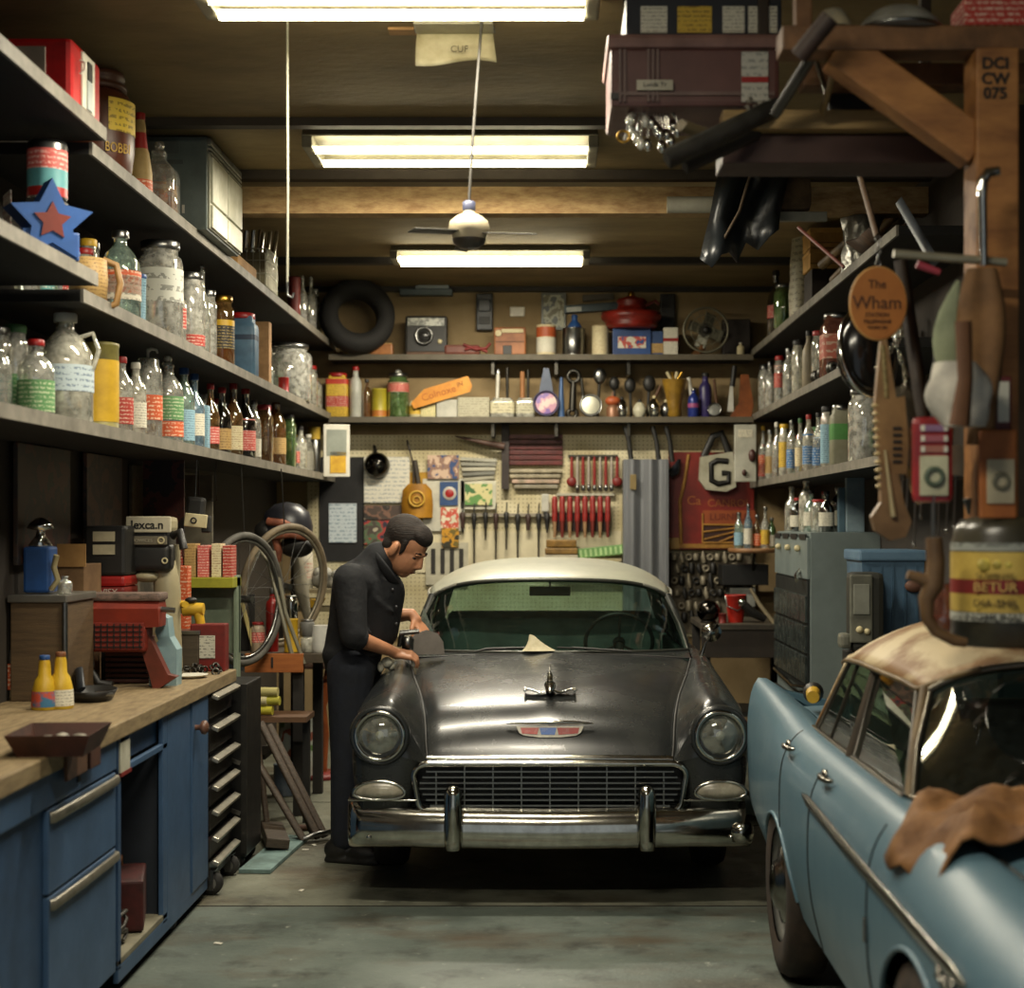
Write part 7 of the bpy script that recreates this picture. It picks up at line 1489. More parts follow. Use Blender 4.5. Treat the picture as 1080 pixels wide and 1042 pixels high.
for i, (x, z, lab) in enumerate(((1.735, .22, 'lower cardboard box of the four, over the shelf edge'), (1.955, .22, 'lower cardboard box of the four, against the wall'), (1.735, .35, 'upper cardboard box of the four, over the shelf edge'), (1.955, .35, 'upper cardboard box of the four, against the wall'))):
    t = thing('cardboard_box', lab, 'box', (x - .005, 9.92, zr + z), group='cardboard boxes on the top cabinet shelf'); B((0, 0, .063), (.208, .28, .122), 'carton', M('#d0a25c', .75, 0, '#b08848', 6), t, .004); B((0, -.0, .105), (.214, .29, .022), 'lid_fold', M('#b58a48', .75, 0, '#d0a25c', 6), t, .003); B((0, -.142, .03), (.20, .003, .005), 'crease', M('#6f5228', .8), t)
for i, (a, b2, r, c, lab) in enumerate((((1.66, 9.55, zr + .20), (1.92, 8.9, zr + .42), .03, '#8f744d', 'thick tan rod leaning before the cardboard boxes, nearer the camera-side edge'), ((1.72, 9.5, zr + .10), (1.98, 8.9, zr + .40), .028, '#7a6242', 'thick tan rod leaning before the cardboard boxes, closer to the wall'), ((1.98, 9.3, zr + .44), (1.80, 8.9, zr + .02), .022, '#9a9282', 'pale metal rod slanting down beside the cardboard boxes'))):
    o = MB(); o.tube([a, b2], r, 10); tag(o.build('wood_rod', M(c, .5, 0, '#5d4a30', 8), None), lab, 'rod', 'rods leaning by the cardboard boxes')
t = thing('foil_bag', 'crumpled silver foil bag on the top cabinet shelf, beside the boxes', 'bag', (1.72, 8.62, zr)); q = MB(); rr = []
for k in range(8):
    z = .06 * k; rr.append([((.10 + .02 * sin(k * 1.3 + 2*i)) * cos(2*pi*i/14), (.15 - .006 * k + .02 * cos(k * 2.1 + i)) * sin(2*pi*i/14), z) for i in range(14)])
q.rings(rr); q.build('bag', M('#8a8880', .28, .7, '#5a5852', 20, .5, .2, .4, 30), t)
t = thing('sheet_offcut', 'bent dark brown sheet lying on the near end of the top cabinet shelf', 'sheet', (1.68, 8.05, zr + .0)); q = MB(); q.grid([[(-.10 + .04 * j, y, .03 + .05 * abs(j - 2) * .6 + .1 * (y > 0) * .4) for j in range(6)] for y in (-.3, 0, .3)]); q.build('sheet', M('#5b4330', .7, 0, '#3a2a1e', 6), t, thick=.012)
# ------------------------------------------------------------------ grey parts cabinet, boxes and bin
cb = thing('parts_cabinet', 'tall grey-green steel parts cabinet with glass drawers behind the blue car', 'cabinet', (1.62, 9.75, 0)); CG = M('#85918f', .4, .15, '#6d7876', 3., .5, .25)
HZ = 1.665; B((.225, .72, HZ/2), (.44, 1.42, HZ), 'cabinet_body', CG, cb, .006)
B((-.004, .72, 1.50), (.02, 1.40, .26), 'door_front', CG, cb, .004)
for j in range(4): B((-.014, .18 + .36 * j, 1.635), (.012, .24, .035), 'vent_slot', BLACK, cb)
for j in range(3): q = MB(); q.ball((0, 0, 0), .022, 10, 8); q.build('knob', CREAM, cb, (-.03, .3 + .42 * j, 1.56))
B((-.004, .72, 1.02), (.012, 1.38, .68), 'drawer_bay', M('#1c201f', .5), cb)
for r_ in range(3):
    for j in range(7):
        d = B((-.014, .13 + .196 * j, .80 + .19 * r_), (.02, .18, .17), 'glass_drawer', M('#4d5552', .25, .3, '#2f3533', 14), cb, .004); q = MB(); q.ball((-.02, 0, .0), .014, 8, 6); q.build('pull', M('#a9a9a0', .3, .6), d)
q = MB(); q.tube([(-.02, .02, .70), (-.03, .5, .66), (-.02, 1.4, .69)], .012, 6); q.build('chrome_edge', CHROME, cb)
for r_ in range(4): B((-.01, .72, .55 - .12 * r_), (.02, 1.38, .07), 'wire_shelf', M('#33312c', .5, .3), cb, .004)
q = MB(); q.ball((-.04, .12, .60), (.05, .08, .05)); q.build('brass_lump', M('#5f4a30', .5), cb)
q = MB(); q.tube([(-.01, .30, 1.42), (-.05, .22, 1.39), (-.06, .15, 1.36)], .014, 8); q.build('latch_lever', CHROME, cb)
tops = ((1.70, 11.0, .30, .05, CLEAR, 'wine', 'w'), (1.70, 10.75, .22, .05, DARKG, 'round', 'r'), (1.72, 10.5, .34, .05, DUSTY, 'round', 'w'), (1.72, 10.3, .26, .05, TEAL, 'wine', 'k'), (1.74, 10.1, .2, .055, CLEAR, 'jar', 'r'), (1.76, 9.95, .25, .05, DARKG, 'wine', 'k'), (1.86, 10.6, .26, .05, AMBER, 'wine', 'r'), (1.88, 10.2, .28, .05, DARKG, 'round', 's'))
for i, (x, y, h, r, m_, k, c) in enumerate(tops): item(k, (x, y, HZ), h, r, m_, ['clear wine bottle at the far end of the cabinet top', 'short dark bottle with red cap on the cabinet top', 'dusty white-capped bottle on the cabinet top', 'teal bottle with black cap on the cabinet top', 'clear jar with red lid on the cabinet top', 'dark wine bottle near the blue folder on the cabinet top', 'amber bottle at the back of the cabinet top', 'dark bottle with steel cap at the back of the cabinet top'][i], cap=C[c], label=PR['white'] if i % 2 else None, group='bottles on the grey parts cabinet')
tag(B((1.915, 9.83, HZ + .19), (.115, .05, .38), 'blue_folder', M('#8da1aa', .45, .1, '#748790', 5), None, .006), 'tall pale blue metal box standing on the parts cabinet', 'box')
tag(B((1.835, 9.86, HZ + .14), (.04, .05, .28), 'slim_box', M('#56707e', .45, .2), None, .004), 'slim darker blue box beside the tall pale blue box', 'box')
t = thing('storage_bin', 'big blue plastic bin with ribbed sides behind the blue car', 'bin', (1.865, 8.72, 0))
BL = M('#54718a', .4, 0, '#465f75', 5); B((0, 0, .52), (.34, .42, .86), 'stand', BLACK, t); q = MB(); q.rings([[(sx * (.15 + .02 * k), sy * (.2 + .02 * k), z) for sx, sy in ((-1, -1), (1, -1), (1, 1), (-1, 1))] for k, z in ((0, .95), (1, 1.52))], True, (True, True), False); q.build('bin_body', BL, t); B((0, 0, 1.545), (.37, .47, .06), 'bin_rim', M('#627f96', .4, 0, '#54718a', 5), t, .012)
for i in range(5): B((-.13 + .065 * i, -.215, 1.24), (.012, .012, .5), 'rib', M('#466279', .4), t)
q = MB(); q.ball((.11, -.23, 1.38), (.05, .02, .035)); q.build('rust_mark', M('#6d4a3a', .6), t)
t = thing('old_telephone', 'grey-green pump unit with pale face plate beside the blue bin', 'pump', (1.66, 8.35, 0)); B((0, 0, .52), (.16, .22, 1.04), 'pedestal', M('#211f1b', .6), t, .006); B((0.02, 0, 1.25), (.17, .2, .42), 'unit_case', M('#3a3a33', .5), t, .03); B((-.02, -.105, 1.27), (.12, .02, .36), 'face_plate', M('#77776a', .45, 0, '#5d5d52', 6), t, .02); B((-.02, -.118, 1.32), (.085, .008, .16), 'window', M('#8f9084', .35), t, .004); q = MB(); q.ball((-.03, -.115, 1.16), .02, 8, 6); q.ball((.01, -.115, 1.15), .018, 8, 6); q.build('buttons', CREAM, t); B((-.10, -.06, 1.10), (.06, .1, .08), 'spout', M('#77776a', .45), t, .02)
# loose dark things hung behind the near rack
t = thing('hung_sheet', 'torn black plastic sheet hanging from the ceiling near the timber beam', 'sheet', P(784, 210, 8.25)); q = MB(); rows = []
for i in range(12):
    u = i / 11; rows.append([((-.17 + .045 * j) * (1 + .1 * u) + .10 * (.5 - u), -.08 * sin(j * 1.1) - .12 * u + .03 * sin(9 * u + j), .08 - .52 * u - (.09 * sin(j * 1.9) ** 2 if i == 11 else 0) + .02 * j * u) for j in range(9)])
q.grid(rows); q.build('sheet', M('#23282c', .35, 0, '#15181a', 4), t, thick=.006); q = MB(); q.tube([(.02, -.14, .0), (-.04, -.16, -.2), (-.14, -.18, -.38)], .008, 6); q.build('taped_seam', M('#6a5a48', .6), t)
t.location.z = 3.535
t = thing('foam_chunk', 'ragged brown padding beside the torn black sheet', 'padding', P(835, 205, 8.3)); B((0, 0, .0), (.2, .12, .18), 'padding', M('#5d4a33', .9, 0, '#3f3122', 9), t, .04); B((.05, -.03, -.12), (.26, .04, .05), 'steel_band', M('#8a8a80', .5), t, .005); t.location.z = 3.46
t = thing('white_pipe', 'short pale pipe section on the beam beside the torn black sheet', 'pipe', P(727, 216, 8.445)); q = MB(); q.cyl((-.12, 0, 0), (.16, 0, 0), .045); q.build('pipe', M('#a5a293', .5), t)
# ------------------------------------------------------------------ hanging timber rack close to the camera
yR = 4.5
RW = wood('#7d5735', '#4f351d', 5., (2, 2, 2), .6, .2); RW2 = wood('#a8743f', '#744a26', 4., (1, 3, 3), .6, .2)
rk = thing('timber_rack', 'rough timber rack with stencilled post hanging over the blue car', 'rack', (1.2, yR, 0))
def rb(c, d, name, mat, rot=None, bev=.006): return B((c[0] - 1.2, c[1] - yR, c[2]), d, name, mat, rk, bev, rot)
zbm = P(0, 46, yR).z
rb((P(972, 0, yR).x, yR, zbm), (.82, .12, .07), 'cross_beam', RW)
rb((P(1010, 0, yR).x + .03, yR + .35, zbm), (.85, .10, .07), 'cross_beam', RW)
pz0 = 1.66
rb((P(1044, 0, yR).x, yR - .01, (zbm - .035 + pz0) / 2), (.12, .14, zbm - .035 - pz0), 'post', RW2)
for x in (P(850, 0, yR).x, P(1060, 0, yR).x): rb((x, yR + .06, (zbm + ZC) / 2), (.05, .05, ZC - zbm - .05), 'hanger', RW)
a, b2 = P(893, 62, yR), P(1017, 150, yR); d = b2 - a; m = MB(); m.box((0, 0, 0), (d.length + .08, .10, .11), (0, math.degrees(math.atan2(-d.z, d.x)), 0), .006); m.build('brace', RW2, rk, ((a + b2) / 2 - Vector((1.2, yR, 0))))
for i, (w_, pz_) in enumerate((('DCI', 76), ('CW', 92), ('075', 107))): text(w_, .045, BLACK, rk, (P(1041, 0, yR).x - 1.2, -.083, P(0, pz_, yR).z), (90, 0, 0), bold=.001)
zsh = P(0, 150, 4.9).z
rb((P(885, 0, 4.9).x, 4.9, zsh + .06), (.74, .10, .06), 'lower_rail', wood('#a08453', '#77603a', 5)); rb((P(890, 0, 4.9).x, 5.0, zsh - .02), (.76, .2, .09), 'dark_rail', M('#3a2118', .6))
for x in (P(810, 0, 4.9).x, P(985, 0, 4.9).x): rb((x, 5.02, (zsh + ZC) / 2), (.035, .04, ZC - zsh - .02), 'hanger', M('#3a2c20', .6))
rb((P(935, 0, 4.9).x, 4.97, P(0, 100, 4.9).z), (.34, .05, .20), 'back_board', BLACK)
# enamel basins on the beam
for i, (px, w, h, c, lab) in enumerate(((880, 42, 26, '#a89c80', 'tan enamel basin upside down on the rack beam'), (950, 88, 30, '#94938b', 'wide grey enamel basin upside down on the rack beam'))):
    c0 = P(px, 35, yR); r_ = w / 2 * yR / FPX; t = thing('enamel_basin', lab, 'basin', (c0.x, yR + .02, zbm + .036)); q = MB(); q.lathe([(r_, 0), (r_ * 1.02, .006), (r_ * .9, .03), (r_ * .6, .06), (r_ * .5, .065), (.004, .066)], 28); q.build('basin', M(c, .4, .1, '#77756c', 8), t); q = MB(); q.torus((0, 0, .004), r_, .006, 30, 6); q.build('rim', STEEL, t)
tag(B((P(1052, 0, yR).x, yR + .02, zbm + .075), (.22, .16, .08), 'red_carton', PR['red'], None, .006), 'tan carton with red print at the end of the rack beam', 'box')
# plastic crate held at the front of the rack, on two steel straps
yC = 5.0; c0 = P(640, 112, yC); c1 = P(826, 37, yC)
t = thing('plastic_crate', 'dusty purple-brown plastic crate with paper labels hanging below the ceiling', 'crate', ((c0.x + c1.x) / 2, yC + .2, c0.z)); W_ = c1.x - c0.x; HH = c1.z - c0.z
PB = M('#643f3a', .5, 0, '#4d2f2b', 5., .5, .25); B((0, 0, HH * .42), (W_ * .96, .40, HH * .84), 'crate_body', PB, t, .015); B((0, 0, HH * .9), (W_, .44, HH * .2), 'crate_lid', M('#846158', .55, 0, '#684a43', 6), t, .014)
for x in (-.24, -.225, -.15, -.135, -.12): B((x, -.205, HH * .42), (.007, .02, HH * .74), 'rib', M('#6d5650', .5), t)
B((.0, -.203, HH * .17), (W_ * .9, .012, .012), 'lower_ridge', M('#6d5650', .5), t); B((.19, -.207, HH * .40), (.085, .006, .16), 'price_list', printed('#bcbab0', '#6f7472', 60, 60), t); B((.19, -.211, HH * .36), (.085, .004, .018), 'red_stripe', RED, t); B((-.13, -.222, HH * .27), (.115, .005, .032), 'name_strip', M('#b9b3a0', .6), t); text('Lwidk Tr', .02, BLACK, t, (-.13, -.226, HH * .27), (90, 0, 0)); B((-.255, -.206, .03), (.03, .01, .02), 'corner_hole', BLACK, t)
t = thing('crate_sling', 'pair of steel straps carrying the purple-brown crate from the ceiling', 'strap', ((c0.x + c1.x) / 2, yC + .2, c0.z))
for x in (-.2, .2):
    q = MB(); q.tube([(x, .235, ZC - c0.z), (x, .235, -.012), (x, -.16, -.012)], .010, 4, flat=(1, .4)); q.build('strap', DARKSTEEL, t)
t = thing('label_box', 'dark box with white and orange labels on top of the plastic crate', 'box', ((c0.x + c1.x) / 2 + .03, yC + .2, c1.z)); B((0, 0, .065), (.50, .36, .13), 'box_body', M('#23252d', .6), t, .006)
for x, w, c in ((-.16, .085, PR['white']), (-.03, .11, PR['yellow']), (.095, .07, PR['white']), (.165, .045, PR['white']), (.215, .04, PR['white'])): B((x, -.182, .055), (w, .005, .085), 'paper_label', c, t)
t = thing('glass_droplets', 'cluster of glass bulbs hanging under the plastic crate', 'bulb cluster', P(690, 118, 5.08))
for i in range(14):
    x = -.06 + .012 * (i * 5 % 14) - .02; z = -.035 - .045 * ((i * 7) % 4) / 2; q = MB(); q.ball((x, .02 * ((i * 3) % 5 - 2), z), (.014, .014, .022), 10, 8); q.tube([(x, 0, z + .02), (x * .8, 0, 0.01)], .003, 4); q.build('bulb', CHROME if i % 3 else SILV, t)
q = MB(); q.torus((-.1, 0, -.08), .02, .004, 14, 6, (80, 0, 0)); q.build('ring', GOLD, t)
# long dark boards and rolled things below the crate
def plank(p0, p1, d0, d1, w, th, name, mat, lab, cat):
    a, b2 = P(p0[0], p0[1], d0), P(p1[0], p1[1], d1); m = MB(); m.tube([a, b2], w, 4, flat=(1, th)); return tag(m.build(name, mat), lab, cat)
plank((703, 168), (822, 112), 4.6, 4.85, .03, .5, 'rubber_strip', M('#3b3a36', .45, 0, '#262522', 8), 'thick dark rubber strip jutting out under the plastic crate', 'strip')
plank((722, 176), (800, 140), 4.7, 4.9, .022, .6, 'rubber_strip', M('#2c2b28', .45), 'thinner dark rubber strip below the thick one', 'strip')
plank((718, 132), (770, 150), 4.75, 4.9, .02, 1.4, 'tan_sheet', M('#6f6247', .7), 'bent tan sheet beside the hanging bulbs', 'sheet')
plank((818, 120), (868, 40), 4.75, 4.5, .022, 1., 'steel_bar', M('#3d3b36', .45, .3), 'steel bar slanting up behind the crate end', 'bar')
plank((842, 60), (876, 18), 4.35, 4.3, .03, 1., 'leather_roll', M('#3b2a22', .6, 0, '#261a14', 8), 'dark leather roll slung over the rack beam end', 'roll')
plank((872, 100), (860, 62), 4.85, 4.6, .008, 1., 'thin_rod', STEEL, 'thin bright rod standing behind the rack brace', 'rod')
plank((868, 118), (880, 74), 4.8, 4.6, .018, .6, 'wood_stick', wood('#7a6238', '#55421f', 6), 'pale wood stick leaning behind the rack brace', 'stick')
t = thing('gravel_lump', 'clump of bright metal shavings on the lower rack rail', 'shavings', P(805, 128, 4.85)); q = MB(); rr = random.Random(3)
for i in range(22): q.ball((rr.uniform(-.05, .05), rr.uniform(-.03, .03), rr.uniform(0, .03)), (.012, .006, .006), 6, 4, (rr.uniform(0, 90), 0, rr.uniform(0, 180)))
q.build('shavings', M('#8f8b80', .3, .6), t); t.location.z = zsh + .09
# tools behind the post
plank((950, 215), (985, 275), 6.2, 5.6, .03, .7, 'grey_hose', M('#474c52', .4), 'thick grey hose hanging behind the rack post', 'hose')
plank((905, 178), (925, 250), 5.9, 5.6, .02, .6, 'wood_lath', wood('#5c4630', '#3c2c1d', 6), 'brown lath hanging in front of the foil bag', 'lath')
plank((950, 275), (974, 440), 4.8, 4.7, .022, .6, 'dark_strap', M('#33281f', .6), 'long dark leather strap hanging beside the round orange sign', 'strap')
plank((890, 282), (842, 240), 6.0, 6.3, .008, 1., 'thin_cane', M('#5a2a22', .5), 'thin dark red cane crossing behind the round sign', 'cane')
# round orange sign on a chain
yS = 4.62; t = thing('round_sign', 'round orange hanging sign with brown hand-painted words', 'sign', P(926, 320, yS)); r_ = 29 * yS / FPX; k_ = 1.3
q = MB(); pts = [(r_ * cos(a), r_ * k_ * sin(a)) for a in [2*pi*i/40 for i in range(40)]]; q.prism(pts, .012); q.build('sign_disc', M('#a5682a', .55, 0, '#8a521d', 6., .5, .2), t); q = MB(); q.tube([(x, -.0, z) for x, z in pts], .005, 6, True); q.build('rim', M('#c09050', .5), t)
INK = M('#4a2a12', .7)
for w_, s_, z in (('The', .036, .055), ('Wham', .056, .0), ('STATION', .018, -.035), ('TELEPHONE', .016, -.055), ('WURK SH', .014, -.072)): text(w_, s_, INK, t, (-.004, -.008, z), (90, 0, 0), sx=.95)
q = MB(); 
for i in range(5): q.torus((0, 0, r_ * k_ + .012 + .018 * i), .008, .0025, 10, 5, (90, 0, 90 * (i % 2)))
q.build('hang_chain', STEEL, t)
t = thing('bead_chain', 'looped chain of bright metal links draped below the round sign', 'chain', P(945, 345, 4.85)); q = MB(); pts = spline([(.03, 0, .03), (.01, -.01, -.03), (-.04, -.02, -.10), (-.06, -.02, -.13)], 16) + spline([(.01, 0, -.08), (.03, 0, -.16), (.0, 0, -.26), (.02, 0, -.3)], 18)
for i, p in enumerate(pts): q.torus(tuple(p), .008, .003, 10, 5, (90, 0, 60 * i))
q.build('chain_links', M('#b5b0a0', .2, 1.), t)
t = thing('hung_headlight', 'black oval lamp bowl with chrome ring hanging behind the saw handle', 'lamp', P(915, 372, 5.3)); q = MB(); q.torus((0, 0, 0), .11, .010, 30, 8, (78, 0, 25), sy=1.35); q.build('chrome_ring', CHROME, t); q = MB(); q.ball((.0, .03, 0), (.10, .05, .14), 18, 12); q.build('bowl', M('#161514', .15), t)
# carved wooden instrument / saw handle
yI = 4.55; t = thing('carved_paddle', 'tan notched paddle with a bright pointed end hanging before the blue bin', 'paddle', P(937, 420, yI)); sc_ = yI / FPX
def pp(px, py): return ((px - 937) * sc_, -(py - 420) * sc_)
q = MB(); q.prism([pp(*a) for a in ((922, 424), (928, 360), (934, 358), (944, 420), (953, 418), (957, 470), (955, 500), (946, 500), (930, 500), (925, 470))], .03); q.build('paddle_body', M('#8a6a42', .55, 0, '#6b4f2f', 6), t)
q = MB(); q.prism([pp(*a) for a in ((928, 500), (946, 500), (952, 530), (960, 550), (954, 566), (938, 570), (922, 560), (918, 545), (928, 530))], .04); q.build('paddle_end', M('#7d6040', .5, 0, '#5f472c', 6), t)
q = MB(); q.tube([(*pp(932, 475),)[:1] + (-.02,) + (pp(932, 475)[1],), (pp(940, 545)[0], -.03, pp(940, 545)[1])], [.004, .009], 6); q.build('bright_spine', M('#c9bb92', .3, .4), t)
for i in range(11): c = pp(923 + .4 * i, 428 + 8.5 * i); q = MB(); q.ball((c[0], -.005, c[1]), (.012, .014, .007), 8, 6); q.build('peg', M('#b09a6c', .4), t)
for i in range(6): c = pp(945, 452 + 7 * i); B((c[0], -.017, c[1]), (.025, .006, .008), 'slot', BLACK, t)
q = MB(); q.tube([(pp(930, 365)[0], -.01, pp(930, 365)[1]), (pp(934, 420)[0], -.01, pp(934, 420)[1])], .010, 6); q.build('beaded_neck', M('#9a8a5c', .4, .3, '#6d5f3c', 60), t)
t = thing('steel_bowl', 'steel bowl seen edge-on hanging between the paddle and the red meter', 'bowl', P(958, 470, 4.9), rot=(80, 0, 68)); q = MB(); q.lathe([(.19, 0), (.185, .03), (.14, .08), (.07, .11), (.004, .115)], 28); q.build('bowl', M('#8f8778', .25, .8), t)
# red meter, rods, tags
yM = 4.3; t = thing('red_meter', 'red hand meter with cream display and three windows hanging from the rack', 'meter', P(983, 485, yM)); s_ = yM / FPX
B((0, 0, 0), (42 * s_, .04, 90 * s_), 'meter_body', M('#8a1c22', .35, 0, '#6d1419', 7), t, .02, None); B((0, -.022, -17 * s_), (30 * s_, .006, 42 * s_), 'display', M('#b9b79a', .5, 0, '#9a987e', 8), t, .003)
q = MB(); q.torus((0, -.028, -18 * s_), .022, .007, 20, 6, (90, 0, 0)); q.build('dial_ring', M('#4d5a4a', .5), t)
for i, z in enumerate((33, 22, 11)): B((0, -.022, z * s_), (29 * s_, .006, 7 * s_), 'window', M(['#8a6a8c', '#a05a64', '#a06a5c'][i], .4), t, .003); B((-12 * s_, -.026, z * s_), (4 * s_, .004, 6 * s_), 'window_tick', WHITE, t); B((12 * s_, -.026, z * s_), (4 * s_, .004, 6 * s_), 'window_tick', WHITE, t)
q = MB(); q.cyl((0, 0, -45 * s_), (0, 0, -82 * s_), .003); q.build('probe', STEEL, t); q = MB(); q.tube([(0, 0, 45 * s_), (.01, .02, 90 * s_), (.02, .03, 150 * s_)], .004, 5); q.build('hang_cord', BLACK, t)
for i, (px, y0, y1) in enumerate(((958, 520, 560), (966, 528, 575), (972, 520, 545), (990, 530, 572), (1001, 518, 560), (1008, 525, 556), (952, 515, 548), (1018, 520, 535))):
    a = P(px, y0 - 24, 4.75); b3 = P(px - 3 + i % 4, y1, 4.75); q = MB(); q.tube([a, b3], .003, 5); q.ball(tuple(b3), (.006, .006, .008), 8, 6); tag(q.build('steel_rod', STEEL), f'thin steel rod with bright tip behind the red meter, {ordinal(i)} of the hung bunch', 'rod', 'thin rods hung behind the red meter')
t = thing('rod_rail', 'dark rail from which the thin steel rods hang', 'rail', P(985, 497, 4.78)); B((0, .0, 0), (.24, .03, .05), 'rail', BLACK, t, .004)
t = thing('orange_tag', 'orange wooden tag with cream card beside the red meter', 'tag', P(1052, 500, 4.25)); B((0, 0, 0), (.10, .02, .24), 'tag_board', M('#9a5a26', .6, 0, '#7d431a', 6), t, .006); B((.005, -.013, -.02), (.075, .005, .12), 'card', M('#b5aa8e', .6), t, .004); q = MB(); q.torus((.005, -.018, -.02), .02, .006, 18, 6, (90, 0, 0)); q.build('emblem', M('#6d6a58', .6), t)
t = thing('dark_red_tag', 'dark red plate with white strip above the orange tag', 'plate', P(1050, 430, 4.28)); B((0, 0, 0), (.085, .02, .17), 'plate', M('#4f1418', .5), t, .006); B((.018, -.012, .015), (.03, .005, .11), 'white_strip', M('#b3b2a6', .6), t)
# cloths, vessel, hooks
t = thing('white_cloth', 'white cloth bunched on a hook in front of the rack post', 'cloth', P(1008, 418, 4.15)); q = MB(); rr = []
for k in range(9):
    u = k / 8; w_ = .055 + .035 * sin(pi * u); rr.append([(w_ * (1 + .12 * sin(3*a + k)) * cos(a) + .02 * u, .05 * sin(a) * (1 + .2 * cos(2*a + k)), .09 - .17 * u) for a in [2*pi*i/18 for i in range(18)]])
q.rings(rr); q.build('cloth', M('#c5c0b2', .85, 0, '#a5a096', 9), t, sub=1)
t = thing('green_cloth', 'pale green tapering cloth hanging above the white cloth', 'cloth', P(1001, 350, 4.3)); q = MB(); q.tube([(.025, 0, .14), (.0, 0, .05), (-.01, 0, -.03), (.0, 0, -.09)], [.006, .035, .045, .035], 12, flat=(1, .5)); q.build('cloth', M('#8a9174', .8, 0, '#6f765d', 7), t, sub=1)
t = thing('tan_leather', 'tan leather apron folded over the rack post', 'apron', P(1035, 330, 4.28)); q = MB(); q.rings([[(x * w_, y, z) for x, y in ((-1, 0), (-.5, -.03), (0, -.01), (.5, -.035), (1, 0), (.5, .03), (-.5, .03))] for w_, z in ((.05, .12), (.09, .0), (.075, -.12), (.04, -.30), (.05, -.36))], True, (True, True), True); q.build('apron', M('#7d5a35', .75, 0, '#553b20', 5), t, sub=2)
t = thing('steel_rail', 'long pale steel rail sticking out beside the rack post', 'rail', P(1000, 272, 4.3)); q = MB(); q.tube([(-.15, .0, .012), (0, 0, .0), (.16, 0, -.012)], .012, 8); q.build('rail', M('#8d8874', .4, .4), t)
t = thing('chrome_hook', 'big chrome hook hanging on the rack post', 'hook', P(1040, 205, 4.3)); q = MB(); q.tube([(.03, -.02, .06), (.0, -.02, .055), (-.016, -.02, .03), (-.016, -.02, -.02), (-.012, -.02, -.20)], [.014, .015, .016, .013, .011], 10); q.build('hook', CHROME, t)
t = thing('pink_handle', 'pink-red tool handle beside the rack post', 'handle tool', P(980, 283, 4.5)); q = MB(); q.tube([(-.035, 0, .012), (.03, 0, -.012)], [.013, .010], 8); q.build('grip', M('#9a3a4a', .5), t)
t = thing('brown_strap', 'brown leather strap hanging in front of the white cloth', 'strap', P(1016, 400, 4.05)); q = MB(); q.tube([(.0, 0, .15), (.005, 0, .0), (-.01, 0, -.12)], [.022, .02, .028], 6, flat=(1, .35)); q.build('strap', M('#5d3c22', .7), t)
t = thing('grey_scoop', 'grey steel scoop blade behind the red meter', 'scoop', P(1012, 490, 4.6)); q = MB(); q.prism([(-.06, .05), (.0, .06), (.05, .0), (.055, -.04), (-.02, -.03), (-.06, -.01)], .015); q.build('scoop', M('#77746a', .35, .6), t); q = MB(); q.tube([(-.03, 0, .05), (-.02, 0, .15)], .008, 6); q.build('handle', BROWN, t)
t = thing('wire_cup', 'small dark wire cup beside the grey scoop', 'cup', P(1027, 535, 4.5)); q = MB(); q.lathe([(.018, -.02), (.03, .02), (.032, .025), (.025, .02)], 16); q.build('cup', M('#4a4d4c', .4, .3), t)
# on the car roof: big jar, glass pot, wooden bracket
yJ = 4.36; zR_ = P(0, 680, yJ).z
t = thing('label_jar', 'large dark jar with yellow and red label standing on the rusty car roof', 'jar', (P(1060, 0, yJ).x, yJ, zR_)); rj = 56 * yJ / FPX; hj = 135 * yJ / FPX
q = MB(); q.lathe([(rj * .94, 0), (rj, .01), (rj, hj * .80), (rj * .95, hj * .85), (rj * .95, hj * .9), (rj * .8, hj * .98), (rj * .5, hj)], 36); q.build('jar', M('#3c382b', .3, 0, '#2b281f', 6), t)
def ring(z0, z1, m_, k=1.006, nm='label'): q = MB(); q.lathe([(rj * k, z0 * hj), (rj * k, z1 * hj)], 36, caps=(False, False)); return q.build(nm, m_, t)
ring(.27, .73, M('#bfa44e', .5, 0, '#a68b3c', 8)); ring(.41, .52, M('#7d201c', .5), 1.01, 'red_band'); ring(.74, .80, printed('#8d9088', '#4a4d48', 30, 30), 1.006, 'silver_band'); ring(.20, .265, printed('#a9aa9e', '#3a3c36', 60, 34), 1.006, 'foot_band')
for w_, z, s2, m_ in (('BETUR', .462, .036, M('#c9a75c', .5)), ('DIA-SMR', .34, .028, M('#4a3a1c', .6)), ('SUSISNTE', .545, .022, M('#6a5524', .6)), ('NOMLINAL', .232, .028, M('#2b2a24', .6))):
    q = text(w_, s2, m_, t, (-rj * .45, -rj * .93, z * hj), (90, 0, -25), sx=1.1)
for c_, r2 in ((-.05, .022), (-.015, .018), (.01, .014)): q = MB(); q.ball((c_ - .04, -rj * .93 - c_ * .3, hj * .635), (r2, .008, r2 * .8), 12, 8); q.build('fruit_print', M('#d3c05a', .5, 0, '#8a7a2c', 30), t)
t = thing('glass_pot', 'pinkish glass pot on the car roof beside the labelled jar', 'pot', (P(996, 0, 4.55).x, 4.55, P(0, 668, 4.55).z)); q = MB(); q.lathe([(.035, 0), (.05, .02), (.055, .07), (.04, .12), (.038, .14), (.044, .145)], 20); q.build('pot', PINKG, t); q = MB(); q.lathe([(.04, .004), (.05, .03), (.05, .05)], 18); q.build('contents', M('#8a4a38', .5), t)
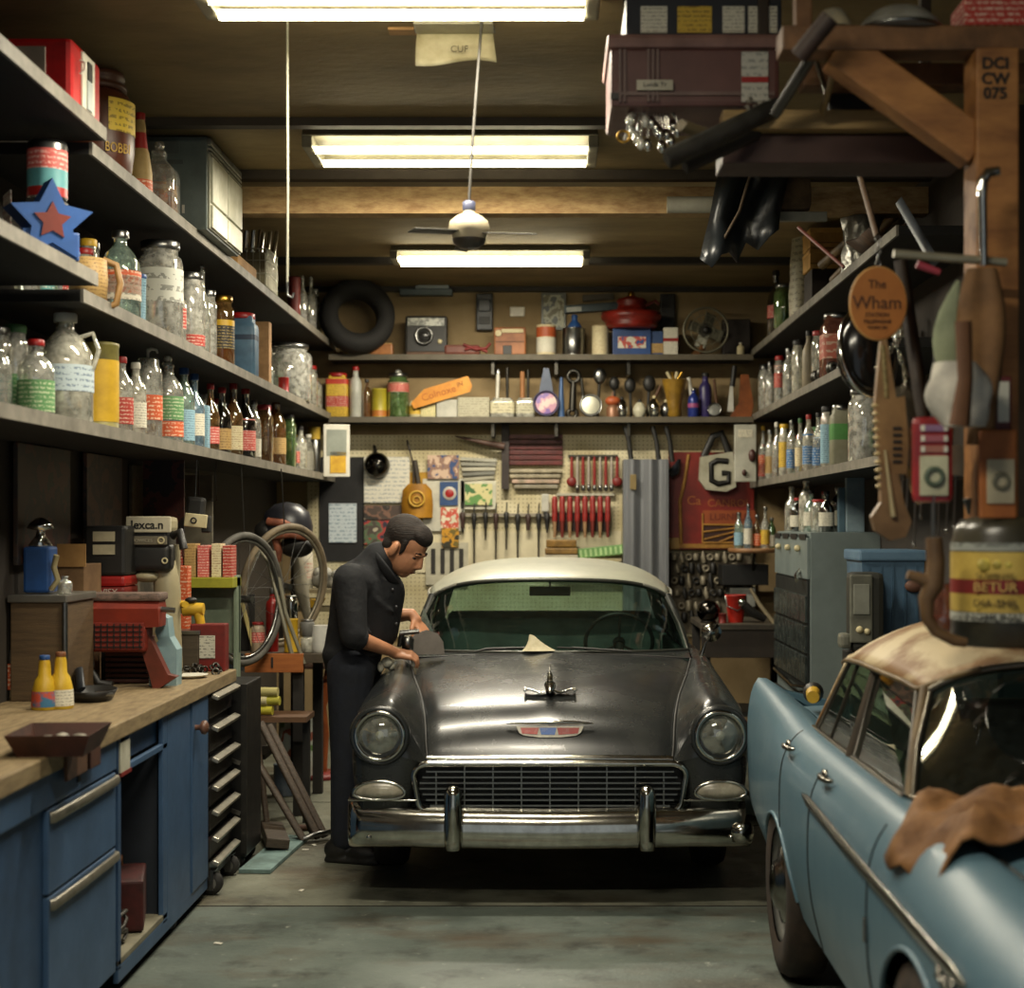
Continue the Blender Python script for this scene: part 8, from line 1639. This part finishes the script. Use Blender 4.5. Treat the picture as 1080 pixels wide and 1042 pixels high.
t = thing('wooden_bracket', 'curved tan wooden bracket with a peg standing on the rusty car roof', 'bracket', P(985, 672, 4.2)); s3 = 4.2 / FPX
q = MB(); q.tube([(0 * s3, 0, 105 * s3), (2 * s3, 0, 80 * s3), (0, 0, 55 * s3), (-8 * s3, 0, 40 * s3), (-7 * s3, 0, 20 * s3), (2 * s3, 0, 6 * s3), (22 * s3, 0, -4 * s3), (34 * s3, 0, -6 * s3)], [9 * s3, 10 * s3, 11 * s3, 9 * s3, 7 * s3, 6 * s3, 6 * s3, 5 * s3], 12); q.tube([(0, 0, 56 * s3), (-14 * s3, 0, 62 * s3), (-28 * s3, 0, 66 * s3)], [9 * s3, 6 * s3, 5 * s3], 10); q.build('bracket', M('#6d5232', .6, 0, '#513a22', 6), t); q = MB(); q.tube([(0, 0, 104 * s3), (0, 0, 150 * s3)], .003, 5); q.build('pin', STEEL, t)
# ------------------------------------------------------------------ camera, world, view
cam = bpy.data.cameras.new('camera'); co = bpy.data.objects.new('camera', cam); COL.objects.link(co)
co.location = (0, 0, H); co.rotation_euler = (radians(90), 0, 0)
cam.sensor_width = 36; cam.lens = FPX / 1080 * 36; cam.shift_x = -(CX - 540) / 1080; cam.shift_y = (CY - 521) / 1080
cam.clip_start = .05; cam.dof.use_dof = True; cam.dof.focus_distance = 7.7; cam.dof.aperture_fstop = 2.2
SC.camera = co
w = bpy.data.worlds.new('world'); SC.world = w; w.use_nodes = True
w.node_tree.nodes['Background'].inputs[0].default_value = (.55, .6, .62, 1); w.node_tree.nodes['Background'].inputs[1].default_value = .5
SC.view_settings.view_transform = 'Standard'; SC.view_settings.look = 'None'; SC.view_settings.gamma = 1; SC.view_settings.use_curve_mapping = False
SC.view_settings.exposure = 0.3
SC.cycles.max_bounces = 10; SC.cycles.transparent_max_bounces = 24; SC.cycles.diffuse_bounces = 3; SC.cycles.glossy_bounces = 4
SC.cycles.caustics_reflective = False; SC.cycles.caustics_refractive = False; SC.cycles.sample_clamp_indirect = 4
